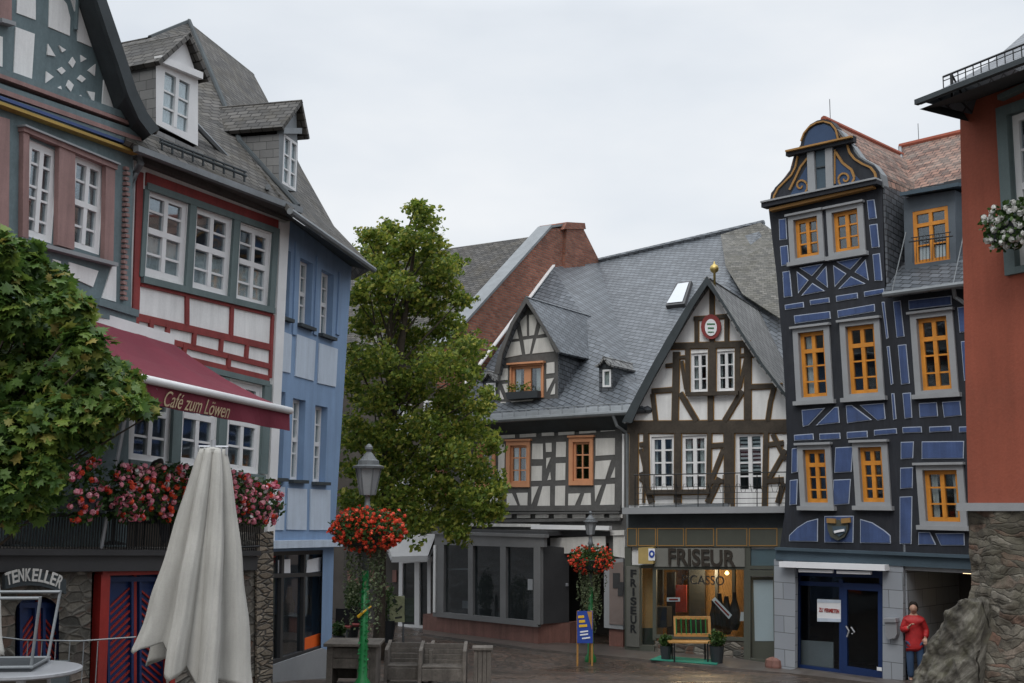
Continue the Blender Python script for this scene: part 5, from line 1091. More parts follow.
# passage
b = MB(); w0_ = FK.pt(906, 565, 0); pp = [Vector((w0_.x, w0_.y, 3.2)), Vector((w0_.x, w0_.y, -.2))]
b.prism([pp[0], pp[1], pp[1] + BKK * 6, pp[0] + BKK * 6], -FK.U * .05); b.prism([pp[0] + BKK * 5, pp[1] + BKK * 5, pp[1] + BKK * 5 + FK.U * 4, pp[0] + BKK * 5 + FK.U * 4], BKK * .1)
b.build('passage_wall', M['greytile'], h)
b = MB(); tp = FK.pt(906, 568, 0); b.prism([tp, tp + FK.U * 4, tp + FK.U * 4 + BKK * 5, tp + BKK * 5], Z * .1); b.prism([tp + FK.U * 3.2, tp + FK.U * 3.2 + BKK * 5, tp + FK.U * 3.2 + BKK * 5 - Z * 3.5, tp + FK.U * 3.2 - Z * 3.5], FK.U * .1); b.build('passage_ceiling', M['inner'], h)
b = MB(); lp = FK.pt(963, 573.5, -.5); b.prism([lp, lp + FK.U * .35, lp + FK.U * .35 + BKK * .3, lp + BKK * .3], Z * .05); b.build('ceiling_lamp', emis('lamp_warm', (1, .72, .4), 3), h)
mbx = empty('steel_mailbox', FK.pt(893, 628, .2), 'brushed steel letter box on the grey tiled pillar beside the passage', 'mailbox')
b = MB(); b.prism(FK.px([(888, 622), (899.5, 622), (900, 634), (898, 638), (891, 639), (888.5, 634)], .10), FK.N * .14); b.build('body', M['alu'], mbx, bevel=.01)
b = MB(); b.prism(FK.px([(887, 617.5), (899.5, 617.5), (900, 622), (887.5, 622)], .10), FK.N * .18); b.build('lid', M['alu'], mbx, bevel=.01)

# ============================================================ red-ochre building at the right edge
FO = Fac(964, 13.0, 1024, 12.3)
BO = -FO.N
h = empty('red_ochre_building', FO.pt(1010, 500), 'red-ochre rendered building on a rubble base at the right edge', 'building')
window(FO, h, 1013, 1072, 104, 262, M['white'], rows=(.28, .52, .76), thick_rows=(.52,), fw=.08, bw=.03, rd=.08, sur=(.14, .14, .12, .08), surm=M['grn_grey'], cur_side=True)
wallpx(FO, h, [(960, 96), (1180, -10), (1180, 506), (968, 506), ], M['terra'], depth=8, zb=None) if False else None
pts = FO.px([(959.5, 96), (1180, 10), (1180, 506), (968, 506)]); wall(FO, h, pts, M['terra'], depth=8)
b = MB(); FO.beam(b, (1003, 99), (1040, 82), .06, .10); b.build('window_cornice', M['grn_grey'], h)
r = MB(); e0 = FO.pt(919, 101, .85); e1 = e0 + FO.U * 8; m0 = FO.pt(990, 63, -.1); m1 = m0 + FO.U * 8; t0 = FO.pt(1030, 28, -1.6); t1 = t0 + FO.U * 8
r.up([e0, e1, m1, m0]); r.up([m0, m1, t1, t0]); e2 = e0 + BO * 8; m2 = m0 + BO * 7; r.up([e0, m0, m2, e2]); r.up([m0, t0, t0 + BO * 5, m2]); r.build('roof', M['slate'], h, solid=.05)
b = MB(); sw_ = FO.pt(959.5, 106, 0); b.face([e0 - Z * .10, e1 - Z * .10, sw_ + FO.U * 8, sw_]); b.face([e0 - Z * .1, sw_, sw_ + BO * 8, e2 - Z * .1]); b.build('eave_soffit', M['soffit'], h, recalc=False)
b = MB(); b.prism([e0 + FO.N * .02, e1 + FO.N * .02, e1 + FO.N * .02 - Z * .06, e0 + FO.N * .02 - Z * .06], FO.N * .06); b.build('gutter', M['soffit'], h)
b = MB(); g0, g1 = FO.pt(943, 77, .5), FO.pt(943, 77, .5) + FO.U * 5; b.tube([g0, g1], .014, 5); b.tube([g0 - Z * .17, g1 - Z * .17], .012, 5); b.tube([g0 - Z * .05, g1 - Z * .05], .006, 4)
for i in range(48): u_ = FO.U * (i * .105); b.tube([g0 + u_, g0 + u_ - Z * .17], .007, 4)
for i in range(4): u_ = FO.U * (.12 + i * 1.3); b.tube([g0 + u_, g0 + u_ - Z * .34], .02, 4); b.tube([g0 + u_, g0 + u_ - Z * .34 + BO * .25], .014, 4)
b.build('snow_guard', M['iron'], h)
b = MB(); q = FO.px([(964.5, 503), (1180, 503), (1180, 511), (964.5, 511)], .0); b.prism(q, FO.N * .14); b.build('stone_ledge', M['stonegrey'], h)
# rough base wall with displaced stones
def rough_sheet(P, nu, nv, amp, seed, nrm):
    rr = random.Random(seed); m_ = MB(); from mathutils import noise
    idx = {}
    for i in range(nu + 1):
        for j in range(nv + 1):
            p = P(i / nu, j / nv); n_ = nrm(i / nu, j / nv)
            d_ = noise.fractal(p * 2.2, 1, 2, 4) * amp + noise.fractal(p * 7, 1, 2, 3) * amp * .35
            m_.v.append(p + n_ * d_)
    for i in range(nu):
        for j in range(nv):
            a = i * (nv + 1) + j; m_.f.append([a, a + nv + 1, a + nv + 2, a + 1]); m_.n.append(FO.N)
    return m_
w = empty('rubble_base_wall', FO.pt(1000, 690, .3), 'weathered rubble stone wall beneath the red-ochre building', 'wall')
a0 = FO.pt(968, 511, .0); 
def PW(a, b_):
    p = FO.pt(968.5, 509, .02) + FO.U * (a * 6.5); zb = gz(p.y) - .2; z = p.z * (1 - b_) + zb * b_
    q = Vector((p.x, p.y, z)) + FO.N * (.05 + (.35 + .25 * math.sin(a * 9)) * max(0, b_ - .12) * min(1, a * 14 + .15)); return q
rough_sheet(PW, 170, 120, .085, 3, lambda a, b_: FO.N).build('stone_face', M['masonry'], w, recalc=False, smooth=True)
b = MB(); p0_ = FO.pt(968, 510, 0); b.prism([p0_, p0_ + FO.U * 6.5, p0_ + FO.U * 6.5 + BO * 7, p0_ + BO * 7], Z * -3.3); b.build('core', M['masonry'], w)
bt = empty('stone_buttress', FO.pt(940, 690, .8), 'sloping rubble buttress leaning against the stone base wall, in front of the passage', 'buttress')
# buttress: ramped block in front-left of the corner
FBt = Fac.__new__(Fac); FBt.__dict__.update(FO.__dict__); FBt.O = FO.O + FO.N * .38; FBt.holes = []
crest = [(906, 690), (911, 672), (920, 653), (931, 635), (945, 614), (956, 603), (966, 599), (974, 602), (981, 630), (985, 700)]
def PB(a, b_):                            # b_ runs over the crest depth and down the face
    k = a * (len(crest) - 1); i = min(int(k), len(crest) - 2); f = k - i
    x = crest[i][0] * (1 - f) + crest[i + 1][0] * f; y = crest[i][1] * (1 - f) + crest[i + 1][1] * f
    t_ = b_
    p = FBt.pt(x, y, .0); zb = gz(p.y) - .3
    if t_ < .35: return p + BO * (.9 * (1 - t_ / .35)) + Z * (.05 * math.sin(t_ * 9))
    g = (t_ - .35) / .65; return Vector((p.x, p.y, p.z * (1 - g) + min(zb, p.z) * g)) + FO.N * (.10 * math.sin(g * 1.6)) + FO.U * (.25 * g * (1 - a))
rough_sheet(PB, 130, 110, .13, 5, lambda a, b_: (FO.N + Z * .6).normalized() if b_ > .3 else Z).build('stone_face', M['strata'], bt, recalc=False, smooth=True)
# ============================================================ ground
def ground():
    m, t, b = nt('cobbles'); L = t.links
    tc = N(t, 'ShaderNodeTexCoord'); mp = N(t, 'ShaderNodeMapping'); mp.inputs['Scale'].default_value = (8, 8, 8); mp.inputs['Rotation'].default_value = (0, 0, .5)
    L.new(tc.outputs['Object'], mp.inputs[0])
    v1 = N(t, 'ShaderNodeTexVoronoi', feature='F1', Scale=1.0); v1.inputs['Randomness'].default_value = .55; v2 = N(t, 'ShaderNodeTexVoronoi', feature='DISTANCE_TO_EDGE', Scale=1.0); v2.inputs['Randomness'].default_value = .55
    L.new(mp.outputs[0], v1.inputs['Vector']); L.new(mp.outputs[0], v2.inputs['Vector'])
    sx = N(t, 'ShaderNodeSeparateColor'); L.new(v1.outputs['Color'], sx.inputs[0])
    c = ramp(t, sx.outputs[0], [(0, (.055, .045, .038)), (.5, (.10, .075, .06)), (.8, (.13, .085, .065)), (1, (.10, .09, .085))])
    n1 = N(t, 'ShaderNodeTexNoise', Scale=.35, Detail=6.0); L.new(tc.outputs['Object'], n1.inputs['Vector'])
    c = mixc(t, 1.0, c, ramp(t, n1.outputs[0], [(.3, (.65,) * 3), (.7, (1.2, 1.15, 1.1))]), 'MULTIPLY')
    n3 = N(t, 'ShaderNodeTexNoise', Scale=1.1, Detail=8.0, Roughness=.8); L.new(tc.outputs['Object'], n3.inputs['Vector'])
    c = mixc(t, ramp(t, n3.outputs[0], [(.58, (0, 0, 0)), (.75, (.6,) * 3)]), c, (.05, .065, .025))
    c = mixc(t, ramp(t, v2.outputs[0], [(.03, (1, 1, 1)), (.10, (0, 0, 0))]), c, (.028, .026, .022))
    L.new(c, b.inputs['Base Color'])
    n2 = N(t, 'ShaderNodeTexNoise', Scale=.5, Detail=4.0); L.new(tc.outputs['Object'], n2.inputs['Vector'])
    rg = ramp(t, n2.outputs[0], [(.40, (.22,) * 3), (.6, (.55,) * 3)]); L.new(rg, b.inputs['Roughness'])
    h_ = ramp(t, v2.outputs[0], [(0, (0, 0, 0)), (.18, (1, 1, 1))]); bp = N(t, 'ShaderNodeBump', Strength=.45, Distance=.02); L.new(h_, bp.inputs['Height']); L.new(bp.outputs[0], b.inputs['Normal'])
    return m
M['cobbles'] = ground()
g = MB(); ys = [-200, -20, 0, 4, 8, 12, 16, 18.7, 20, 22, 24.7, 26, 30, 40, 80, 400]; xs = [-400, -60, -20, -10, 0, 10, 20, 60, 400]
for i in range(len(xs) - 1):
    for j in range(len(ys) - 1):
        g.face([(xs[i], ys[j], gz(ys[j])), (xs[i + 1], ys[j], gz(ys[j])), (xs[i + 1], ys[j + 1], gz(ys[j + 1])), (xs[i], ys[j + 1], gz(ys[j + 1]))])
tag(g.build('ground', M['cobbles']), kind='structure', label='wet cobbled market square')
def gpx(px, py):                          # point of the square under a pixel
    lo, hi = 6.0, 60.0
    for _ in range(50):
        m_ = (lo + hi) / 2; p = at(px, py, m_)
        if p.z > gz(m_): lo = m_
        else: hi = m_
    p = at(px, py, lo); p.z = gz(lo); return p
pv = MB(); L_ = [gpx(423, 636), gpx(540, 652), gpx(628, 660), gpx(700, 668), gpx(790, 676), gpx(905, 690)]
w_ = [FS.pt(423, 640, -.3), FS.pt(540, 640, -.3), FD.pt(628, 650, -.3), FF.pt(700, 655, -.3), FK.pt(790, 660, -.3), FK.pt(905, 670, -.3)]
for i in range(5):
    a, b_, c_, d = L_[i], L_[i + 1], w_[i + 1].copy(), w_[i].copy(); c_.z = gz(c_.y); d.z = gz(d.y)
    pv.prism([a - Z * .1, b_ - Z * .1, c_ - Z * .1, d - Z * .1], Z * .16)
tag(pv.build('pavement', paint('wet_paving', (.11, .095, .085), .35, .3, 3, .3, 30)), kind='structure', label='kerbed paving along the shop fronts')

# ============================================================ leaves
def basis(rr):
    n = Vector((rr.gauss(0, 1), rr.gauss(0, 1), rr.gauss(0, 1) + .6)).normalized(); a = n.cross(Vector((rr.random(), rr.random(), rr.random()))).normalized(); return n, a, n.cross(a)
MAPLE = [(0, -.5), (.12, -.28), (.42, -.38), (.36, -.1), (.56, .12), (.26, .12), (.30, .38), (.1, .3), (0, .62), (-.1, .3), (-.30, .38), (-.26, .12), (-.56, .12), (-.36, -.1), (-.42, -.38), (-.12, -.28)]
DIAM = [(0, -.5), (.32, -.1), (.2, .3), (0, .55), (-.2, .3), (-.32, -.1)]
QUAD = [(0, -.5), (.34, .02), (0, .5), (-.34, .02)]
def leaves(mb, c, rx, ry, rz, n, size, shape, rr, shell=.55):
    for _ in range(n):
        d = Vector((rr.gauss(0, 1), rr.gauss(0, 1), rr.gauss(0, 1))).normalized(); k = shell + (1 - shell) * rr.random() ** .6; k *= rr.uniform(.8, 1.12)
        p = c + Vector((d.x * rx, d.y * ry, d.z * rz)) * k; nn_, a, b = basis(rr)
        if shape is MAPLE: nn_ = (nn_ + d * .8 + Z * .5).normalized(); a = nn_.cross(Vector((rr.gauss(0, 1), rr.gauss(0, 1), rr.gauss(0, 1)))).normalized(); b = nn_.cross(a)
        s = size * rr.uniform(.65, 1.2); k_ = len(mb.v)
        for x, y in shape: mb.v.append(p + a * (x * s) + b * (y * s) + nn_ * (-.25 * abs(x) * s))
        mb.f.append(list(range(k_, k_ + len(shape)))); mb.n.append(None)
rr = random.Random(5)
# linden
tp = gpx(379, 640); tp = at(379, 640, 26.0); tp.z = 0
tr = empty('linden_tree', tp, 'tall green linden tree between the blue house and the grey timber house', 'tree')
TY = 26.0
blobs = [(417, 208, 9), (424, 222, 14), (412, 236, 16), (432, 244, 16), (396, 250, 12), (388, 228, 8), (381, 240, 12), (372, 252, 14), (366, 236, 6), (420, 262, 22), (446, 262, 12), (440, 280, 20), (385, 270, 18), (402, 285, 20), (362, 262, 7), (455, 262, 8),
         (372, 292, 18), (425, 300, 24), (460, 300, 12), (388, 315, 24), (445, 325, 22), (365, 325, 18), (410, 340, 26), (465, 345, 18), (470, 372, 16), (380, 360, 24), (438, 365, 26), (362, 370, 16), (410, 385, 28), (452, 400, 24),
         (482, 405, 12), (375, 400, 22), (470, 430, 22), (430, 425, 28), (392, 435, 26), (365, 440, 20), (492, 440, 10), (450, 455, 26), (480, 470, 18), (494, 490, 12), (410, 465, 28), (375, 470, 22), (435, 490, 26), (468, 495, 20), (400, 500, 24), (365, 500, 18), (482, 512, 14), (450, 522, 20), (420, 522, 20), (462, 535, 8), (495, 510, 8), (355, 470, 12), (352, 420, 10), (356, 350, 8), (485, 395, 6), (352, 385, 10), (354, 440, 12), (352, 500, 12), (358, 525, 12), (385, 528, 12), (356, 300, 6)]
lf = MB(); limbs = MB()
for x, y, r_ in blobs:
    for q in range(2):
        Y = TY + rr.uniform(-1.5, 1.5); c = at(x + rr.uniform(-3, 3), y + rr.uniform(-3, 3), Y); R_ = r_ * TY / FOC
        n = int(215 * (r_ / 20) ** 1.7)
        leaves(lf, c, R_ * 1.02, R_ * 1.15, R_ * .72, int(n * 1.5), .122, QUAD, rr, .3)
        for _ in range(6):                # ragged sprigs
            d = Vector((rr.gauss(0, 1), rr.gauss(0, 1), rr.gauss(0, .9))).normalized() * R_ * rr.uniform(.9, 1.4); leaves(lf, c + d, .20, .20, .10, 16, .12, QUAD, rr, .2)
    base = Vector((tp.x + .1, tp.y, c.z - .9 - .1 * c.z))
    if y < 470: limbs.tube([base, base.lerp(c, .5) + Vector((rr.uniform(-.2, .2), 0, .1)), c], .035, 5, .01)
lf.build('crown', M['leafA'], tr, recalc=False)
tk = MB(); tk.tube([tp - Z * .1, tp + Z * 1.5, at(381, 540, TY), at(390, 440, TY), at(402, 340, TY), at(414, 250, TY), at(417, 215, TY)], [.16, .13, .125, .11, .08, .04, .015], 10)
tk.v += []; o = tk.build('trunk', M['bark'], tr, smooth=True); limbs.build('limb', M['bark'], o)
# maple on the left, close
MY = 10.0
mp_ = at(-70, 600, MY); mp_.z = gz(MY)
tr = empty('maple_tree', mp_, 'dense maple tree with large lobed leaves at the left edge, touched with autumn yellow', 'tree')
blobs = [(20, 262, 24), (-10, 270, 30), (45, 285, 26), (70, 310, 24), (10, 310, 34), (-20, 330, 40), (50, 345, 34), (85, 345, 22), (100, 375, 24), (65, 385, 34), (20, 385, 40), (-20, 400, 40), (118, 392, 18), (130, 405, 10), (95, 410, 26), (60, 425, 34), (10, 440, 40), (95, 432, 18), (-30, 470, 40),
         (20, 470, 34), (45, 470, 20), (10, 498, 26), (40, 500, 16), (-30, 510, 30), (-70, 400, 60), (-80, 320, 50), (-80, 480, 50), (80, 330, 14), (136, 400, 13), (147, 408, 8), (128, 384, 14), (0, 250, 16), (30, 250, 8), (112, 372, 12)]
lf = MB(); limbs = MB()
for x, y, r_ in blobs:
    Y = MY + rr.uniform(-.7, .7); c = at(x, y, Y); R_ = r_ * Y / FOC
    leaves(lf, c, R_ * 1.02, R_ * 1.2, R_ * .95, int(60 + 330 * (r_ / 30) ** 2), .125, MAPLE, rr, .45)
    for _ in range(4):
        d = Vector((rr.gauss(0, 1), rr.gauss(0, 1), rr.gauss(0, .8))).normalized() * R_ * 1.08; leaves(lf, c + d, .10, .10, .07, 7, .12, MAPLE, rr, .2)
    a = mp_ + Z * (1.2 + max(0, c.z - 3.2) * .6); limbs.tube([a, a.lerp(c, .5) - Z * .05 + Vector((0, .3, 0)), c + Vector((0, .3, 0))], .022, 5, .006)
lf.build('crown', M['leafB'], tr, recalc=False)
tk = MB(); tk.tube([mp_ - Z * .2, mp_ + Z * 1.2, mp_ + Vector((.1, 0, 2.6)), mp_ + Vector((.3, 0, 4.3))], [.16, .13, .10, .03], 10); o = tk.build('trunk', M['bark'], tr, smooth=True); limbs.build('limb', M['bark'], o)

# ============================================================ flowers
def blooms(mb, pts, size, rr, npet=9):
    for p in pts:
        for _ in range(npet):
            d = Vector((rr.gauss(0, 1), rr.gauss(0, 1), rr.gauss(0, 1))).normalized(); c = p + d * size * .45; a = d.cross(Vector((rr.random(), rr.random(), 1.3))).normalized(); b = d.cross(a); s = size * .42; k = len(mb.v)
            for i in range(5): an = i * 1.2566; mb.v.append(c + a * math.cos(an) * s + b * math.sin(an) * s)
            mb.f.append([k, k + 1, k + 2, k + 3, k + 4]); mb.n.append(None)
def boxflowers(F, x0, x1, yt, yb, off, label, nb, kinds, rr, planter=True, dens=1.8, name='geranium_box', group=None, th=.22, fs=.062, lfsz=.07):
    c = F.pt((x0 + x1) / 2, yb, off); o = empty(name, c, label, 'flower box', group)
    u0, u1 = F.uv(x0, (yt + yb) / 2, off)[0], F.uv(x1, (yt + yb) / 2, off)[0]; v1, v0 = F.uv((x0 + x1) / 2, yt, off)[1], F.uv((x0 + x1) / 2, yb, off)[1]
    if planter:
        b = MB(); a = [F.P(u0 + .05, v0 + (v1 - v0) * .18, off - .1), F.P(u1 - .05, v0 + (v1 - v0) * .18, off - .1)]
        b.prism([a[0], a[1], a[1] + F.N * .2, a[0] + F.N * .2], Z * .18); b.build('planter', M['pot'], o)
    def rp(k):
        while 1:
            s, t_ = rr.uniform(-1, 1), rr.uniform(-1, 1); lim = 1 - .3 * math.sin(s * 7 + x0) * math.sin(t_ * 5 + s * 3)
            if abs(s) ** 3 + abs(t_) ** 3 <= lim: break
        return F.P((u0 + u1) / 2 + s * (u1 - u0) / 2, (v0 + v1) / 2 + t_ * (v1 - v0) / 2, off + k * th * (1 - .5 * abs(t_)))
    lm = MB()
    for _ in range(int(nb * 5 * dens)): leaves(lm, rp(rr.uniform(-.8, 1.05)), .05, .05, .05, 1, lfsz, DIAM, rr)
    lm.build('foliage', M['leafC'], o, recalc=False)
    for kname, share in kinds:
        bm_ = MB(); blooms(bm_, [rp(rr.uniform(.5, 1.1)) for _ in range(int(nb * share * .8))], fs, rr); bm_.build('blossoms', M[kname], o, recalc=False)
    return o
PK = (('pink_fl', .85), ('red_fl', .22), ('white_fl', .05)); GG = 'geranium boxes along the terrace railing'
boxflowers(FT, 62, 100, 458, 523, .28, 'pink and red geraniums on the railing nearest the maple tree', 62, (('pink_fl', .6), ('red_fl', .3)), rr, group=GG, name='geranium_box')
boxflowers(FT, 106, 148, 464, 521, .28, 'lush pink geraniums on the terrace railing above the red-framed door', 125, PK, rr, group=GG)
boxflowers(FT, 146, 200, 464, 521, .28, 'pink and scarlet geraniums on the railing just left of the closed parasol top', 150, (('pink_fl', .45), ('red_fl', .45), ('white_fl', .05)), rr, group=GG)
boxflowers(FT, 198, 244, 468, 524, .28, 'geraniums mostly hidden behind the closed parasol', 110, PK, rr, group=GG)
boxflowers(FT, 236, 276, 478, 526, .30, 'geraniums at the railing corner beside the blue house', 95, PK, rr, group=GG)
boxflowers(FO, 988, 1062, 200, 246, .35, 'white trailing flowers under the window of the red-ochre building', 130, (('white_fl', 1.0),), rr, name='white_flower_box', th=.2, fs=.06)
fb = bpy.data.objects['dormer_flower_box']
b = MB()
for _ in range(160): leaves(b, F2.P(rr.uniform(F2.uv(511, 390)[0], F2.uv(533, 390)[0]), F2.uv(520, 391)[1] + abs(rr.gauss(0, .10)), .18), .05, .05, .05, 1, .07, DIAM, rr)
b.build('foliage', M['leafA'], fb, recalc=False)

# ============================================================ street lamps and hanging baskets
def lamp(px, ytop, Y, label, pole_m, k=1.0, wrap=None):
    base = at(px, 500, Y); base.z = gz(Y); top = at(px, ytop, Y).z; bx, by = base.x, base.y
    o = empty('street_lamp', base, label, 'street lamp', 'old lanterns carrying flower baskets')
    Hh = top - base.z; hd = .98 * k; zl = Hh - hd
    def p(z): return Vector((bx, by, base.z + z))
    b = MB(); b.lathe(p(0), [(.14, -.1), (.13, .10), (.075, .18), (.066, .6), (.055, zl - 1.2)], 12); b.build('lower_pole', M[pole_m], o, smooth=True)
    b = MB(); b.lathe(p(0), [(.055, zl - 1.2), (.045, zl - .25), (.07, zl - .22), (.045, zl - .15), (.04, zl - .02), (.08, zl)], 12); b.build('upper_pole', M['zinc'], o, smooth=True)
    b = MB(); b.lathe(p(zl), [(.13 * k, 0), (.14 * k, .03), (.235 * k, .50 * k), (.235 * k, .52 * k)], 6); l = b.build('lantern', paint('lantern_glass', (.26, .27, .28), .35, .15), o)
    b = MB()
    for i in range(6):
        an = i * math.pi / 3; b.tube([p(zl) + Vector((math.cos(an) * .145 * k, math.sin(an) * .145 * k, .0)), p(zl) + Vector((math.cos(an) * .245 * k, math.sin(an) * .245 * k, .52 * k))], .012, 5)
    b.build('lantern_frame', M['lampgrey'], l)
    b = MB(); b.lathe(p(zl), [(.30 * k, .51 * k), (.31 * k, .55 * k), (.21 * k, .58 * k), (.20 * k, .66 * k), (.16 * k, .68 * k), (.07 * k, .80 * k), (.04 * k, .83 * k)], 12)
    b.lathe(p(zl), [(.035 * k, .83 * k), (.075 * k, .88 * k), (.075 * k, .92 * k), (.04 * k, .965 * k), (.012, .985 * k)], 12); b.build('lamp_hood', M['lampgrey'], o, smooth=False)
    if wrap:
        b = MB()
        for i in range(30):
            a1 = i * 1.3; z1 = .3 + i * .075
            if z1 > zl - 1.3: break
            for q in range(5): leaves(b, p(z1) + Vector((math.cos(a1 + q * 1.25) * .075, math.sin(a1 + q * 1.25) * .075, 0)), .012, .012, .04, 1, .07, DIAM, rr)
        b.build('garland', M['green'], o, recalc=False)
        b = MB(); b.tube([p(1.12) + Vector((-.09, -.06, 0)), p(1.18) + Vector((.0, -.10, .02)), p(1.26) + Vector((.12, -.08, .03))], .028, 6, .01); b.build('ribbon', M['yellow'], o)
    return o
def basket(px, py, rpx, Y, label, n, trail_px, dens=1.0):
    c = at(px, py, Y); R_ = rpx * Y / FOC; o = empty('hanging_basket', c, label, 'hanging basket', 'red geranium baskets on the lanterns')
    b = MB(); b.lathe(c, [(R_ * .3, -R_ * .55), (R_ * .6, -R_ * .4), (R_ * .7, -.02), (R_ * .66, 0)], 14); b.build('bowl', M['pot'], o)
    lm = MB(); leaves(lm, c, R_, R_, R_ * .58, int(n * 6), .07, DIAM, rr, .4)
    lm.build('foliage', M['leafC'], o, recalc=False)
    pts = []
    for _ in range(n):
        d = Vector((rr.gauss(0, 1), rr.gauss(0, 1), rr.gauss(0, 1) - .25)).normalized(); k = rr.uniform(.70, 1.06) + (.14 if rr.random() < .08 else 0); pts.append(c + Vector((d.x * R_, d.y * R_, d.z * R_ * .62)) * k)
    bm_ = MB(); blooms(bm_, pts, .052, rr, 7); bm_.build('blossoms', M['red_fl'], o, recalc=False)
    tm = MB(); L_ = trail_px * Y / FOC
    for i in range(46):
        an = rr.uniform(0, 6.28); r0 = R_ * rr.uniform(.15, .62); l_ = L_ * rr.uniform(.3, 1.0)
        for q in range(int(l_ / .035)):
            leaves(tm, c + Vector((math.cos(an) * r0 + math.sin(q * .3 + i) * .03, math.sin(an) * r0, -R_ * .45 - q * .035)), .03, .03, .02, 1, .055, DIAM, rr)
    tm.build('trailing_stems', M['trail'], o, recalc=False)
lamp(367.5, 444, 18.0, 'grey lantern on a green garlanded pole in front of the blue house corner', 'green', .84, True)
basket(368, 529, 36, 18.0, 'large round basket of red geraniums on the near green lamp pole', 560, 92)
lamp(590.5, 511, 26.0, 'lantern with flowers in front of the grey house entrance, behind the blue board', 'green', .55)
basket(591, 559, 23, 26.0, 'smaller basket of red geraniums trailing stems before the dark entrance', 260, 62)

# ============================================================ closed parasols
def parasol(px, ytop, ybot, Y, hw_px, label, seed, tilt=0.0, cx_bot=None):
    rr = random.Random(seed); T = at(px, ytop, Y); L_ = (ybot - ytop) * Y / FOC; R_ = hw_px * Y / FOC; base = Vector((T.x, T.y, gz(Y)))
    bx = (cx_bot - px) * Y / FOC if cx_bot else 0
    o = empty('closed_parasol', base, label, 'parasol', 'closed beige parasols')
    n, k, NC = 210, 44, 7; m_ = MB()
    low = [rr.uniform(.93, 1.03) for _ in range(NC)]; wide = [rr.uniform(.86, 1.05) for _ in range(NC)]; off_ = [rr.uniform(-.16, .16) for _ in range(NC)]
    if seed == 2: wide[5], low[5], wide[6], low[6], wide[4], low[4] = .78, .96, .85, 1.04, .98, .86; 
    for j in range(k + 1):
        t_ = j / k
        for i in range(n):
            a = 2 * math.pi * i / n; s_ = (a / (2 * math.pi) * NC) % NC; c0 = int(s_ + .5) % NC; f = (s_ + .5) % 1.0 - .5
            rid = max(0, math.cos(math.pi * f)) ** .8
            an = a + off_[c0] * rid * t_ - .32 * t_ * (1 - rid) * (1 if f > 0 else -.4)
            rad = R_ * (.20 + .80 * t_ ** .85); W_ = wide[c0] * t_ + (1 - t_)
            val = .60 - .14 * t_
            rad *= val + (W_ - val) * rid
            rad *= 1 + .018 * math.sin(t_ * 19 + c0 * 2) + .02 * math.sin(a * 23 + t_ * 3) * t_ + .012 * math.sin(a * 41 + t_ * 9)
            hz = L_ * t_ * (1 + ((low[c0] - 1) + .02) * t_ ** 2 - .05 * abs(2 * f) * t_ ** 6)
            m_.v.append(T + Vector((bx * t_ + math.cos(an) * rad, math.sin(an) * rad * .85, -hz)))
    for j in range(k):
        for i in range(n):
            w = (i + 1) % n; m_.f.append([j * n + i, j * n + w, (j + 1) * n + w, (j + 1) * n + i]); m_.n.append(None)
    c = m_.build('canopy', M['canvas'], o, smooth=True, solid=.006)
    h_ = MB(); h_.lathe(T, [(.03, -.15), (R_ * .17, -.03), (R_ * .17, .0), (.02, .02), (.02, .06)], 14); h_.build('hub', M['canvas'], o)
    p_ = MB(); p_.tube([base, T + Z * .08], .025, 8); p_.tube([T + Vector((-.13, 0, .02)), T + Vector((.14, 0, .02))], .012, 5)
    for i in range(6): q = -.12 + i * .05; p_.tube([T + Vector((q, -.03, .02)), T + Vector((q, -.03, -.05))], .010, 4)
    p_.build('pole', M['alu'], o)
    b_ = MB(); b_.box(base - Z * .02, .7, .7, .10); b_.build('base', M['stonegrey'], o)
    return o
parasol(213, 449, 672, 10.0, 60, 'tall closed beige parasol in front of the terrace, centre of the cafe corner', 2, cx_bot=206)
parasol(-38, 395, 655, 8.2, 62, 'closed beige parasol cut by the left edge of the picture, behind the stacked chairs', 4)

# ============================================================ table and upturned chairs
TYc = 7.2
def chair_up(c, rz, label):              # an aluminium chair resting upside down
    o = empty('upturned_chair', c, label, 'chair', 'aluminium chairs put up on the cafe table'); m3 = Matrix.Rotation(rz, 3, 'Z')
    def T_(x, y, z): return c + m3 @ Vector((x, y, z))
    s = MB(); s.prism([T_(-.21, -.2, 0), T_(.21, -.2, 0), T_(.21, .2, 0), T_(-.21, .2, 0)], Z * .025); s.build('seat', M['pot'], o)
    s = MB(); s.tube([T_(-.22, -.21, .03), T_(.22, -.21, .03), T_(.22, .21, .03), T_(-.22, .21, .03), T_(-.22, -.21, .03)], .009); s.build('seat_frame', M['zinc'], o)
    for x, y in ((-1, -1), (1, -1), (1, 1), (-1, 1)):
        l = MB(); l.tube([T_(x * .21, y * .2, .02), T_(x * .25, y * .25, .46)], .010); l.build('leg', M['zinc'], o)
    s = MB()
    for y in (-1, 1): s = MB(); s.tube([T_(-.25, y * .24, .45), T_(.25, y * .24, .45)], .010); s.build('stretcher', M['zinc'], o)
    s = MB(); s.tube([T_(-.21, .2, .03), T_(-.21, .30, -.2), T_(-.20, .36, -.40), T_(.20, .36, -.40), T_(.21, .30, -.2), T_(.21, .2, .03)], .013); bk = s.build('back_frame', M['alu'], o)
    s = MB(); s.prism([T_(-.20, .27, -.12), T_(.20, .27, -.12), T_(.19, .355, -.38), T_(-.19, .355, -.38)], m3 @ Vector((0, .012, 0))); s.build('backrest', M['wood'], o)
tc_ = at(22, 668, TYc); zt = tc_.z; tb = Vector((tc_.x, tc_.y, gz(TYc)))
t = empty('cafe_table', tb, 'round pale cafe table carrying upturned chairs, bottom left corner', 'table')
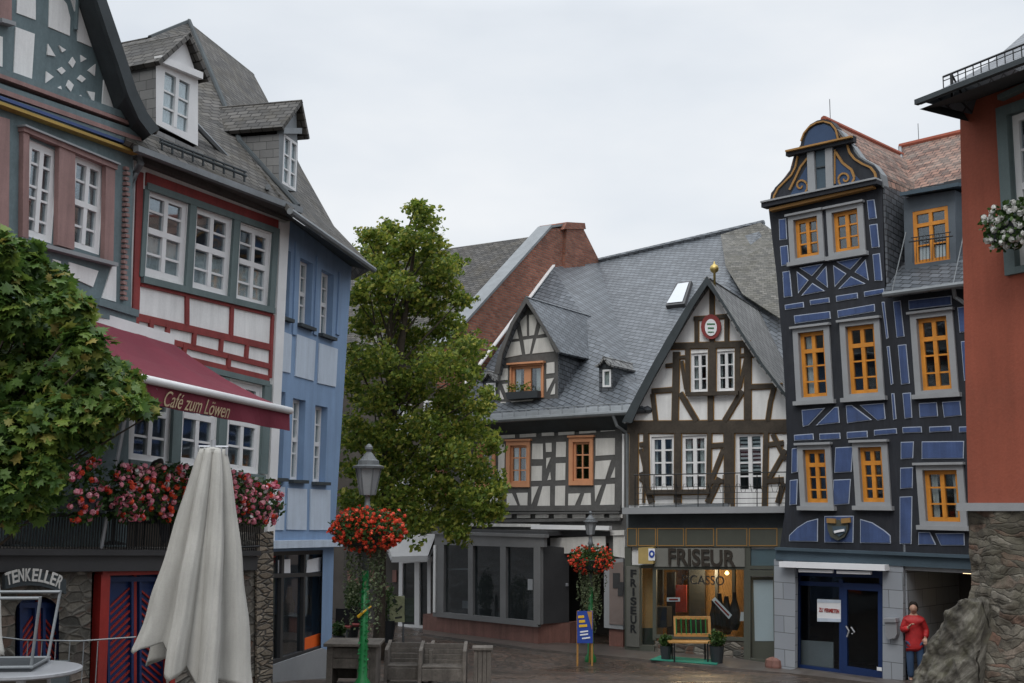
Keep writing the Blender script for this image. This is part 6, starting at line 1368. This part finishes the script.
b = MB(); b.lathe(Vector((tc_.x, tc_.y, zt - .03)), [(.34, 0), (.36, .01), (.36, .025), (.34, .03)], 40); b.build('table_top', M['alu'], t)
b = MB(); b.lathe(tb, [(.03, .02), (.03, zt - tb.z - .03)], 10); b.build('pedestal', M['alu'], t)
for i in range(3):
    a = i * 2.094; b = MB(); b.tube([tb + Z * .1, tb + Vector((math.cos(a) * .3, math.sin(a) * .3, .02))], .02); b.build('foot', M['alu'], t)
chair_up(Vector((tc_.x - .12, tc_.y + .02, zt)), .15, 'upturned chair with four legs in the air on the round pale table')
bc = Vector((tc_.x - .35, tc_.y + .7, gz(TYc + .7)))
o = empty('wicker_chair', bc, 'dark wicker armchair behind the round cafe table, mostly out of frame', 'chair')
b = MB(); b.box(bc + Z * .4, .55, .5, .08); b.build('seat', M['soffit'], o); b = MB(); b.box(bc + Vector((0, .25, .45)), .55, .06, .55); b.build('backrest', M['soffit'], o)
for x, y in ((-1, -1), (1, -1), (1, 1), (-1, 1)): b = MB(); b.box(bc + Vector((x * .25, y * .22, 0)), .05, .05, .42); b.build('leg', M['soffit'], o)
# light wire fence between
f = MB(); fy = 9.0
pts = [at(x, y, fy) for x, y in ((-30, 633), (24, 640), (80, 641), (136, 637))]
f.tube(pts, .006, 5)
for x in (28, 42, 56, 70, 84, 98): p = at(x, 641, fy); f.tube([p, Vector((p.x, p.y, gz(fy)))], .004, 4)
tag(f.build('wire_fence', M['zinc']), 'thin wire fence in front of the rubble cellar wall, left of the parasol', 'fence')
# terrace furniture and guest
def ttable(px, label):
    c = FT.pt(px, 553, -.75); c.z = FT.pt(px, 552, 0).z + .05
    o = empty('terrace_table', c, label, 'table', 'white tables on the terrace'); b = MB(); b.lathe(c, [(.38, .68), (.4, .70), (.38, .72)], 20); b.build('table_top', M['whitecloth'], o)
    b = MB(); b.lathe(c, [(.2, 0), (.03, .05), (.03, .68)], 10); b.build('pedestal', M['iron'], o)
ttable(10, 'white terrace table nearest the maple tree behind the railing'); ttable(112, 'white terrace table seen through the railing above the red-framed door')

# ============================================================ people
def person(c, rz, k, name_label, coat, trousers, hair, joints, radii, edges, head, coat_z, skin=(.45, .27, .2), extra=None):
    o = empty('person', c, name_label, 'person'); m3 = Matrix.Rotation(rz, 3, 'Z')
    def T_(p): return c + m3 @ (Vector(p) * k)
    def skinned(name, js, rs, es, mat, root=0, sub=2):
        me = bpy.data.meshes.new(name); me.from_pydata([tuple(T_(p)) for p in js], es, []); ob = bpy.data.objects.new(name, me); col.objects.link(ob)
        md = ob.modifiers.new('skin', 'SKIN'); sd = me.skin_vertices[0].data
        for i, r_ in enumerate(rs): sd[i].radius = (r_, r_ * .85)
        sd[root].use_root = True; s2 = ob.modifiers.new('smooth', 'SUBSURF'); s2.levels = s2.render_levels = sub; me.materials.append(mat); md.use_smooth_shade = True
        setp(ob, o); return ob
    return o, T_, skinned
HAIR = paint('dark_hair', (.02, .015, .012), .7, .4, 20)
SK = paint('skin', (.42, .25, .18), .6, .1)
pc = FK.pt(915.5, 660, .06); pc.z = gz(pc.y)
o, T_, skn = person(pc, -.35, .9, 'person in a red rain jacket and jeans standing in the passage beside the buttress', 0, 0, 0, 0, 0, 0, 0, 0)
skn('body', [(0, 0, .95), (0, .01, 1.12), (0, .02, 1.32), (0, .01, 1.44), (0, 0, 1.52), (0, -.01, 1.62), (.10, 0, .88), (.11, -.02, .48), (.12, .02, .09), (.12, -.12, .04), (-.10, 0, .88), (-.11, -.04, .48), (-.11, .0, .09), (-.12, -.14, .04),
             (.19, 0, 1.38), (.25, .04, 1.14), (.22, -.14, 1.0), (-.19, 0, 1.38), (-.24, -.04, 1.14), (-.10, -.22, 1.24)],
    [.13, .125, .14, .09, .05, .075, .085, .06, .04, .035, .085, .06, .04, .035, .055, .045, .03, .055, .045, .03],
    [(0, 1), (1, 2), (2, 3), (3, 4), (4, 5), (0, 6), (6, 7), (7, 8), (8, 9), (0, 10), (10, 11), (11, 12), (12, 13), (3, 14), (14, 15), (15, 16), (3, 17), (17, 18), (18, 19)], SK)
skn('jacket', [(0, 0, .68), (0, .01, 1.08), (0, .02, 1.30), (0, .02, 1.43), (0, .03, 1.50), (.16, 0, 1.36), (.25, .05, 1.14), (.23, -.13, 1.01), (-.16, 0, 1.36), (-.25, -.04, 1.14), (-.12, -.20, 1.22), (.09, -.01, .74), (-.09, -.01, .74)],
    [.17, .19, .185, .14, .11, .10, .085, .06, .10, .085, .06, .155, .155], [(0, 1), (1, 2), (2, 3), (3, 4), (3, 5), (5, 6), (6, 7), (3, 8), (8, 9), (9, 10), (1, 11), (1, 12)], paint('red_jacket', (.42, .018, .02), .6, .35, 5, .8, 9))
skn('jeans', [(0, 0, .93), (.10, 0, .84), (.11, -.02, .48), (.12, .02, .12), (-.10, 0, .84), (-.11, -.04, .48), (-.11, 0, .12)], [.14, .115, .09, .075, .115, .09, .075], [(0, 1), (1, 2), (2, 3), (0, 4), (4, 5), (5, 6)], paint('jeans', (.035, .07, .14), .8, .2))
for s_ in (-1, 1): b = MB(); b.prism([T_((s_ * .12 - .045, -.20, 0)), T_((s_ * .12 + .045, -.20, 0)), T_((s_ * .12 + .045, .08, 0)), T_((s_ * .12 - .045, .08, 0))], Z * .08); b.build('shoe', M['pot'], o, bevel=.02)
def head(c, o, T_, sc_=1.0):
    b = MB(); n, k = 16, 12
    for j in range(k + 1):
        ph = math.pi * j / k; z = math.cos(ph); r_ = math.sin(ph)
        for i in range(n):
            a = 2 * math.pi * i / n; x, y = math.cos(a) * r_, math.sin(a) * r_
            jaw = 1 - .28 * max(0, -z) ** 1.2; nose = .025 * math.exp(-((x / .18) ** 2 + ((z + .12) / .22) ** 2)) if y < 0 else 0
            b.v.append(T_((c[0] + x * .078 * jaw * sc_, c[1] + (y * .098 * jaw - nose) * sc_, c[2] + z * .118 * sc_)))
    for j in range(k):
        for i in range(n): w = (i + 1) % n; b.f.append([j * n + i, j * n + w, (j + 1) * n + w, (j + 1) * n + i]); b.n.append(None)
    hd = b.build('head', SK, o, smooth=True)
    b = MB()
    for j in range(k + 1):
        ph = math.pi * j / k * .66; z = math.cos(ph); r_ = math.sin(ph)
        for i in range(n):
            a = 2 * math.pi * i / n; y = math.sin(a) * r_; cut = max(0, -y) * max(0, .55 - z) * .0
            front = .10 * max(0, -math.sin(a)) * (ph > 1.2)
            b.v.append(T_((c[0] + math.cos(a) * r_ * .094 * sc_, c[1] + .012 + y * (.108 if y > 0 else .085) * sc_, c[2] + .012 + (z * .122 + front) * sc_)))
    for j in range(k):
        for i in range(n): w = (i + 1) % n; b.f.append([j * n + i, j * n + w, (j + 1) * n + w, (j + 1) * n + i]); b.n.append(None)
    b.build('hair', HAIR, hd, smooth=True)
    for s_ in (-1, 1):
        b = MB(); b.lathe(T_((c[0] + s_ * .032, c[1] - .088, c[2] + .002)), [(.004, -.008), (.011, -.004), (.011, .004), (.004, .008)], 8); b.build('eye', M['pot'], hd)
    b = MB(); b.prism([T_((c[0] - .025, c[1] - .085, c[2] - .06)), T_((c[0] + .025, c[1] - .085, c[2] - .06)), T_((c[0] + .02, c[1] - .088, c[2] - .05)), T_((c[0] - .02, c[1] - .088, c[2] - .05))], m3v(T_)); b.build('mouth', M['red_tim'], hd)
def m3v(T_): return T_((0, -.012, 0)) - T_((0, 0, 0))
def hand(c, d, o, T_):                    # palm with five fingers
    c = Vector(c); d = Vector(d).normalized(); sd = d.cross(Z); sd = sd.normalized() if sd.length > .1 else Vector((1, 0, 0)); up_ = sd.cross(d)
    b = MB(); a = [c - sd * .035, c + sd * .035, c + sd * .04 + d * .08, c - sd * .04 + d * .08]; b.prism([T_(p) for p in a], T_(up_ * .022) - T_((0, 0, 0)))
    for i, l_ in enumerate((.055, .07, .075, .065)):
        s0 = c + d * .078 + sd * (-.032 + i * .021); b.tube([T_(s0), T_(s0 + d * l_ * .6 - up_ * .008), T_(s0 + d * l_ * .85 - up_ * .035)], .0085, 6)
    s0 = c + sd * .035 + d * .02; b.tube([T_(s0), T_(s0 + sd * .03 + d * .03), T_(s0 + sd * .03 + d * .055 - up_ * .02)], .0095, 6)
    b.build('hand', SK, o)
head((0, -.02, 1.63), o, T_, 1.12); hand((.22, -.15, 1.0), (0, -.5, -.85), o, T_); hand((-.10, -.22, 1.24), (.5, -.3, .6), o, T_)
# seated guest on the terrace, only the crown of the head shows above the flowers
c = FT.pt(157, 466, -.55); dz = FT.pt(157, 552, 0).z + .05; c = Vector((c.x, c.y, dz))
hz = FT.pt(157, 468, -.55).z - dz
o, T_, skn = person(c, .9, 1.0, 'dark-haired person seated on the terrace behind the pink geraniums', 0, 0, 0, 0, 0, 0, 0, 0)
k_ = hz / 1.32
skn('body', [(0, 0, .5 * k_), (0, .03, .75 * k_), (0, .02, .98 * k_), (0, 0, 1.12 * k_), (0, -.01, 1.22 * k_), (.1, -.35, .5 * k_), (.1, -.42, .05), (-.1, -.35, .5 * k_), (-.1, -.42, .05), (.2, 0, 1.0 * k_), (.24, -.1, .75 * k_), (.15, -.3, .72 * k_), (-.2, 0, 1.0 * k_), (-.24, -.1, .75 * k_), (-.15, -.3, .72 * k_)],
    [.15, .15, .15, .07, .07, .08, .045, .08, .045, .07, .055, .04, .07, .055, .04], [(0, 1), (1, 2), (2, 3), (3, 4), (0, 5), (5, 6), (0, 7), (7, 8), (2, 9), (9, 10), (10, 11), (2, 12), (12, 13), (13, 14)], paint('dark_jacket', (.05, .05, .06), .8, .2))
head((0, -.01, 1.22 * k_ + .06), o, T_)
st_ = empty('terrace_chair', c + Z * .0, 'dark chair under the seated person on the terrace', 'chair')
b = MB(); b.box(c + Z * (.38 * k_), .42, .42, .03, .9); b.build('seat', M['iron'], st_)
for x, y in ((-1, -1), (1, -1), (1, 1), (-1, 1)): b = MB(); b.tube([c + Vector((x * .18, y * .18, 0)), c + Vector((x * .18, y * .18, .38 * k_))], .012); b.build('leg', M['iron'], st_)

# ============================================================ wooden seats in front
BY = 19.4
def plank_bench(x0, x1, yt, yb, Y, label, depth=.55, back=True, ins=(.14,), arm_l=True, arm_r=True, grp='weathered plank benches in the square'):
    a, c_ = at(x0, (yt + yb) / 2, Y), at(x1, (yt + yb) / 2, Y); top = at((x0 + x1) / 2, yt, Y).z; g_ = gz(Y); W = c_.x - a.x; o = empty('plank_bench', Vector(((a.x + c_.x) / 2, Y, g_)), label, 'bench', grp)
    X0, X1 = a.x, c_.x; Hh = top - g_
    b = MB()
    for i in range(4):
        z0 = g_ + Hh * (.42 + i * .145); b.prism([(X0 + .06, Y + depth * .8 + i * .02, z0), (X1 - .06, Y + depth * .8 + i * .02, z0), (X1 - .06, Y + depth * .8 + i * .02 + .03, z0), (X0 + .06, Y + depth * .8 + i * .02 + .03, z0)], Z * Hh * .135)
    b.build('backrest', M['wood'], o, bevel=.006)
    b = MB()
    for i in range(4): y0 = Y + .04 + i * depth * .19; b.prism([(X0 + .06, y0, g_ + Hh * .40), (X1 - .06, y0, g_ + Hh * .40), (X1 - .06, y0 + depth * .17, g_ + Hh * .39), (X0 + .06, y0 + depth * .17, g_ + Hh * .39)], Z * .035)
    b.prism([(X0 + .06, Y + .02, g_ + .04), (X1 - .06, Y + .02, g_ + .04), (X1 - .06, Y + .02, g_ + Hh * .39), (X0 + .06, Y + .02, g_ + Hh * .39)], (0, .03, 0)); b.build('seat', M['wood'], o, bevel=.006)
    for s_, on in ((X0, arm_l), (X1 - .06, arm_r)):
        if not on: continue
        b = MB(); b.prism([(s_, Y - .02, g_ - .05), (s_, Y + depth + .1, g_ - .05), (s_, Y + depth + .14, top + .02), (s_, Y + .04, top - Hh * .12)], (.06, 0, 0)); b.build('side_panel', M['wood'], o, bevel=.006)
    return o
plank_bench(384, 432, 646, 683, 19.6, 'weathered plank bench in the middle of the three, dark gap at its right arm')
plank_bench(418, 466, 647, 683, 19.2, 'rightmost weathered plank bench with a pale end post', arm_r=True)
# sturdy box seat left
def box_seat():
    Y = 18.9; a = at(327, 645, Y); c_ = at(377, 645, Y); g_ = gz(Y); top = a.z - .02; o = empty('planter_stand', Vector(((a.x + c_.x) / 2, Y, g_)), 'brown wooden counter-like bench box directly behind the green lamp pole', 'box seat')
    b = MB(); b.prism([(a.x - .05, Y - .08, top), (c_.x + .05, Y - .08, top), (c_.x + .05, Y + .75, top), (a.x - .05, Y + .75, top)], Z * .05); b.build('top', M['wood'], o, bevel=.008)
    for x in (a.x, c_.x - .32):
        b = MB()
        for i in range(3): b.prism([(x + i * .105 * (x != a.x), Y, g_ - .05), (x + i * .105 * (x != a.x) + .10, Y, g_ - .05), (x + i * .105 * (x != a.x) + .10, Y + .7, g_ - .05), (x + i * .105 * (x != a.x), Y + .7, g_ - .05)], Z * (top - g_ + .05))
        b.build('side_panel', M['wood'], o)
    b = MB()
    for i in range(2): b.prism([(a.x + .1, Y + .03, top - .36 + i * .17), (c_.x - .3, Y + .03, top - .36 + i * .17), (c_.x - .3, Y + .06, top - .36 + i * .17), (a.x + .1, Y + .06, top - .36 + i * .17)], Z * .16)
    b.prism([(a.x + .1, Y + .6, g_), (c_.x - .3, Y + .6, g_), (c_.x - .3, Y + .63, g_), (a.x + .1, Y + .63, g_)], Z * (top - g_)); b.build('front_board', M['wood'], o)
box_seat()
Y = 19.5; X0 = at(474, 650, Y).x; X1 = at(487, 650, Y).x; g_ = gz(Y); tz = at(480, 650, Y).z
o = empty('bench_end', Vector(((X0 + X1) / 2, Y, g_)), 'slatted grey wooden end box at the right end of the benches', 'bench end')  # slatted end piece closing the bench row, not a bin
b = MB()
for i in range(4): x = X0 + i * (X1 - X0 + .08) / 4; b.prism([(x, Y, g_), (x + .065, Y, g_), (x + .065, Y + .3, g_), (x, Y + .3, g_)], Z * (tz - g_))
b.build('slat_body', M['wood'], o); b = MB(); b.prism([(X0 - .03, Y - .03, tz), (X1 + .1, Y - .03, tz), (X1 + .1, Y + .33, tz), (X0 - .03, Y + .33, tz)], Z * .04); b.build('top', M['wood'], o)

# ============================================================ boards, pots, yellow bench
def aboard(px0, px1, yt, yb, Y, face, label, name, deco):
    g_ = gz(Y); c = at((px0 + px1) / 2, yb, Y); o = empty(name, Vector((c.x, Y, g_)), label, 'sign')
    F_ = Fac(px0, Y, px1, Y + .05); F_.O.z = 0
    b = MB(); q = F_.px([(px0, yt), (px1, yt), (px1, yb), (px0, yb)], 0); b.prism(q, F_.N * .03); bd = b.build('board', face, o)
    top = q[0].z
    for x, s_ in ((px0 + .5, 0), (px1 - .5, 0), (px0 + 1.5, 1), (px1 - 1.5, 1)):
        b = MB(); p = F_.pt(x, yt, -.02); b.tube([Vector((p.x, p.y, top)), Vector((p.x, p.y + (.45 if s_ else -.02), g_))], .022, 5); b.build('leg', M['yellowwood'] if name == 'menu_board' else M['zinc'], o)
    deco(F_, bd)
def d1(F_, bd):
    b = MB()
    for y, x0, x1 in ((617, 578, 584), (621.5, 579, 585), (626, 579, 587)): F_.beam(b, (x0, y), (x1, y - .5), .055, .008, .032)
    b.build('headline', M['yellow'], bd)
    b = MB()
    for y, x0, x1 in ((632, 580, 588), (635, 580, 588), (638.5, 582, 590)): F_.beam(b, (x0, y), (x1, y - 1), .03, .008, .032)
    b.build('small_print', M['paper'], bd)
    b = MB(); b.prism(F_.px([(587, 611.5), (592, 611.5), (592, 630)], .03), F_.N * .012); b.build('corner_patch', M['yellowwood'], bd)
aboard(577, 592.5, 611, 643, 25.3, M['blueink'], 'blue advertising board with yellow lettering on legs below the far lamp', 'menu_board', d1)
def d2(F_, bd):
    b = MB(); F_.beam(b, (393, 602), (396, 600), .12, .008, .032); F_.beam(b, (396, 612), (402, 606), .05, .008, .032); F_.beam(b, (395, 618), (402, 617), .05, .008, .032); b.build('print', M['dkgreen'], bd)
aboard(389.5, 404.5, 596, 622, 28.5, paint('pale_yellow_poster', (.50, .52, .30), .7, .3, 6), 'pale green-yellow poster board leaning beside the small shop door', 'poster_board', d2)
def pot(px, py, Y, r_, hh, label, bush, kind='pot', group=None, leafm='leafC', shape=(1, 1)):
    c = at(px, py, Y); c.z = gz(Y) + (.06 if Y > 24.5 else 0); o = empty('potted_shrub', c, label, 'potted plant', group)
    b = MB(); b.lathe(c, [(r_ * .75, 0), (r_, hh), (r_ * 1.05, hh), (r_ * .9, hh - .02)], 14); b.build('pot', M['pot'], o)
    l = MB(); leaves(l, c + Z * (hh + bush * shape[1] * .75), bush * shape[0], bush * shape[0], bush * shape[1], int(500 * shape[1]), .07, DIAM, rr, .3); l.build('foliage', M[leafm], o, recalc=False)
    s_ = MB(); s_.tube([c + Z * hh * .8, c + Z * (hh + bush * shape[1])], .015, 5); s_.build('stem', M['bark'], o)
pot(666, 659, 26.0, .14, .32, 'small round shrub in a dark pot left of the yellow bench', .15)
pot(717, 662, 25.6, .17, .38, 'dark potted bush right of the yellow bench', .20)
pot(386, 630, 28.6, .25, .55, 'dark square planter with leafy shrub beside the small shop entrance', .35, shape=(1, 1.5))
pot(352, 632, 29.5, .2, .4, 'conical evergreen in a pot by the blue house corner', .3, shape=(.8, 2.2))
pot(339, 640, 27.5, .16, .3, 'small low green plant in a pot at the foot of the blue house', .18)
bb_ = empty('yellow_bench', at(692, 655, 25.7), 'yellow slatted wooden bench in front of the hairdresser window', 'bench'); bb_.location.z = .31
YB = 25.6
def B_(x, y, d): p = at(x, y, YB); p.y += d; return p
b = MB(); s0, s1 = at(669, 645, YB), at(713, 647, YB); z_ = .31 + .42
s0.z = s1.z = z_
for i in range(4): b.prism([s0 + Vector((0, i * .1, 0)), s1 + Vector((0, i * .1, 0)), s1 + Vector((0, i * .1 + .08, 0)), s0 + Vector((0, i * .1 + .08, 0))], Z * .03)
b.build('seat', M['yellowwood'], bb_)
b = MB(); q0, q1 = s0 + Vector((.18, .42, .10)), s1 + Vector((-.02, .42, .10))
for z_ in (0, .38): b.prism([q0 + Vector((0, z_ * .2, z_)), q1 + Vector((0, z_ * .2, z_)), q1 + Vector((0, z_ * .2, z_ + .07)), q0 + Vector((0, z_ * .2, z_ + .07))], (0, .03, 0))
for p in (q0, q1): b.prism([p, p + Vector((.06, 0, 0)), p + Vector((.06, .08, .45)), p + Vector((0, .08, .45))], (0, .03, 0))
b.build('backrest', M['yellowwood'], bb_)
b = MB()
for i in range(7): x = q0.lerp(q1, (i + .5) / 7); b.tube([x + Z * .05, x + Vector((0, .06, .4))], .012, 4)
b.build('back_lattice', M['green'], bb_)
for p in (s0 + Vector((.12, .02, 0)), s1 + Vector((-.12, .02, 0)), s0 + Vector((.12, .36, 0)), s1 + Vector((-.12, .36, 0))):
    b = MB(); b.tube([p, Vector((p.x, p.y, .31))], .02, 5); b.build('leg', M['iron'], bb_)
m0 = gpx(650, 662); mt = MB(); q = [gpx(650, 663), gpx(717, 668), gpx(720, 663.5), gpx(660, 659)]
mt.prism([Vector((p.x, p.y, .065 + gz(p.y))) for p in q], Z * .015); tag(mt.build('green_mat', M['mat_g']), 'green outdoor mat lying in front of the yellow bench', 'mat')
c = gpx(775, 670); b = MB(); b.lathe(c, [(.20, -.05), (.22, .1), (.20, .22), (.10, .27)], 9); tag(b.build('kerb_stone', M['pinkstone']), 'rounded reddish guard stone at the foot of the grey tiled pillar', 'guard stone')
# cafe furniture in the lane
def lchair(px, Y, label):
    c = at(px, 640, Y); c.z = gz(Y); o = empty('lane_chair', c, label, 'chair', 'dark cafe chairs in the lane')
    b = MB(); b.box(c + Z * .42, .42, .42, .04); b.build('seat', M['red_tim'], o); b = MB(); b.box(c + Vector((0, .2, .45)), .42, .03, .42); b.build('backrest', M['iron'], o)
    for x, y in ((-1, -1), (1, -1), (1, 1), (-1, 1)): b = MB(); b.tube([c + Vector((x * .19, y * .19, 0)), c + Vector((x * .19, y * .19, .42))], .015, 5); b.build('leg', M['iron'], o)
lchair(342, 28.5, 'dark chair with red seat nearest the blue house corner'); lchair(357, 29, 'dark chair with red seat directly left of the green lamp pole')

# ============================================================ sky, light, camera
w = bpy.data.worlds.new('World'); bpy.context.scene.world = w; w.use_nodes = True; t = w.node_tree; L = t.links
bg = t.nodes['Background']; sk = t.nodes.new('ShaderNodeTexSky'); sk.sky_type = 'NISHITA'; sk.sun_disc = False; SE, SR = math.radians(48), math.radians(200)
sk.sun_elevation = SE; sk.sun_rotation = SR; sk.air_density = 1.5; sk.dust_density = 4
tc = N(t, 'ShaderNodeTexCoord'); mp = N(t, 'ShaderNodeMapping'); mp.inputs['Scale'].default_value = (1, 1, 2.6); L.new(tc.outputs['Generated'], mp.inputs[0])
nz = N(t, 'ShaderNodeTexNoise', Scale=2.2, Detail=5.0, Roughness=.5); L.new(mp.outputs[0], nz.inputs['Vector'])
cl = ramp(t, nz.outputs[0], [(.34, (.63, .68, .745)), (.5, (.735, .775, .825)), (.66, (.84, .86, .885))])
sx = N(t, 'ShaderNodeSeparateXYZ'); L.new(tc.outputs['Generated'], sx.inputs[0])
gr = N(t, 'ShaderNodeMapRange'); L.new(sx.outputs[2], gr.inputs[0])
for k_, v_ in ((1, .42), (2, 1.0), (3, 10.0), (4, 10.0 * ZEN)): gr.inputs[k_].default_value = v_
vs = N(t, 'ShaderNodeVectorMath', operation='SCALE'); L.new(cl, vs.inputs[0]); L.new(gr.outputs[0], vs.inputs[3]); cl = vs.outputs[0]
mx = mixc(t, .93, sk.outputs[0], cl); L.new(mx, bg.inputs[0]); bg.inputs[1].default_value = .1
for n_ in t.nodes:
    if n_.type == 'MIX': n_.clamp_result = False
sun = bpy.data.lights.new('sun', 'SUN'); sun.energy = 1.0; sun.angle = math.radians(25); sun.color = (1, .97, .92)
so = bpy.data.objects.new('sun', sun); col.objects.link(so); d = Vector((math.sin(SR) * math.cos(SE), math.cos(SR) * math.cos(SE), math.sin(SE)))
so.rotation_euler = d.to_track_quat('Z', 'Y').to_euler()
cam = bpy.data.cameras.new('camera'); co = bpy.data.objects.new('camera', cam); col.objects.link(co); co.matrix_world = Matrix.Translation(CAM) @ CROT.to_4x4()
cam.sensor_width = 36; cam.lens = FOC / 1024 * 36; cam.clip_end = 2000; bpy.context.scene.camera = co
s = bpy.context.scene; s.view_settings.view_transform = 'Standard'; s.view_settings.look = 'None'; s.view_settings.gamma = 1; s.view_settings.exposure = EXPO
s.cycles.transparent_max_bounces = 12; s.cycles.max_bounces = 6; s.cycles.use_denoising = True
